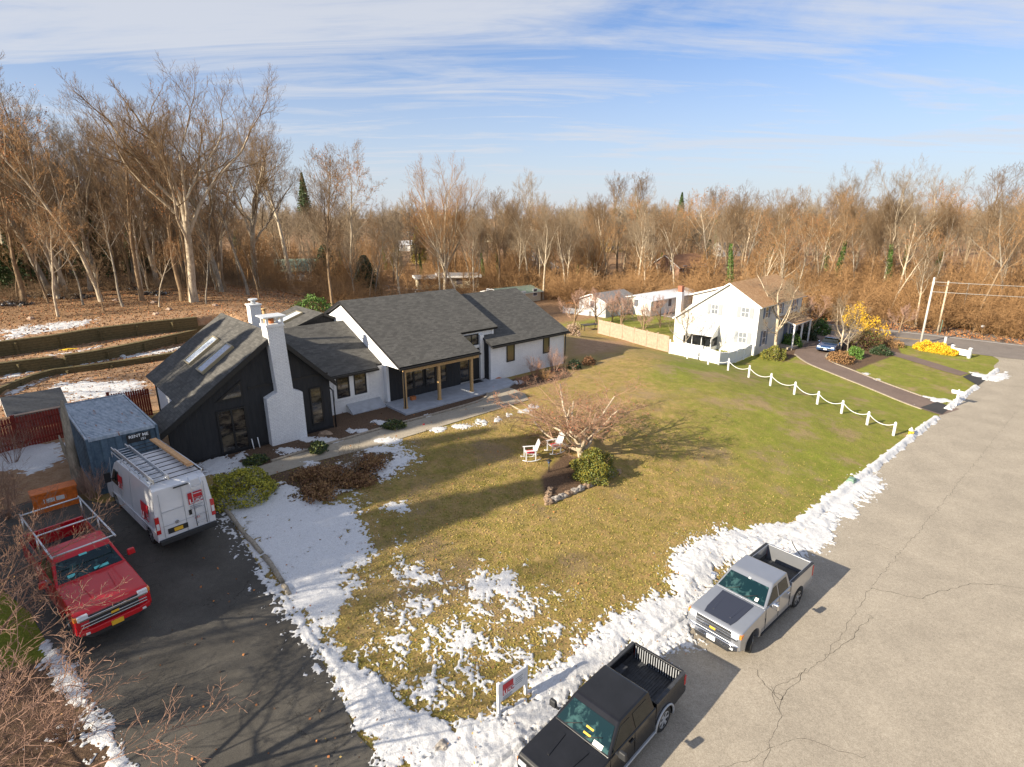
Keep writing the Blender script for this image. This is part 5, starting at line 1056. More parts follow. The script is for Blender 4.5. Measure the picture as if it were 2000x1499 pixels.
def wheelfit(f,r_,P):   # vehicle centre and heading from the contact points of the driver-side wheels
    f=np.array(f);r_=np.array(r_); d=(f-r_)/np.linalg.norm(f-r_); left=np.array((-d[1],d[0])); fxw=P['L']/2-P['fo']; c=f-d*fxw-left*(P['W']/2-.10); return c[0],c[1],math.atan2(d[1],d[0])
cx,cy,a=wheelfit((8.35,16.54),(11.1,18.94),CREW)
pickup('pickup_truck','silver crew-cab pickup with a black hood panel parked against the snow bank',cx,cy,.02,a,CREW,'paint_silver')
EXT=dict(L=5.5,W=1.98,wb=3.35,fo=.92,r=.40,belt=1.20,roof=1.78,cabback=-1.02,cowl=1.28,rail=1.30,hood=1.14,roof0=.60,roof1=-.88,tum=.36,railmat='bed_dark',glass=[(1.12,.16,.16,.58),(.02,-.78,-.68,.02)],doorx=[1.24,.09],handles=[.26],trim='plastic_dark',mirror='plastic_dark',step='grey_metal',grille=(.72,.98),bars=(.85,),barmat='plastic_dark',lamp=(.78,.95),bumper=(.42,.62),bumpmat='plastic_dark',rbump='plastic_dark',plate='plate_white',rim='grey_metal',gatemat='grey_metal',flare='grey_metal',papers=[(.36,.66,.04,.12,'plate_white'),(.0,.24,.1,.13,'plate_gold'),(.0,.24,.2,.23,'plate_gold')])
BX,BY,BA=2.75,12.9,R(225.5)
bt=pickup('pickup_truck','old black extended-cab pickup with reflection patches mottled into its paint parked nearest the sign',BX,BY,.02,BA,EXT,'paint_blk')
RED=dict(CREW); RED.update(rail=1.36,bumper=(.48,.66),bumpmat='paint_red',barbig=1.02,bars=(.86,.76),wide=True,hoodmat=None,cabback=-.62,roof1=-.5,glass=[(1.0,.1,.1,.40),(.02,-.42,-.38,.02)],doorx=[1.12,.05],plate='plate_gold',mirror='paint_red',step='plastic_dark',roof=1.9,grille=(.70,1.08),steer=0,papers=[(-.6,-.4,.1,.16,'teal_card'),(.1,.5,.08,.13,'teal_card'),(-.12,.1,.45,.49,'teal_card')])
mat('teal_card',(.12,.55,.55),.5)
RX,RY,RA=-14.5,16.6,R(-39)
rt=pickup('pickup_truck','red pickup with a tubular roof rack and chrome grille facing down the driveway',RX,RY,Z(RX,RY)+.03,RA,RED,'paint_red',pitch=R(3))
m=MB()   # ladder rack of the red truck
for yy in (-.85,.85):
    m.tube([(1.0,yy,2.25),(-2.75,yy,2.25)],.03,'aluminium',8)
    for xx in (-.75,-2.6): m.tube([(xx,yy,1.36),(xx,yy,2.25)],.028,'aluminium',6)
for xx in (.95,-.75,-2.6): m.tube([(xx,-.85,2.26),(xx,.85,2.26)],.03,'aluminium',8)
m.build('ladder_rack',rt)
# loose things in the black truck's bed
def inveh(t,x,y,z): return t.matrix_world@Vector((x,y,z)) if False else (Matrix.Translation(t.location)@Matrix.Rotation(t.rotation_euler[2],4,'Z'))@Vector((x,y,z))
m=MB(); m.tube([(-.28,0,.06),(.28,0,.06)],[.055,.045],'wood_new',10); o=m.build('wood_post'); o.location=inveh(bt,-1.15,.42,.77); o.rotation_euler[2]=BA+R(120); tag(o,'short tan round post lying in the bed of the black pickup','post')
m=MB(); m.box(-.3,.3,-.14,.14,0,.2,'hood_stripe',taper=.8); o=m.build('tool_bag',bevel=.04); o.location=inveh(bt,-1.0,-.05,.77); o.rotation_euler[2]=BA+.5; tag(o,'dark blue tool bag lying in the bed of the black pickup','tool bag')
m=MB(); m.box(-.09,.09,-.06,.06,0,.12,'logo_red',taper=.9); o=m.build('oil_bottle',bevel=.03); o.location=inveh(bt,-1.1,.24,.77); tag(o,'small red plastic container beside the bag in the black pickup bed','container')
# ---------------------------------------------------------------- logo panels
def logo(parent,M,w,h,whitebg=False,lines=True,under=None):
    m=MB()
    if whitebg: m.box(-w*.55,w*1.1,-.004,0,-h*1.25,h*.62,'win_white',M)
    m.slab([M@Vector(p) for p in ((-w/2,-.006,-h/2),(-w*.06,-.006,-h/2),(-w*.06,-.006,-h*.02),(w/2,-.006,-h*.02),(w/2,-.006,h/2),(-w/2,-.006,h/2))],(M.to_3x3()@Vector((0,.004,0))),'logo_red'); o=m.build('logo',parent)
    RX_=Matrix.Rotation(R(90),4,'X')
    text_obj('logo_letters','LI',h*.52,'ink_white',M@Matrix.Translation((-w*.27,-.010,-h*.27))@RX_,o,bold=.012*h)
    text_obj('logo_letters','CC',h*.52,'logo_red',M@Matrix.Translation((w*.24,-.008,-h*.27))@RX_,o,bold=.012*h)
    if lines:
        m=MB()
        for k,(z_,wd) in enumerate(((-h*.68,.9),(-h*.82,.75),(-h*.94,.85))): m.box(-w*.48,-w*.48+w*wd,-.008,-.004,z_-h*.02,z_+h*.02,'shutter_grey',M)
        m.build('small_print',o)
    return o
# ---------------------------------------------------------------- white van
VX,VY,VA=-14.5,21.0,R(139)
v=thing('cargo_van','white high-roof cargo van with ladders on its roof rack parked beside the container','van',(VX,VY,Z(VX,VY)+.03),VA)
L=5.98; xf=L/2; xr=-L/2; Wv=1.02; fxv=xf-.95; rxv=fxv-4.04; r=.36; ra=.44
arc=lambda c:[(c+ra*math.cos(a),r+ra*math.sin(a)) for a in np.linspace(-.2,math.pi+.2,11)]
pr=[(xf-.05,.4),(xf,.75),(xf-.18,1.12),(xf-.75,1.38),(xf-1.55,2.3),(xf-1.95,2.50),(xr+.35,2.54),(xr+.08,2.44),(xr+.0,1.2),(xr+.02,.42)]+arc(rxv)[::-1]+arc(fxv)[::-1]
pr=[(xf-.05,.4),(xf,.75),(xf-.18,1.12),(xf-.75,1.38),(xf-1.55,2.3),(xf-1.95,2.50),(xr+.35,2.54),(xr+.08,2.44),(xr+.0,1.2),(xr+.02,.42)]+[(rxv-ra,.4)]+arc(rxv)[::-1][1:-1]+[(rxv+ra,.4)]+[(fxv-ra,.4)]+arc(fxv)[::-1][1:-1]+[(fxv+ra,.4)]
m=MB(); extr(m,pr,-Wv,Wv,'paint_van',.085,1.2); fixn(m.build('body',v,.08,4,ang=25))
m=MB(); m.box(xr+.2,xf-.3,-.75,.75,.3,.6,'plastic_dark'); 
for c in (fxv,rxv): m.box(c-ra+.03,c+ra-.03,-Wv+.12,Wv-.12,.5,.85,'plastic_dark')
m.build('chassis',v)
m=MB(); m.box(xr-.12,xr+.02,-Wv+.02,Wv-.02,.32,.52,'plastic_dark'); m.build('rear_bumper',v,.03); m=MB(); m.box(xf-.2,xf+.08,-Wv+.02,Wv-.02,.3,.6,'plastic_dark'); m.build('front_bumper',v,.04)
for c in (fxv,rxv):
    for s in (-1,1): wheel(v,c,s*(Wv-.14),r,.22,s,'alloy',0,8)
for s in (-1,1):
    m=MB(); m.box(xr-.03,xr+.05,s*(Wv-.06)-.07,s*(Wv-.06)+.06,.78,1.45,'lamp_red'); m.box(xr-.036,xr-.03,s*(Wv-.06)-.05,s*(Wv-.06)+.05,.95,1.2,'lamp_clear'); m.build('tail_light',v,.01)
    m=MB(); ym=s*(Wv+.17); m.box(xf-1.3,xf-1.2,ym-.11,ym+.11,1.42,1.85,'plastic_dark'); m.box(xf-1.27,xf-1.22,s*Wv-.05,ym,1.5,1.56,'plastic_dark'); m.build('mirror',v,.03)
    m=MB(); m.slab([(xf-1.02,s*(Wv-.03),1.38),(xf-1.9,s*(Wv-.03),1.38),(xf-1.9,s*(Wv-.085),2.0),(xf-1.42,s*(Wv-.085),2.0)],(0,s*.035,0),'side_glass'); fixn(m.build('side_window',v))
    m=MB(); 
    for xx in (xf-.95,xf-2.05,xf-3.4): m.box(xx-.008,xx+.008,s*(Wv)-.006,s*(Wv)+.004,.5,1.2,'grey_metal'); m.slab([(xx-.008,s*(Wv+.004),1.2),(xx+.008,s*(Wv+.004),1.2),(xx+.008,s*(Wv+.004-.1),2.35),(xx-.008,s*(Wv+.004-.1),2.35)],(0,-s*.01,0),'grey_metal')
    m.box(xr+.1,xf-.9,s*Wv-.01,s*Wv+.012,.78,.84,'paint_van'); m.build('side_trim',v)
M0=Matrix.Translation((xr-.02,0,0))@Matrix.Rotation(R(-90),4,'Z')   # local x across, y outwards
# rear face: x' runs to the van's right when seen from behind
Mr=Matrix(((0,1,0,xr-.004),(-1,0,0,0),(0,0,1,0),(0,0,0,1)))
tl=Matrix.Translation((0,0,0))
m=MB()
for a,b,c,d in ((-.008,.008,.5,2.32),(-.8,.8,1.0,1.015),(-.78,-.765,.55,2.3),(.765,.78,.55,2.3),(-.76,0,1.55,1.56)): m.box(a,b,-.004,.012,c,d,'grey_metal',Mr)
m.build('door_seam',v)
m=MB(); m.box(-.66,.02,-.012,.02,.66,.86,'ink_black',Mr); m.build('plate_recess',v); m=MB(); m.box(-.46,-.16,-.022,-.012,.69,.83,'plate_gold',Mr); m.build('number_plate',v); m=MB(); m.box(.12,.22,-.03,.0,1.12,1.32,'ink_black',Mr); m.build('door_handle',v,.01)
m=MB(); m.tube([Mr@Vector((-.32,-.0,1.05)),Mr@Vector((-.32,-.03,1.05))],.07,'chrome',14); m.build('badge',v)
m=MB(); m.box(-.45,.45,-.03,.02,2.28,2.34,'lamp_red',Mr) if False else m.box(-.25,.25,-.03,.02,2.36,2.40,'plastic_dark',Mr); m.build('brake_light',v)
logo(v,Mr@Matrix.Translation((.42,0,1.75)),.50,.46)
text_obj('phone_number','631.',.13,'logo_red',Mr@Matrix.Translation((.40,-.01,.92))@Matrix.Rotation(R(90),4,'X'),v)
m=MB()
for a in (.30,.66): m.tube([Mr@Vector((a,-.10,.62)),Mr@Vector((a,-.12,2.3)),Mr@Vector((a,.12,2.66))],.02,'aluminium',6)
for k in range(6): m.tube([Mr@Vector((.30,-.11,.75+.3*k)),Mr@Vector((.66,-.11,.75+.3*k))],.015,'aluminium',5)
m.build('rear_ladder',v)
Ml=Matrix(((-1,0,0,0),(0,-1,0,Wv+.003),(0,0,1,0),(0,0,0,1)))@Matrix.Rotation(R(0),4,'X')
Ml=Matrix(((-1,0,0,0),(0,-.996,-.085,Wv+.105),(0,-.085,.996,0),(0,0,0,1)))
logo(v,Ml@Matrix.Translation((-.9,0,1.65)),.6,.55); logo(v,Ml@Matrix.Translation((1.9,0,1.35)),.75,.7)
# roof rack and load
m=MB()
for k in range(11): xx=xr+.3+k*.44; m.tube([(xx,-.88,2.66),(xx,.88,2.66)],.018,'plastic_dark',6)
for yy in (-.88,.88):
    m.tube([(xr+.2,yy,2.68),(xf-1.3,yy,2.68)],.025,'aluminium',6)
    for k in range(5): xx=xr+.3+k*1.1; m.tube([(xx,yy,2.45),(xx,yy,2.68)],.02,'aluminium',5)
m.build('roof_rack',v)
vz=v.location[2]
def on_van(name,label,cat,build): 
    mm_=MB(); build(mm_); o=mm_.build(name); o.location=v.location; o.rotation_euler[2]=VA; return tag(o,label,cat)
def lad(m):
    for yy in (.30,.80):
        for dz in (0,.09): m.box(xr+.1,xf-1.0-dz*6,yy-.02,yy+.02,2.70+dz,2.78+dz,'aluminium')
    for k in range(15): xx=xr+.25+k*.3; m.tube([(xx,.30,2.76),(xx,.80,2.76)],.016,'aluminium',6)
on_van('extension_ladder','long aluminium extension ladder strapped on the left of the van roof rack','ladder',lad)
def plk(m): m.box(xr+.8,xf-1.1,-.82,-.58,2.69,2.73,'wood_new'); m.box(xr+.9,xf-1.2,-.80,-.6,2.73,2.77,'wood_new')
on_van('timber_plank','long tan plank lying on the right edge of the van roof rack','plank',plk)
# ---------------------------------------------------------------- distant blue car
SX,SY=at(1622,684)[:2]; sa=R(-132); cr=thing('parked_car','dark blue car parked at the head of the neighbour driveway by the shrubs','car',(SX,SY,Z(SX,SY)+.03),sa)
L=4.7; W2=.9; pr=[(2.3,.35),(2.35,.62),(2.2,.78),(1.1,.93),(.35,1.40),(-.9,1.42),(-1.75,1.05),(-2.25,1.0),(-2.35,.6),(-2.3,.33)]
m=MB(); extr(m,[(2.3,.3),(2.35,.6),(2.2,.78),(1.15,.93),(-1.75,1.02),(-2.25,.98),(-2.35,.6),(-2.3,.3)],-W2,W2,'paint_blue',.05,.6); fixn(m.build('body',cr,.07,3)); m=MB(); extr(m,[(1.1,.9),(.3,1.40),(-.9,1.43),(-1.8,1.0)],-W2+.08,W2-.08,'side_glass',.32,.92); fixn(m.build('windows',cr,.03,2)); m=MB(); extr(m,[(.4,1.37),(.25,1.425),(-.95,1.45),(-1.1,1.38)],-W2+.2,W2-.2,'paint_blue',.1,1.3); fixn(m.build('roof',cr,.02,2))
for s in (-1,1):
    for c in (1.45,-1.4): wheel(cr,c,s*(W2-.1),.33,.2,s,'alloy')
    m=MB(); m.box(2.2,2.36,s*.66-.16,s*.66+.16,.62,.75,'lamp_clear'); m.build('headlight',cr,.02); m=MB(); m.box(.95,1.05,s*(W2+.1)-.08,s*(W2+.1)+.08,.95,1.08,'paint_blue'); m.build('mirror',cr,.02)
m=MB(); m.box(2.33,2.38,-.5,.5,.42,.6,'plastic_dark'); m.build('grille',cr,.01); m=MB(); m.box(2.37,2.4,-.16,.16,.4,.52,'plate_white'); m.build('number_plate',cr)
# ---------------------------------------------------------------- shipping container
q=NB('container_blue',.6); f=q.noise(3,6,.75); f2=q.noise(1.2,3,.6,sc=(1,4,1)); c=q.mix(q.rng(f,.35,.65),(.06,.095,.135),(.11,.165,.215)); c=q.mix(q.rng(f,.66,.74),c,(.20,.085,.04)); q.out(c,f,.2,.01)
q=NB('container_roof',.6); f=q.noise(2.2,7,.75,sc=(1,3,1)); c=q.mix(q.rng(f,.35,.62),(.20,.255,.31),(.42,.47,.53)); c=q.mix(q.rng(q.noise(1.5,5,.7,sc=(.6,3,1)),.60,.68),c,(.26,.13,.08)); q.out(c,f,.2,.01)
CL,CW,CH=6.5,2.6,2.6
CX,CY,CA=-19.4,25.65,R(134.5); cn=thing('shipping_container','blue steel storage container with a rusty streaked roof beside the black house wing','container',(CX,CY,3.0),CA)
m=MB(); hl_,hw__=CL/2,CW/2
def corr(m,p0,p1,nrm,z0,z1,step=.36,dep=.07,mm='container_blue'):
    a=np.array(p0);b=np.array(p1);L_=np.linalg.norm(b-a);d=(b-a)/L_;n=np.array(nrm); k=0;t=0;pts=[]
    while t<L_: pts+= [(t,0 if k%2 else dep)]; t2=min(t+step*.6,L_); pts+=[(t2,0 if k%2 else dep)]; t=t2+step*.15; k+=1
    for i in range(len(pts)-1):
        q0=a+d*pts[i][0]-n*pts[i][1]; q1=a+d*pts[i+1][0]-n*pts[i+1][1]; m.poly([(q0[0],q0[1],z0),(q1[0],q1[1],z0),(q1[0],q1[1],z1),(q0[0],q0[1],z1)],mm)
corr(m,(-hl_,-hw__+.02),(-hl_,hw__-.02),(-1,0),.1,CH-.1); corr(m,(hl_,-hw__),(hl_,hw__),(1,0),.1,CH-.1); corr(m,(-hl_,hw__),(hl_,hw__),(0,1),.1,CH-.1); corr(m,(hl_,-hw__),(-hl_,-hw__),(0,-1),.1,CH-.1); m.build('side_wall',cn)
m=MB(); x=-hl_+.12
while x<hl_-.15: m.box(x,x+.16,-hw__+.06,hw__-.06,CH-.05,CH-.01,'container_roof'); m.box(x+.16,x+.24,-hw__+.06,hw__-.06,CH-.07,CH-.03,'container_roof'); x+=.24
m.build('roof',cn)
m=MB()
for a in (-hl_,hl_):
    for b in (-hw__,hw__): m.box(a-.07 if a<0 else a-.03,a+.03 if a<0 else a+.07,b-.05,b+.05,0,CH,'container_blue')
for a in (-hl_,hl_): m.box(a-.04,a+.04,-hw__+.05,hw__-.05,CH-.12,CH+.01,'container_roof'); m.box(a-.04,a+.04,-hw__+.05,hw__-.05,0,.12,'container_blue')
for b in (-hw__,hw__): m.box(-hl_+.05,hl_-.05,b-.04,b+.04,CH-.11,CH+.012,'container_roof'); m.box(-hl_+.05,hl_-.05,b-.04,b+.04,0,.12,'container_blue')
m.build('frame',cn)
Mc=Matrix(((0,1,0,-hl_-.012),(-1,0,0,0),(0,0,1,0),(0,0,0,1)))
m=MB(); m.box(.10,1.02,.0,.008,CH-.60,CH-.20,'ink_black',Mc); o_=m.build('lettering_panel',cn); RXX=Matrix.Rotation(R(90),4,'X')
text_obj('lettering','RENT ME',.19,'ink_white',Mc@Matrix.Translation((.56,-.008,CH-.32))@RXX,o_,bold=.004); text_obj('lettering','151',.15,'ink_white',Mc@Matrix.Translation((.72,-.008,CH-.50))@RXX,o_,bold=.003)
# ================================================================ SHRUBS
RS=np.random.default_rng(3)
def shrub(name,label,pxy,rx,ry,h,mm,n=3000,size=.07,cat='shrub',stem='twig_brown',fill=.55,gap=0,world=None,group=None,flat=.0,mm2=None,stems=14):
    x,y=(world or at(*pxy)[:2]); z=Z(x,y); t=thing(name,label,cat,(x,y,z),RS.uniform(0,6),group)
    v=RS.normal(size=(n,3)); v/=np.linalg.norm(v,axis=1,keepdims=True); v[:,2]=np.abs(v[:,2])*1.0-.12; rr_=RS.uniform(fill,1,n)**.5
    lump=1+.16*np.sin(v[:,0]*5+RS.uniform(0,6))*np.sin(v[:,1]*6+RS.uniform(0,6))+.10*np.sin(v[:,2]*9+v[:,0]*7)+RS.normal(0,.03,n)
    C=np.stack([v[:,0]*rx,v[:,1]*ry,v[:,2]*h*(1-flat)+.1],-1)*(rr_*lump)[:,None]
    if gap: C=C[fbm(C[:,0]*3+9,C[:,1]*3+C[:,2]*2,1,2,5)>gap]
    mats=[mm]+([mm2] if mm2 else []); mi=(RS.random(len(C))<.35).astype(int) if mm2 else None
    leafcards('foliage',C,size,mats,RS,link=True,parent=t,up=.5,mi=mi)
    m=MB()
    for k in range(stems): a=RS.uniform(0,6.28); q=RS.uniform(.3,.9); m.tube([(0,0,-.1),(math.cos(a)*rx*q*.5,math.sin(a)*ry*q*.5,h*.4),(math.cos(a)*rx*q,math.sin(a)*ry*q,h*RS.uniform(.7,.98))],[.03,.018,.006],stem,4)
    m.build('stem',t); return t
mat('leaf_yellow',(.42,.38,.035),.65); mat('leaf_olive',(.13,.15,.03),.65); mat('leaf_bright',(.10,.19,.03),.6); mat('leaf_dry',(.30,.17,.07),.85); mat('leaf_brown',(.17,.085,.04),.85)
shrub('clipped_bush','round clipped yellow-green bush beside the rear of the white van',(473,968),1.32,1.25,1.15,'leaf_yellow',9000,.06,fill=.8,mm2='leaf_olive')
shrub('island_bush','wide yellow-green bush at the foot of the red-twigged tree on the lawn',(1158,925),1.45,1.1,1.25,'leaf_olive',9000,.065,fill=.5,mm2='leaf_gold',gap=.22)
shrub('evergreen_shrub','small dark evergreen shrub in the bed below the chimney, right of it',(622,880),.7,.5,.4,'leaf_dark',1500,.07,mm2='leaf_olive')
shrub('evergreen_shrub','small dark evergreen shrub beside the path in front of the black wing door',(500,905),.6,.45,.35,'leaf_dark',1300,.07,mm2='leaf_olive')
shrub('evergreen_shrub','small dark evergreen shrub in the porch bed by the low white link',(770,836),.7,.45,.4,'leaf_dark',1400,.07,mm2='leaf_olive')
shrub('evergreen_shrub','tiny low green shrub at the right end of the main house',(1122,720),.6,.5,.7,'leaf_dark',1200,.08)
shrub('foundation_shrub','low clipped box shape shrub in the shadow right of the main house',(1150,712),.6,.5,.6,'leaf_brown',900,.08)
for i,(a,b,rx,h,l) in enumerate(((610,935,1.0,.55,'brown dried flower clump at the path end of the twiggy bed'),(660,940,1.2,.7,'tangled rust-brown clump in the middle of the twiggy bed'),(720,915,1.1,.6,'rust-brown dried shrub at the lawn end of the twiggy bed'),(625,968,1.0,.5,'dark twiggy clump nearest the camera in the twiggy bed'),(700,945,.9,.45,'low brown stalks at the lawn edge of the twiggy bed'))):
    shrub('dried_perennial',l,(a,b),rx,rx*.8,h,'leaf_brown',1700,.075,'dried plant','twig_orange',.2,.3,mm2='leaf_dry',stems=60)
def stick_bush(name,label,pxy,r,h,n=40,mm='twig_red',cat='shrub',world=None,leaf=None,nl=0,size=.05):
    x,y=(world or at(*pxy)[:2]); z=Z(x,y); t=thing(name,label,cat,(x,y,z)); o=Branches(); rd=random.Random(int(x*77+y*13)); tips=[]
    S=dict(levels=2,segs=[4,3,2],sides=[4,3,3],taper=[.4,.5,.6],wob=[.10,.18,.22],up=[.05,.05,.03],kids=[5,4],start=[.3,.2],ang=[32,38],ratio=[.45,.5],fade=[.3,.3],rr=[.6,.7],rmin=.004,trunklev=0,lead=True)
    for k in range(n):
        a=rd.uniform(0,6.28); q=rd.uniform(0,1)**.7; d=norm3((math.cos(a)*q*r/h*.9,math.sin(a)*q*r/h*.9,1)); grow(rd,o,(math.cos(a)*.15,math.sin(a)*.15,-.05),d,h*rd.uniform(.5,.85),.011,0,S,tips)
    V,F=o.mesh(('trunk','crown')); npmesh('stem',V,F,[mm],parent=t)
    if leaf: T=np.array(tips); leafcards('leaves',T[RS.integers(0,len(T),nl)]+RS.normal(0,.05,(nl,3)),size,leaf,RS,link=True,parent=t)
    return t
stick_bush('bare_shrub','bare red-stemmed shrub against the right block of the main house',(1045,735),.9,1.5,26,'twig_red')
stick_bush('bare_shrub','bare pinkish shrub by the right corner of the main house',(1082,726),1.0,1.9,30,'twig_pink')
stick_bush('bare_shrub','low rusty twiggy shrub between the two bare shrubs by the house',(1065,742),1.1,.9,34,'twig_orange')
stick_bush('bare_shrub','small twiggy shrub at the end of the porch slab',(1018,752),.7,.8,22,'twig_red')
stick_bush('bare_shrub','thin tan twigs rising from the twiggy bed by the path',(690,925),.8,1.7,16,'twig_grey')
# ---------------------------------------------------------------- red-twigged tree on the lawn
MAPLE=style(lead=False,levels=5,kids=[11,7,6,6,4],start=[.3,.2,.2,.2,.2],ratio=[2.1,.55,.55,.55,.6],ang=[46,34,38,40,40],segs=[3,7,5,4,3,2],up=[0,.02,.03,.04,.04,.04],wob=[.05,.11,.15,.2,.24,.26],rr=[.62,.6,.6,.62,.7],rmin=.0045,trunklev=1)
def maple():
    rnd=random.Random(8); o=Branches(); tips=[]; grow(rnd,o,(0,0,-.2),norm3((-.1,.05,1)),1.15,.12,0,MAPLE,tips); zmax=max(t[2] for t in tips); k=4.9/zmax; rad=np.percentile([math.hypot(t[0],t[1]) for t in tips],96)
    x,y=at(1140,893)[:2]; t=thing('ornamental_tree','spreading bare tree with red twigs standing on the lawn by the white chairs','tree',(x,y,Z(x,y)),.9); kr=4.9/rad
    for nm,mm in (('trunk','bark_pale'),('crown','twig_maple')):
        V,F=o.mesh((nm,)); npmesh(nm,V*np.array([kr,kr,k]),F,[mm],parent=t)
    T=np.array(tips)*np.array([kr,kr,k]); leafcards('buds',T[RS.integers(0,len(T),1500)]+RS.normal(0,.05,(1500,3)),.045,'leaf_bud',RS,link=True,parent=t); return t
mat('twig_maple',(.34,.205,.13),.85); mat('leaf_bud',(.36,.11,.055),.8); maple()
# yard trees round the white house
def yard(px_,py_,ytop,key,label,rz=0,lean=None): x,y,z=at(px_,py_); return plant_tree(key,x,y,label,None,topheight(x,y,ytop),rz,lean=lean)
make_tree('yardB',52,style(levels=5,kids=[4,6,5,4,3],start=[.25,.2,.2,.2,.2],ratio=[1.1,.5,.55,.55,.6],ang=[30,48,46,46,45]),8,.16,'bark_pale','twig_grey'); make_tree('yardC',53,style(levels=4,kids=[6,7,6,5],start=[.3,.2,.2,.2],ratio=[.9,.55,.55,.55],ang=[42,45,46,46]),5,.12,'bark_brown','twig_pink')
yard(1513,690,490,'yardB','bare pale tree in front of the right front of the white house',.5)
yard(1640,688,560,'yardB','bare tree standing in the shrub bed beside the blue car',2.5)
yard(1655,690,600,'yard','low bare tree with twisted limbs by the brown hydrangeas',1.5)
yard(1590,665,575,'yardC','leaning bare tree behind the blue car beside the white house porch',3.0,(.25,.3))
yard(1213,646,560,'yardC','small dark-stemmed tree behind the left part of the tan board fence',.4)
yard(1255,655,590,'yardC','pinkish bare tree behind the middle of the tan board fence',1.4)
yard(1120,640,560,'yardC','small bare tree behind the right corner of the main house',2.4)
yard(1340,690,575,'yard','thin bare tree in front of the gable of the white house',2.0)
yard(1755,650,590,'yardC','wispy bare tree between the tall golden bush and the main road',2.0)
def sh(n,l,p,rx,h,mm,nn=1800,size=.09,**k): return shrub(n,l,p,rx,rx*.85,h,mm,nn,size,**k)
sh('clipped_bush','round clipped green bush at the front corner of the white house',(1510,700),1.35,1.2,'leaf_olive',4200,.08,fill=.8,mm2='leaf_gold')
sh('rhododendron','leafy green shrub at the left of the white house porch',(1545,676),1.1,1.5,'leaf_bright',1600,.14)
sh('rhododendron','dark green shrub below the white house porch roof',(1570,662),1.5,1.9,'leaf_dark',2400,.14)
sh('rhododendron','leafy evergreen behind the blue car',(1600,652),1.4,1.9,'leaf_bright',2200,.14,mm2='leaf_dark')
sh('hydrangea','brown dried hydrangea at the inner curve of the neighbour driveway',(1640,706),1.4,1.0,'leaf_dry',2600,.09,cat='shrub',mm2='leaf_brown')
sh('rhododendron','bright green shrub between the brown hydrangeas',(1668,698),1.0,1.1,'leaf_bright',1500,.12)
sh('hydrangea','arching olive brown shrub at the centre of the neighbour shrub bed',(1690,680),1.9,2.1,'leaf_brown',3600,.10,mm2='leaf_olive',stems=50)
sh('hydrangea','tan dried shrub at the right end of the neighbour shrub bed',(1735,676),1.5,1.1,'leaf_dry',2200,.09,gap=.35,stems=60)
sh('rhododendron','low dark evergreen by the side driveway bend',(1720,692),1.0,.9,'leaf_dark',1400,.11)
sh('golden_bush','tall loose bush of golden yellow leaves beside the main road',(1668,640),1.7,3.3,'forsythia',2300,.12,gap=.30,stems=40)
sh('golden_bush','shorter golden bush right of the tall golden one',(1705,660),1.6,2.6,'forsythia',1500,.11,gap=.42,stems=40)
sh('golden_hedge','low bright yellow mound at the left end of the yellow hedge',(1810,684),1.25,1.0,'forsythia',2600,.10,fill=.7)
sh('golden_hedge','low bright yellow mound in the middle of the yellow hedge',(1832,688),1.25,.9,'forsythia',2600,.10,fill=.7)
sh('golden_hedge','low bright yellow mound at the white panel end of the yellow hedge',(1852,692),1.05,.7,'forsythia',2200,.10,fill=.7)
sh('evergreen_hedge','green shrubs behind the roof of the rear block of the main house',(612,606),2.0,1.6,'leaf_bright',1800,.14)
sh('tan_reed','tan reed-like shrub behind the right end of the main house roof',(1118,655),1.2,1.3,'stockade',1500,.10,gap=.3,stems=50)
# ---------------------------------------------------------------- foreground tree whose branches reach in at the lower left
FORE=style(levels=5,kids=[8,6,5,4,3],start=[.3,.12,.15,.15,.2],ratio=[.95,.55,.55,.6,.6],ang=[58,40,42,42,42],segs=[4,8,6,5,4,3],up=[0,.015,.015,.03,.04,.04],wob=[.05,.10,.13,.16,.2,.22],rr=[.5,.5,.5,.6,.65],rmin=.0055,trunklev=0,sides=[10,7,5,4,3,3],taper=[.6,.22,.25,.3,.4,.5])
def fore(seed,x,y,h,rad_,label,rz,q=1.0):
    rnd=random.Random(seed); o=Branches(); tips=[]; grow(rnd,o,(0,0,-.3),(0,0,1),h*.42,.11,0,FORE,tips); T=np.array(tips); k=h/T[:,2].max(); kr=rad_/np.percentile(np.hypot(T[:,0],T[:,1]),97)
    t=thing('bare_tree',label,'tree',(x,y,Z(x,y)),rz)
    for nm,mm in (('trunk','bark_grey'),('crown','twig_fore')):
        V,F=o.mesh((nm,)); npmesh(nm,V*np.array([kr,kr,k]),F,[mm],parent=t)
    T=T*np.array([kr,kr,k]); leafcards('buds',T[RS.integers(0,len(T),900)],.03,'twig_orange',RS,link=True,parent=t)
mat('twig_fore',(.26,.15,.105),.8)
fx_,fy_=-11.6,8.9; fore(5,fx_,fy_,6.6,5.3,'bare budding tree reaching in from the lower left over the driveway',.5)
fore(21,-11.6,4.6,5.2,3.4,'bare budding tree below the lower left corner of the view',3.5)
fore(9,-14.8,13.2,7.0,3.3,'bare budding tree at the left edge beside the red pickup',2.5)
fore(12,-19.2,17.2,6.5,3.2,'thin bare tree at the left edge in front of the red fence',1.2)
stick_bush('bare_shrub','bare tangled shrub at the bottom left beside the snowy driveway edge',(120,1440),1.6,1.9,22,'twig_fore')
stick_bush('bare_shrub','bare tangled shrub between the orange box and the container',(185,975),.9,1.5,30,'twig_pink')
stick_bush('bare_shrub','bare tangled shrub at the left edge just behind the red pickup rack',(8,1015),1.5,2.4,24,'twig_fore')
stick_bush('bare_shrub','bare tangled shrub at the left edge in front of the red fence',(25,905),1.4,2.4,22,'twig_fore')
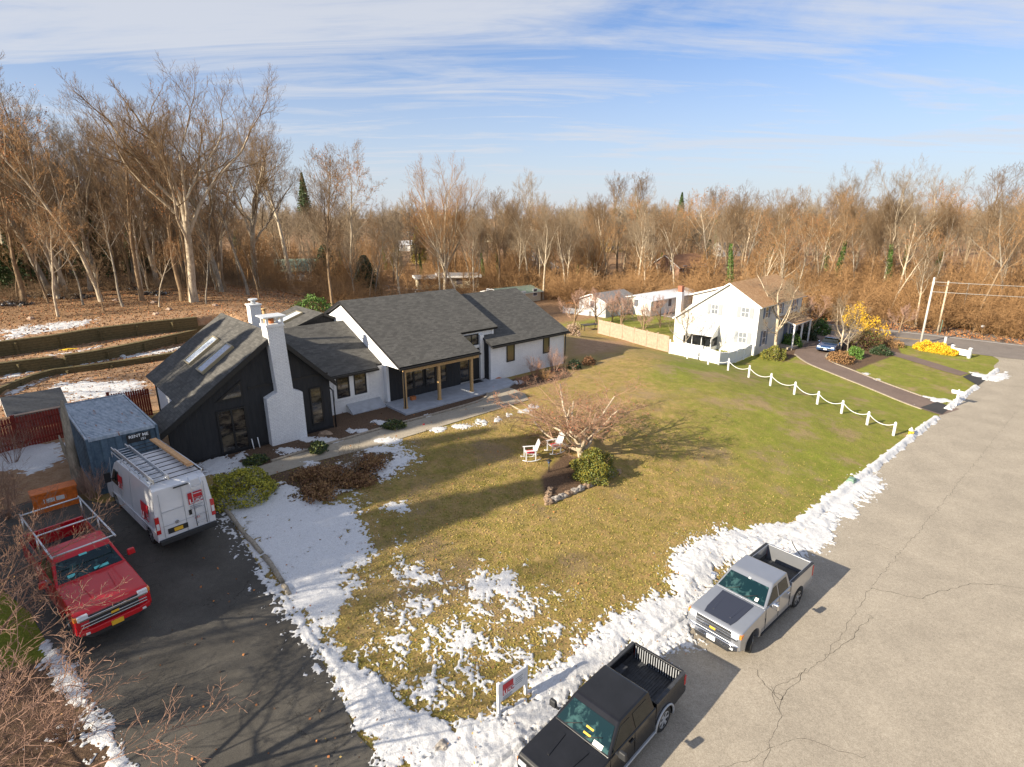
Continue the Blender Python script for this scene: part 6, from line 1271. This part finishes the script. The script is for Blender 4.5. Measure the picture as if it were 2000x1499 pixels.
# trees standing left of the view that throw the long shadows over the drive and lawn
for i,(x,y,k,h,l) in enumerate(((-33,4.2,'fir',19,'a'),(-34,8.2,'pine',19,'b'),(-38,11.5,'fir',20,'c'),(-37.5,15.5,'pine',18,'d'),(-40,7,'fir',20,'e'),(-39,20,'pine',17,'f'))):
    plant_tree(k,x,y,'dark evergreen standing left of the view beyond the driveway','evergreens left of the driveway',h,name='evergreen_tree')
for i,(x,y,h) in enumerate(((-36,18,17),(-41,25,15.5),(-31,10,18),(-46,32,15),(-35,1.5,17),(-42,13,19))):
    plant_tree(['oakA','oakC','tallA','oakB'][i%4],x,y,'bare tree standing left of the view','bare trees left of the view',h)
# ================================================================ GRASS, LITTER
def blades(name,n,fn,size,mats,zl=.02,up=0.,aspect=2.5,kind='stuff',pr=None):
    P=fn(n); z=Zt(P[:,0],P[:,1])+zl; C=np.stack([P[:,0],P[:,1],z],-1); mi=RS.integers(0,len(mats),len(C)) if pr is None else pr(P)
    return tag(leafcards(name,C,size,mats,RS,link=True,up=up,aspect=aspect,mi=mi),kind=kind)
mat('grass_straw',(.46,.33,.11),.9); mat('grass_green',(.14,.17,.02),.8); mat('grass_olive',(.30,.26,.05),.9)
DRP=np.array(DRIVE); PTH=np.array(PATH)
ISL=px((1050,995),(1210,945),(1225,880),(1100,850),(1040,930))
def lawnpts(n):
    X_=RS.uniform(-13,30,n*2); Y_=10+34*RS.random(n*2)**1.35; s,d=sd_(X_,Y_); k=(d>.25)&(d<17)&~inpoly(X_,Y_,DRIVE)&~inpoly(X_,Y_,PATH)&(s>4-d*.1)&~inpoly(X_,Y_,ISL)&(RS.random(n*2)<1-sm(np.hypot(X_,Y_),22,40)); return np.stack([X_[k],Y_[k]],-1)[:n]
blades('grass',110000,lawnpts,.034,['grass_straw','grass_green','grass_olive'],.018,0,2.2,pr=lambda P:np.where(RS.random(len(P))<.20+.45*sm(P[:,0],1,20),1,np.where(RS.random(len(P))<.5,0,2)))
def backpts(n): u=RS.uniform(-48,2,n); v=RS.uniform(14,58,n); x,y=hxy(u,v); return np.stack([x,y],-1)
blades('leaf_litter',30000,backpts,.12,['leaf_dry','leaf_brown','leaf_rust'],.03,1.5,1.4)
def sidepts(n): x,y=ne(RS.uniform(-40,60,n),86.4+np.abs(RS.normal(0,6,n))); return np.stack([x,y],-1)
blades('leaf_litter',16000,sidepts,.16,['leaf_dry','leaf_rust','leaf_orange'],.04,1.5,1.4)
def lv(n): 
    X_=RS.uniform(-12,12,n); Y_=RS.uniform(11,36,n); s,d=sd_(X_,Y_); k=d>-1.5; return np.stack([X_[k],Y_[k]],-1)
blades('fallen_leaves',500,lambda n:np.stack(sdxy(RS.uniform(3,28,n),RS.uniform(-.8,3.2,n)),-1),.05,['leaf_brown','leaf_dry','grass_straw'],.2,2,1.3)
blades('fallen_leaves',700,lv,.075,['leaf_orange','leaf_rust','leaf_brown'],.06,2,1.2)

for i,(a,b,h_,k) in enumerate(((1165,632,560,'yardC'),(1195,628,575,'yardC'),(1290,640,575,'yardC'),(1325,630,570,'yard'),(1235,622,560,'yard'))):
    x,y,z=at(a,b); plant_tree(k,x,y,['small bare tree before the grey cottage','bare tree at the right corner of the grey cottage','bare tree before the long white building','bare tree by the chimney end of the long white building','bare tree between the grey cottage and the long white building'][i],None,topheight(x,y,h_))
# ================================================================ SNOW
SN=[]   # polygon (world), weight, depth, feather
def sn(pts,w,dep=.06,fe=.5): SN.append(([p[:2] for p in px(*pts)],w,dep,fe))
def se(cx_,cy_,rx,ry,w=1.0,dep=.06,fe=.25): sn([(cx_+rx*math.cos(a),cy_+ry*math.sin(a)) for a in np.linspace(0,6.28,9)[:-1]],w,dep,fe)
sn([(1315,1095),(1350,1060),(1420,1040),(1500,1050),(1560,1030),(1620,1000),(1655,965),(1700,925),(1712,938),(1680,972),(1635,1020),(1590,1070),(1500,1110),(1420,1090),(1390,1130),(1345,1200),(1335,1250),(1290,1285),(1240,1262),(1150,1330),(1080,1400),(1010,1520),(900,1560),(820,1530),(790,1480),(860,1440),(960,1400),(1020,1370),(1070,1310),(1150,1245),(1230,1195),(1310,1160)],1.28,.15,.9)
sn([(1420,1040),(1500,1020),(1570,1030),(1540,1060),(1460,1060)],.85,.10,.4)
sn([(430,978),(500,955),(580,965),(700,985),(722,1040),(718,1080),(690,1120),(690,1170),(650,1225),(655,1290),(630,1310),(570,1215),(505,1110),(450,1030)],1.0,.04,.9)
sn([(505,1120),(560,1160),(610,1230),(660,1290),(740,1320),(800,1380),(860,1400),(900,1440),(860,1499),(780,1499),(740,1480),(735,1450),(700,1430),(680,1370),(640,1310),(570,1215)],1.15,.14,.45)
sn([(690,1150),(790,1050),(860,1090),(960,1110),(1050,1140),(1150,1200),(1080,1300),(1010,1370),(940,1420),(860,1400),(760,1340),(680,1280)],.44,.03,1.2)
sn([(880,1130),(990,1110),(1045,1160),(1000,1200),(920,1180)],.80,.04,.8); sn([(760,1340),(860,1300),(900,1350),(860,1400),(800,1390)],.85,.05,.7); se(780,992,22,9,.95,.05,.5); se(1075,1230,70,30,.62,.04,.8); se(950,1330,60,40,.62,.04,.8)
sn([(770,870),(800,868),(815,900),(780,930),(740,940),(720,915),(760,900)],.85,.05,.7); sn([(570,985),(620,935),(700,880),(730,900),(690,960),(620,985)],.60,.05,.9); se(560,958,28,12,.95,.06); se(600,905,25,7,.8,.05); sn([(425,960),(445,900),(480,880),(470,925),(440,975)],.8,.05,.4); sn([(385,905),(440,890),(470,905),(430,930),(390,925)],.95,.06,.4)
for a in ((566,880,34,6),(640,862,30,8),(600,858,20,5),(700,842,26,6),(748,826,24,5),(836,813,12,5),(760,862,35,9),(735,880,30,8),(772,866,20,5),(855,838,20,6),(903,833,18,5),(940,826,18,7),(973,820,12,6),(994,813,8,6),(1027,803,16,4),(1042,795,12,4),(480,918,34,6),(415,912,24,7),(1010,747,14,4),(985,760,6,3),(545,945,14,6)): se(*a,.92,.05,.3)
sn([(105,748),(180,742),(285,745),(290,770),(240,778),(120,785)],.86,.04,1.2); sn([(-20,868),(70,862),(125,868),(120,905),(60,925),(-20,920)],.95,.05,.6); sn([(0,762),(100,722),(190,700),(300,685),(355,676),(355,684),(190,709),(100,735),(20,775)],.78,.04,.6); sn([(0,645),(60,635),(185,622),(190,632),(60,655),(0,672)],.66,.05,1.0); sn([(-10,735),(60,700),(160,683),(220,668),(200,680),(100,700),(0,745)],.55,.04,.5)
sn([(85,1255),(110,1265),(165,1340),(215,1420),(262,1499),(300,1560),(250,1560),(200,1470),(150,1380),(90,1290)],1.1,.10,.3); sn([(150,1400),(200,1440),(215,1499),(160,1499),(140,1440)],.6,.05,.5); se(50,1465,14,6); se(95,1445,12,5)
sn([(1840,782),(1800,777),(1785,770),(1830,778)],.9,.06,.4); sn([(1895,727),(1938,735),(1965,727),(1968,738),(1945,746),(1900,735)],1.1,.12,.4); se(1690,731,10,3); se(1712,742,7,2); se(1787,790,5,2); se(1837,783,20,4,1.1,.08)
def snow_patch(name,x0,x1,y0,y1,step,bank=False,uvn=False):
    xs=np.arange(x0,x1,step); ys=np.arange(y0,y1,step); X_,Y_=np.meshgrid(xs,ys)
    if uvn: S0,D0=X_.copy(),Y_.copy(); X_,Y_=sdxy(S0,D0)
    Wt=np.full(X_.shape,-1.0); D=np.zeros_like(X_)
    for P_,w,dep,fe in SN:
        a=np.array(P_); lo=a.min(0)-1.5; hi=a.max(0)+1.5; k=(X_>lo[0])&(X_<hi[0])&(Y_>lo[1])&(Y_<hi[1])
        if not k.any(): continue
        s=spoly(X_[k],Y_[k],P_); v=w*np.clip(.5+s/(2*fe),0,1)+.0; v=np.where(s<-fe,-1,v); o=Wt[k]; D[k]=np.where(v>o,dep*np.clip(.35+s/.9,.25,1),D[k]); Wt[k]=np.maximum(o,v)
    if bank:
        s,d=sd_(X_,Y_); c=.15+.22*np.sin(s*.9)*0+ .35*(fbm(s,s*0,.5,2,4)-.5); wid=.32+.20*(1-sm(s,26,40)); q=np.abs(d+.08-c*.3)/wid; v=1.2*np.clip(1.25-q,0,1); v=np.where((s<25)|((s>50.6)&(s<53.6))|((s>62.8)&(s<66.2))|(s>71.5),-1,v); D=np.where(v>Wt,.15*np.clip(1.2-q,.1,1),D); Wt=np.maximum(Wt,v)
    nz=.34*fbm(X_,Y_,1.6,3,21)+.36*fbm(X_,Y_,6,3,5,.6)+.30*fbm(X_,Y_,15,2,31); nz=np.clip((nz-.28)/.44,0,1)
    if bank: nz=np.clip((.40*fbm(X_,Y_,1.1,2,21)+.40*fbm(X_,Y_,3.2,2,5)+.2*fbm(X_,Y_,9,2,8)-.28)/.44,0,1)
    e=Wt-nz; h=np.clip(e/.22,0,1); h=h**.6
    lump=(.35+1.0*fbm(X_,Y_,2.2,3,55)+.30*(np.abs(fbm(X_,Y_,7.5,3,77,.6)-.5)*2)**.8); H_=D*h*lump
    s,d=sd_(X_,Y_); base=np.maximum(Zt(X_,Y_),0)+np.where(inpoly(X_,Y_,DRIVE),.03,0.0)+np.where((d<.15)&(d>-.1)&(s>6.3),.09,0)*(e>0)+np.where(d<=0,.02,0)
    on=e>0; Zs=np.where(on,base+.012+H_,base-.05)
    f=on[:-1,:-1]|on[1:,:-1]|on[:-1,1:]|on[1:,1:]; ny_,nx_=X_.shape; idx=np.arange(nx_*ny_).reshape(ny_,nx_)
    Q_=np.stack([idx[:-1,:-1],idx[:-1,1:],idx[1:,1:],idx[1:,:-1]],-1)[f]; used,inv=np.unique(Q_,return_inverse=True); V=np.stack([X_,Y_,Zs],-1).reshape(-1,3)[used]
    if uvn: pass
    return tag(npmesh(name,V,inv.reshape(-1,4),['snow']),kind='stuff')
snow_patch('snow',-17,13,9,32,.05); snow_patch('snow',25,72,-1.6,1.6,.09,bank=True,uvn=True); snow_patch('snow',8.5,27,-1.2,4.2,.06,uvn=True) if False else None
snow_patch('snow',13,27.5,20,42,.08); snow_patch('snow',-16,5,32,46,.09); snow_patch('snow',-48,-17,15,60,.13); snow_patch('snow',27,56,33,60,.15)
# ================================================================ SMALL THINGS
def place(o,p,rz=0,label=None,cat=None,group=None): o.location=p; o.rotation_euler[2]=rz; return tag(o,label,cat,group)
# builder's sign
x,y=at(974,1395)[:2]; x2,y2=at(1013,1366)[:2]; a=math.atan2(y2-y,x2-x); Ls=1.12; sg=thing('yard_sign','white two-post yard sign with a red square logo standing in the snow','sign',(x,y,Z(x,y)),a)
for q_ in (0,Ls): m=MB(); m.box(q_-.045,q_+.045,-.045,.045,-.3,1.12,'vinyl_white'); m.box(q_-.05,q_+.05,-.05,.05,1.12,1.15,'vinyl_white'); m.build('post',sg,.004)
m=MB(); m.box(.045,Ls-.045,-.02,.02,.42,1.06,'vinyl_white'); m.box(.045,Ls-.045,-.035,.035,1.04,1.09,'vinyl_white'); sb=m.build('sign_board',sg); logo(sg,Matrix.Translation((.36,-.024,.80)),.42,.40); text_obj('small_print','CONSTRUCTION',.05,'shutter_grey',Matrix.Translation((.82,-.026,.74))@Matrix.Rotation(R(90),4,'X'),sg) if False else None
m=MB()
for k in range(4): m.box(.66,.98-.05*(k%2),-.026,-.022,.88-.07*k,.90-.07*k,'shutter_grey')
m.build('small_print',sg)
# rocking chairs
def chair(label,p,rz):
    t=thing('rocking_chair',label,'rocking chair',p,rz,'white rocking chairs on the lawn'); w='vinyl_white'
    for s in (-1,1):
        m=MB(); m.tube([(.48*math.cos(a_)*1.0,s*.29,.62-.60*math.sin(a_)*1.0) for a_ in ()] or [(-.50,s*.29,.13),(-.25,s*.29,.04),(.05,s*.29,.02),(.3,s*.29,.05),(.48,s*.29,.12)],.025,w,6); m.build('rocker',t)
        m=MB(); m.box(.26,.31,s*.29-.025,s*.29+.025,.04,.62,w); m.build('leg',t); m=MB(); m.box(-.25,-.20,s*.29-.025,s*.29+.025,.04,.60,w); m.build('leg',t)
        m=MB(); m.box(-.30,.36,s*.32-.05,s*.32+.05,.62,.65,w); m.build('armrest',t,.008)
    m=MB()
    for k in range(6): m.box(-.22+k*.088,-.145+k*.088,-.27,.27,.38+.012*k,.40+.012*k,w)
    m.build('seat',t); m=MB()
    for k in range(7): yy=-.24+k*.08; zt=1.14-.10*(abs(k-3)/3)**2; m.slab([(-.20,yy-.03,.38),(-.20,yy+.03,.38),(-.46,yy+.03,zt),(-.46,yy-.03,zt)],(-.015,0,0),w)
    m.build('backrest',t); m=MB(); m.box(-.18,.2,-.2,.2,.42,.49,'logo_red'); m.build('cushion',t,.03,3); return t
p=at(1036,898); chair('white rocking chair with a red cushion on the left, nearer the camera',(p[0],p[1],p[2]),R(190))
p=at(1083,884); chair('white rocking chair further right, partly behind the bare tree',(p[0],p[1],p[2]),R(205))
# garden lantern, marker, utility box, hydrant
m=MB(); m.tube([(0,0,-.1),(0,0,.5)],.025,'metal_dark',8); m.tube([(0,0,.5),(0,0,.62)],[.07,.07],'shutter_blue',10); m.tube([(0,0,.62),(0,0,.66),(0,0,.72)],[.15,.12,.02],'metal_dark',12); o=m.build('path_light'); place(o,at(1072,922),0,'dark mushroom-shaped path light on the bare soil by the lawn bush','garden light')
m=MB(); m.tube([(0,0,0),(0,0,.22)],.008,'grey_metal',5); m.box(-.06,.06,-.004,.004,.16,.26,'logo_red'); place(m.build('marker_flag'),at(828,836),.6,'tiny red marker flag standing on the garden path','marker')
m=MB(); m.box(-.22,.22,-.16,.16,0,.34,'leaf_ivy_paint' if 'leaf_ivy_paint' in MATS else 'util_green' if 'util_green' in MATS else 'shutter_grey'); 
mat('util_green',(.16,.26,.20),.55); m=MB(); m.box(-.27,.27,-.2,.2,-.05,.30,'util_green'); m.box(-.25,.25,-.18,.18,.30,.40,'util_green',taper=.8); place(m.build('utility_box',bevel=.05,seg=3),at(1662,946),HS,'low rounded green utility box at the snowy kerb','utility box')
hx=at(1777,853); t=thing('fire_hydrant','yellow fire hydrant with a white cap between the chain fence and the kerb','hydrant',hx,HS); mat('hydrant_yellow',(.72,.48,.03),.45)
m=MB(); m.tube([(0,0,-.05),(0,0,.04),(0,0,.06),(0,0,.42),(0,0,.44)],[.17,.17,.12,.12,.15],'hydrant_yellow',14); m.build('barrel',t); m=MB(); m.tube([(0,0,.44),(0,0,.47),(0,0,.56),(0,0,.62),(0,0,.68)],[.15,.14,.11,.04,.03],'ink_white',14); m.build('cap',t)
for d_ in ((1,0),(-1,0),(0,-1)): m=MB(); m.tube([(0,0,.33),(d_[0]*.2,d_[1]*.2,.33)],[.06,.075],'hydrant_yellow',10); m.build('outlet',t)
# mailboxes
def mailbox(label,p,rz,h=1.15,arms=True):
    t=thing('mailbox',label,'mailbox',p,rz); m=MB(); m.box(-.06,.06,-.06,.06,-.2,h+.2,'vinyl_white'); m.box(-.07,.07,-.07,.07,h+.2,h+.26,'vinyl_white',taper=.3); m.box(-.42,.42,-.045,.045,h-.12,h-.04,'vinyl_white'); m.build('post',t)
    m=MB(); m.tube([(-.46,0,h+.06),(-.05,0,h+.06)],.11,'vinyl_white',10); m.build('box',t); m=MB(); m.box(.1,.48,-.05,.05,h,h+.14,'vinyl_white'); m.build('newspaper_holder',t); return t
mailbox('white cross-shaped mailbox post on the lawn between the two driveways',at(1866,794),R(-49))
p=at(1917,655); t=thing('mailbox','small white mailbox on a dark post across the main road','mailbox',p,.3); m=MB(); m.box(-.06,.06,-.06,.06,-.1,1.0,'bark_brown'); m.build('post',t); m=MB(); m.tube([(-.25,0,1.12),(.25,0,1.12)],.15,'vinyl_white',10); m.build('box',t)
# white panel fence by the yellow hedge
a=at(1858,692); b=at(1892,700); t=thing('panel_fence','short solid white panel fence at the right end of the yellow hedge','fence',a,math.atan2(b[1]-a[1],b[0]-a[0])); L_=math.dist(a[:2],b[:2]); m=MB(); m.box(0,L_,-.03,.03,.1,.75,'vinyl_white'); m.build('panel',t)
for q_ in (0,L_): m=MB(); m.box(q_-.12,q_+.12,-.12,.12,-.1,.95,'vinyl_white'); m.box(q_-.15,q_+.15,-.15,.15,.95,1.05,'vinyl_white',taper=.6); m.build('fence_post',t)
m=MB(); m.box(-.08,.08,-.08,.08,-.1,1.0,'vinyl_white'); m.box(-.1,.1,-.1,.1,1.0,1.06,'vinyl_white',taper=.4); place(m.build('marker_post'),at(1844,676),0,'single short white post behind the yellow hedge','post')
# utility poles and wires
def pole(label,px_,py_,ytop,mm,cross=True,r=.13):
    x,y,z=at(px_,py_); h=topheight(x,y,ytop); t=thing('utility_pole',label,'utility pole',(x,y,z)); m=MB(); m.tube([(0,0,-.3),(0,0,h)],[r,r*.7],mm,10); m.build('post',t)
    if cross: m=MB(); m.box(-.7,.7,-.05,.05,h-.75,h-.63,mm,Matrix.Rotation(R(60),4,'Z')); m.build('crossarm',t); 
    if cross: 
        for k in (-.6,.6): m=MB(); c=Matrix.Rotation(R(60),4,'Z')@Vector((k,0,h-.63)); m.tube([tuple(c),(c[0],c[1],c[2]+.16)],[.05,.03],'vinyl_white',8); m.build('insulator',t)
    return (x,y,z+h)
mat('pole_pale',(.55,.53,.48),.8,noise=(3,.1))
P1=pole('pale utility pole standing in the yellow hedge near the junction',1798,672,542,'pole_pale'); P2=pole('brown utility pole on the far verge of the main road',1831,650,549,'bark_pale',False); P3=pole('short grey pole among the trees right of the two utility poles',1873,640,553,'bark_grey',False,.1)
m=MB(); m.tube([(0,0,0),(0,0,1.6)],.06,'util_green',6); place(m.build('cable_guard'),at(1836,650),0,'green cable guard at the foot of the brown utility pole','cable guard')
def wire(a,b,sag,label):
    m=MB(); a=Vector(a); b=Vector(b); m.tube([tuple(a.lerp(b,t)-a+Vector((0,0,-sag*4*t*(1-t)))) for t in np.linspace(0,1,16)],.026,'wire_grey',4); o=m.build('overhead_wire'); o.location=a; tag(o,label,'wire')
mat('wire_grey',(.40,.40,.40),.6)
e1=(120,50,6.5)
wire((P1[0],P1[1],P1[2]-.5),(130,42,8.5),1.0,'upper overhead wire running right from the pale utility pole'); wire((P1[0],P1[1],P1[2]-1.6),(130,42,7.0),1.0,'lower overhead wire running right from the pale utility pole'); wire((P1[0],P1[1],P1[2]-.6),(P2[0],P2[1],P2[2]-.5),.2,'short overhead wire between the two utility poles')
# orange box, snag, logs, rocks
ob=at(112,990); t=thing('orange_bin','orange steel tool bin with a pale label on its front beside the bare shrub','bin',(ob[0],ob[1],ob[2]),R(44)); t.scale=(.78,.8,.82); mat('bin_orange',(.55,.13,.015),.5,noise=(6,.25))
m=MB(); m.box(-.95,.95,-.4,.4,.0,.95,'bin_orange'); m.build('body',t,.03); m=MB(); m.box(-1.0,1.0,-.44,.42,.95,1.08,'bin_orange'); m.build('lid',t,.02)
m=MB(); m.box(-.5,.45,-.412,-.4,.5,.72,'lamp_clear'); m.build('label_plate',t); text_obj('lettering','DEWORK',.15,'ink_black',Matrix.Translation((-.02,-.416,.61))@Matrix.Rotation(R(90),4,'X'),t) if False else None
for k in range(5): m=MB(); xx=-.85+k*.42; m.box(xx-.03,xx+.03,-.43,-.4,.03,.93,'bin_orange'); m.build('rib',t)
sx_,sy_=at(158,962)[:2]; hsn=topheight(sx_,sy_,782); t=thing('dead_trunk','bare grey dead tree trunk standing before the left side of the container','tree trunk',(sx_,sy_,Z(sx_,sy_)),0); m=MB(); m.tube([(0,0,-.2),(-.02,.02,.6),(.02,.0,hsn*.5),(.10,-.02,hsn*.85),(.12,0,hsn)],[.34,.22,.17,.13,.05],'bark_grey',9); m.build('trunk',t); m=MB(); m.tube([(.02,0,1.0),(-.35,.1,hsn*.45),(-.45,.1,hsn*.62)],[.12,.09,.03],'bark_grey',7); m.build('limb',t)
def log(label,a,b,r,mm='bark_grey',name='log'):
    A=Vector(at(*a)); B=Vector(at(*b)); m=MB(); d=B-A; m.tube([(0,0,r*.8),tuple(d*.35+Vector((.03,.02,r*.85))),tuple(d*.7+Vector((-.02,.03,r*.8))),tuple(d+Vector((0,0,r*.75)))],[r,r*.92,r*.96,r*.8],mm,8); o=m.build(name); o.location=A; tag(o,label,'log'); return o
log('rough timber edging log nearest the van at the driveway side',(434,992),(478,1046),.10); log('rough timber edging log in the middle of the driveway row',(480,1050),(512,1084),.10); log('rough timber edging log nearest the street in the driveway row',(516,1090),(552,1140),.10); log('short timber stub at the end of the driveway log row',(553,1146),(566,1164),.09)
mat('rock_grey',(.30,.27,.24),.9,noise=(5,.35),bump=(9,.8)); mat('rock_brown',(.26,.18,.12),.9,noise=(5,.4),bump=(9,.8)); mat('brush_dark',(.07,.05,.04),.9,noise=(6,.4))
def rock(label,p,sx,sy,sz,mm,rz=0,seed=0,group=None,name='rock',cat='rock'):
    bm=bmesh.new(); bmesh.ops.create_icosphere(bm,subdivisions=3,radius=1); r=np.random.default_rng(seed)
    ph=r.uniform(0,6,6)
    for v in bm.verts:
        c=v.co; k=1+.18*math.sin(c.x*4+ph[0])*math.sin(c.y*4.5+ph[1])+.14*math.sin(c.z*6+ph[2]+c.x*3)+.08*math.sin(c.x*11+ph[3])*math.sin(c.y*12+c.z*9+ph[4]); v.co=Vector((c.x*sx*k,c.y*sy*k,c.z*sz*k))
    me=bpy.data.meshes.new(name); bm.to_mesh(me); bm.free(); me.materials.append(MATS[mm]); o=bpy.data.objects.new(name,me); COL.objects.link(o); o.location=(p[0],p[1],p[2]+sz*.25); o.rotation_euler=(0,0,rz); return tag(o,label,cat,group)
rr0=np.array(at(1072,983)); rr1=np.array(at(1205,925)); 
for k in range(13):
    p=rr0+(rr1-rr0)*(k/12)**.95; rock('one of the rough edging stones below the yellow-green lawn bush',(p[0],p[1],Z(p[0],p[1])),.27,.17,.17,'rock_grey' if k%3 else 'rock_brown',R(38)+RS.normal(0,.15),k,'edging stones below the lawn bush')
for k in range(4):
    p=np.array(at(1068+k*2,978-k*7)); rock('one of the rough edging stones below the yellow-green lawn bush',(p[0],p[1],p[2]),.16,.16,.12,'rock_brown',k,20+k,'edging stones below the lawn bush')
rock('rounded tan boulder at the foot of the black wing right of the chimney',at(635,850),.38,.28,.2,'rock_brown',.5,40); rock('small rock at the driveway corner by the snow pile',at(860,1460),.25,.2,.12,'rock_grey',.5,41)
for i,(a,b,l) in enumerate(((26,596,'heap of dark debris at the left end of the clearing'),(75,580,'second heap of dark debris just left of the leftmost forked oak'),(250,566,'dark heap of branches between the thin leaning tree and the big pale oak'),(300,575,'dark heap of branches just left of the big pale oak'),(150,582,'low heap of brown debris at the foot of the slim pale tree'))):
    p=at(a,b); t=thing('debris_heap',l,'debris heap',p); n=620; C=np.clip(RS.normal(0,1,(n,3)),-1.7,1.7)*np.array([.8,.55,.25]); C[:,2]=np.abs(C[:,2])*np.exp(-(C[:,0]**2+C[:,1]**2)); leafcards('debris',C,.28,['brush_dark','twig_grey','shutter_grey'],RS,link=True,parent=t,mi=RS.choice([0,0,0,1,2],n))
    m=MB()
    for k in range(14): q_=RS.uniform(-1,1,3); m.tube([(q_[0],q_[1]*.6,.05),(q_[0]+RS.uniform(-1,1),q_[1]*.6+RS.uniform(-1,1)*.6,.4+.4*abs(q_[2]))],.035,'twig_dark',4)
    m.build('stick',t)
for i,(a,b) in enumerate(((300,592),(225,588),(305,615),(60,624),(420,598),(330,606))): rock(['tan stump beside the foot of the big pale oak','tan cut stump left of the thin leaning tree','round tan stump above the topmost retaining wall','pale stone at the left above the topmost retaining wall','pale stone right of the big pale oak','pale stone between the stump and the oak on the plateau'][i],at(a,b),.3,.25,.18,'stockade',0,50+i,name='stump' if i<3 else 'rock',cat='stump' if i<3 else 'rock')
rock('yellow plastic sheet lying on the upper terrace',at(135,683),.55,.22,.06,'hydrant_yellow',.6,61,name='plastic_sheet',cat='sheet')
for i,(a,b) in enumerate(((175,708),(128,714),(292,690),(240,697))): rock(['pale block on the lowest terrace left of centre','tan block at the left of the lowest terrace','white bucket-like lump on the lowest terrace by the roof','pale block on the lowest terrace near the roof'][i],at(a,b),.22,.18,.12,'lamp_clear' if i%2 else 'stockade',.4,70+i,name='block',cat='block')
rock('orange clay lump beside the porch slab end',at(973,742),.35,.2,.16,'terracotta',.4,81,name='clay_planter',cat='planter')
# patio furniture left at the back, two dark tables by the tan board fence
p=at(1152,645); t=thing('garden_table','dark garden table standing on the dirt by the tan board fence','table',p,.4); m=MB(); m.box(-1.1,1.1,-.5,.5,.68,.73,'metal_dark'); m.build('table_top',t)
for a_ in (-1,1):
    for b_ in (-.42,.42): m=MB(); m.box(a_-.03,a_+.03,b_-.03,b_+.03,0,.68,'metal_dark'); m.build('leg',t)
# stone setts at the mouth of the driveway
m=MB(); r=random.Random(4)
for i in range(6):
    for k in range(20):
        s0=1.2+k*.26+(.13 if i%2 else 0); d0=.06+i*.155; 
        if s0<5.6:
            P_=[sdxy(s0,d0),sdxy(s0+.235,d0),sdxy(s0+.235,d0+.135),sdxy(s0,d0+.135)]; zz_=Z(*P_[0])+.06+r.uniform(-.006,.006); m.slab([(q_[0],q_[1],zz_+(Z(*q_)-Z(*P_[0]))) for q_ in P_],(0,0,-.1),'kerb_stone')
tag(m.build('stone_setts'),kind='structure')
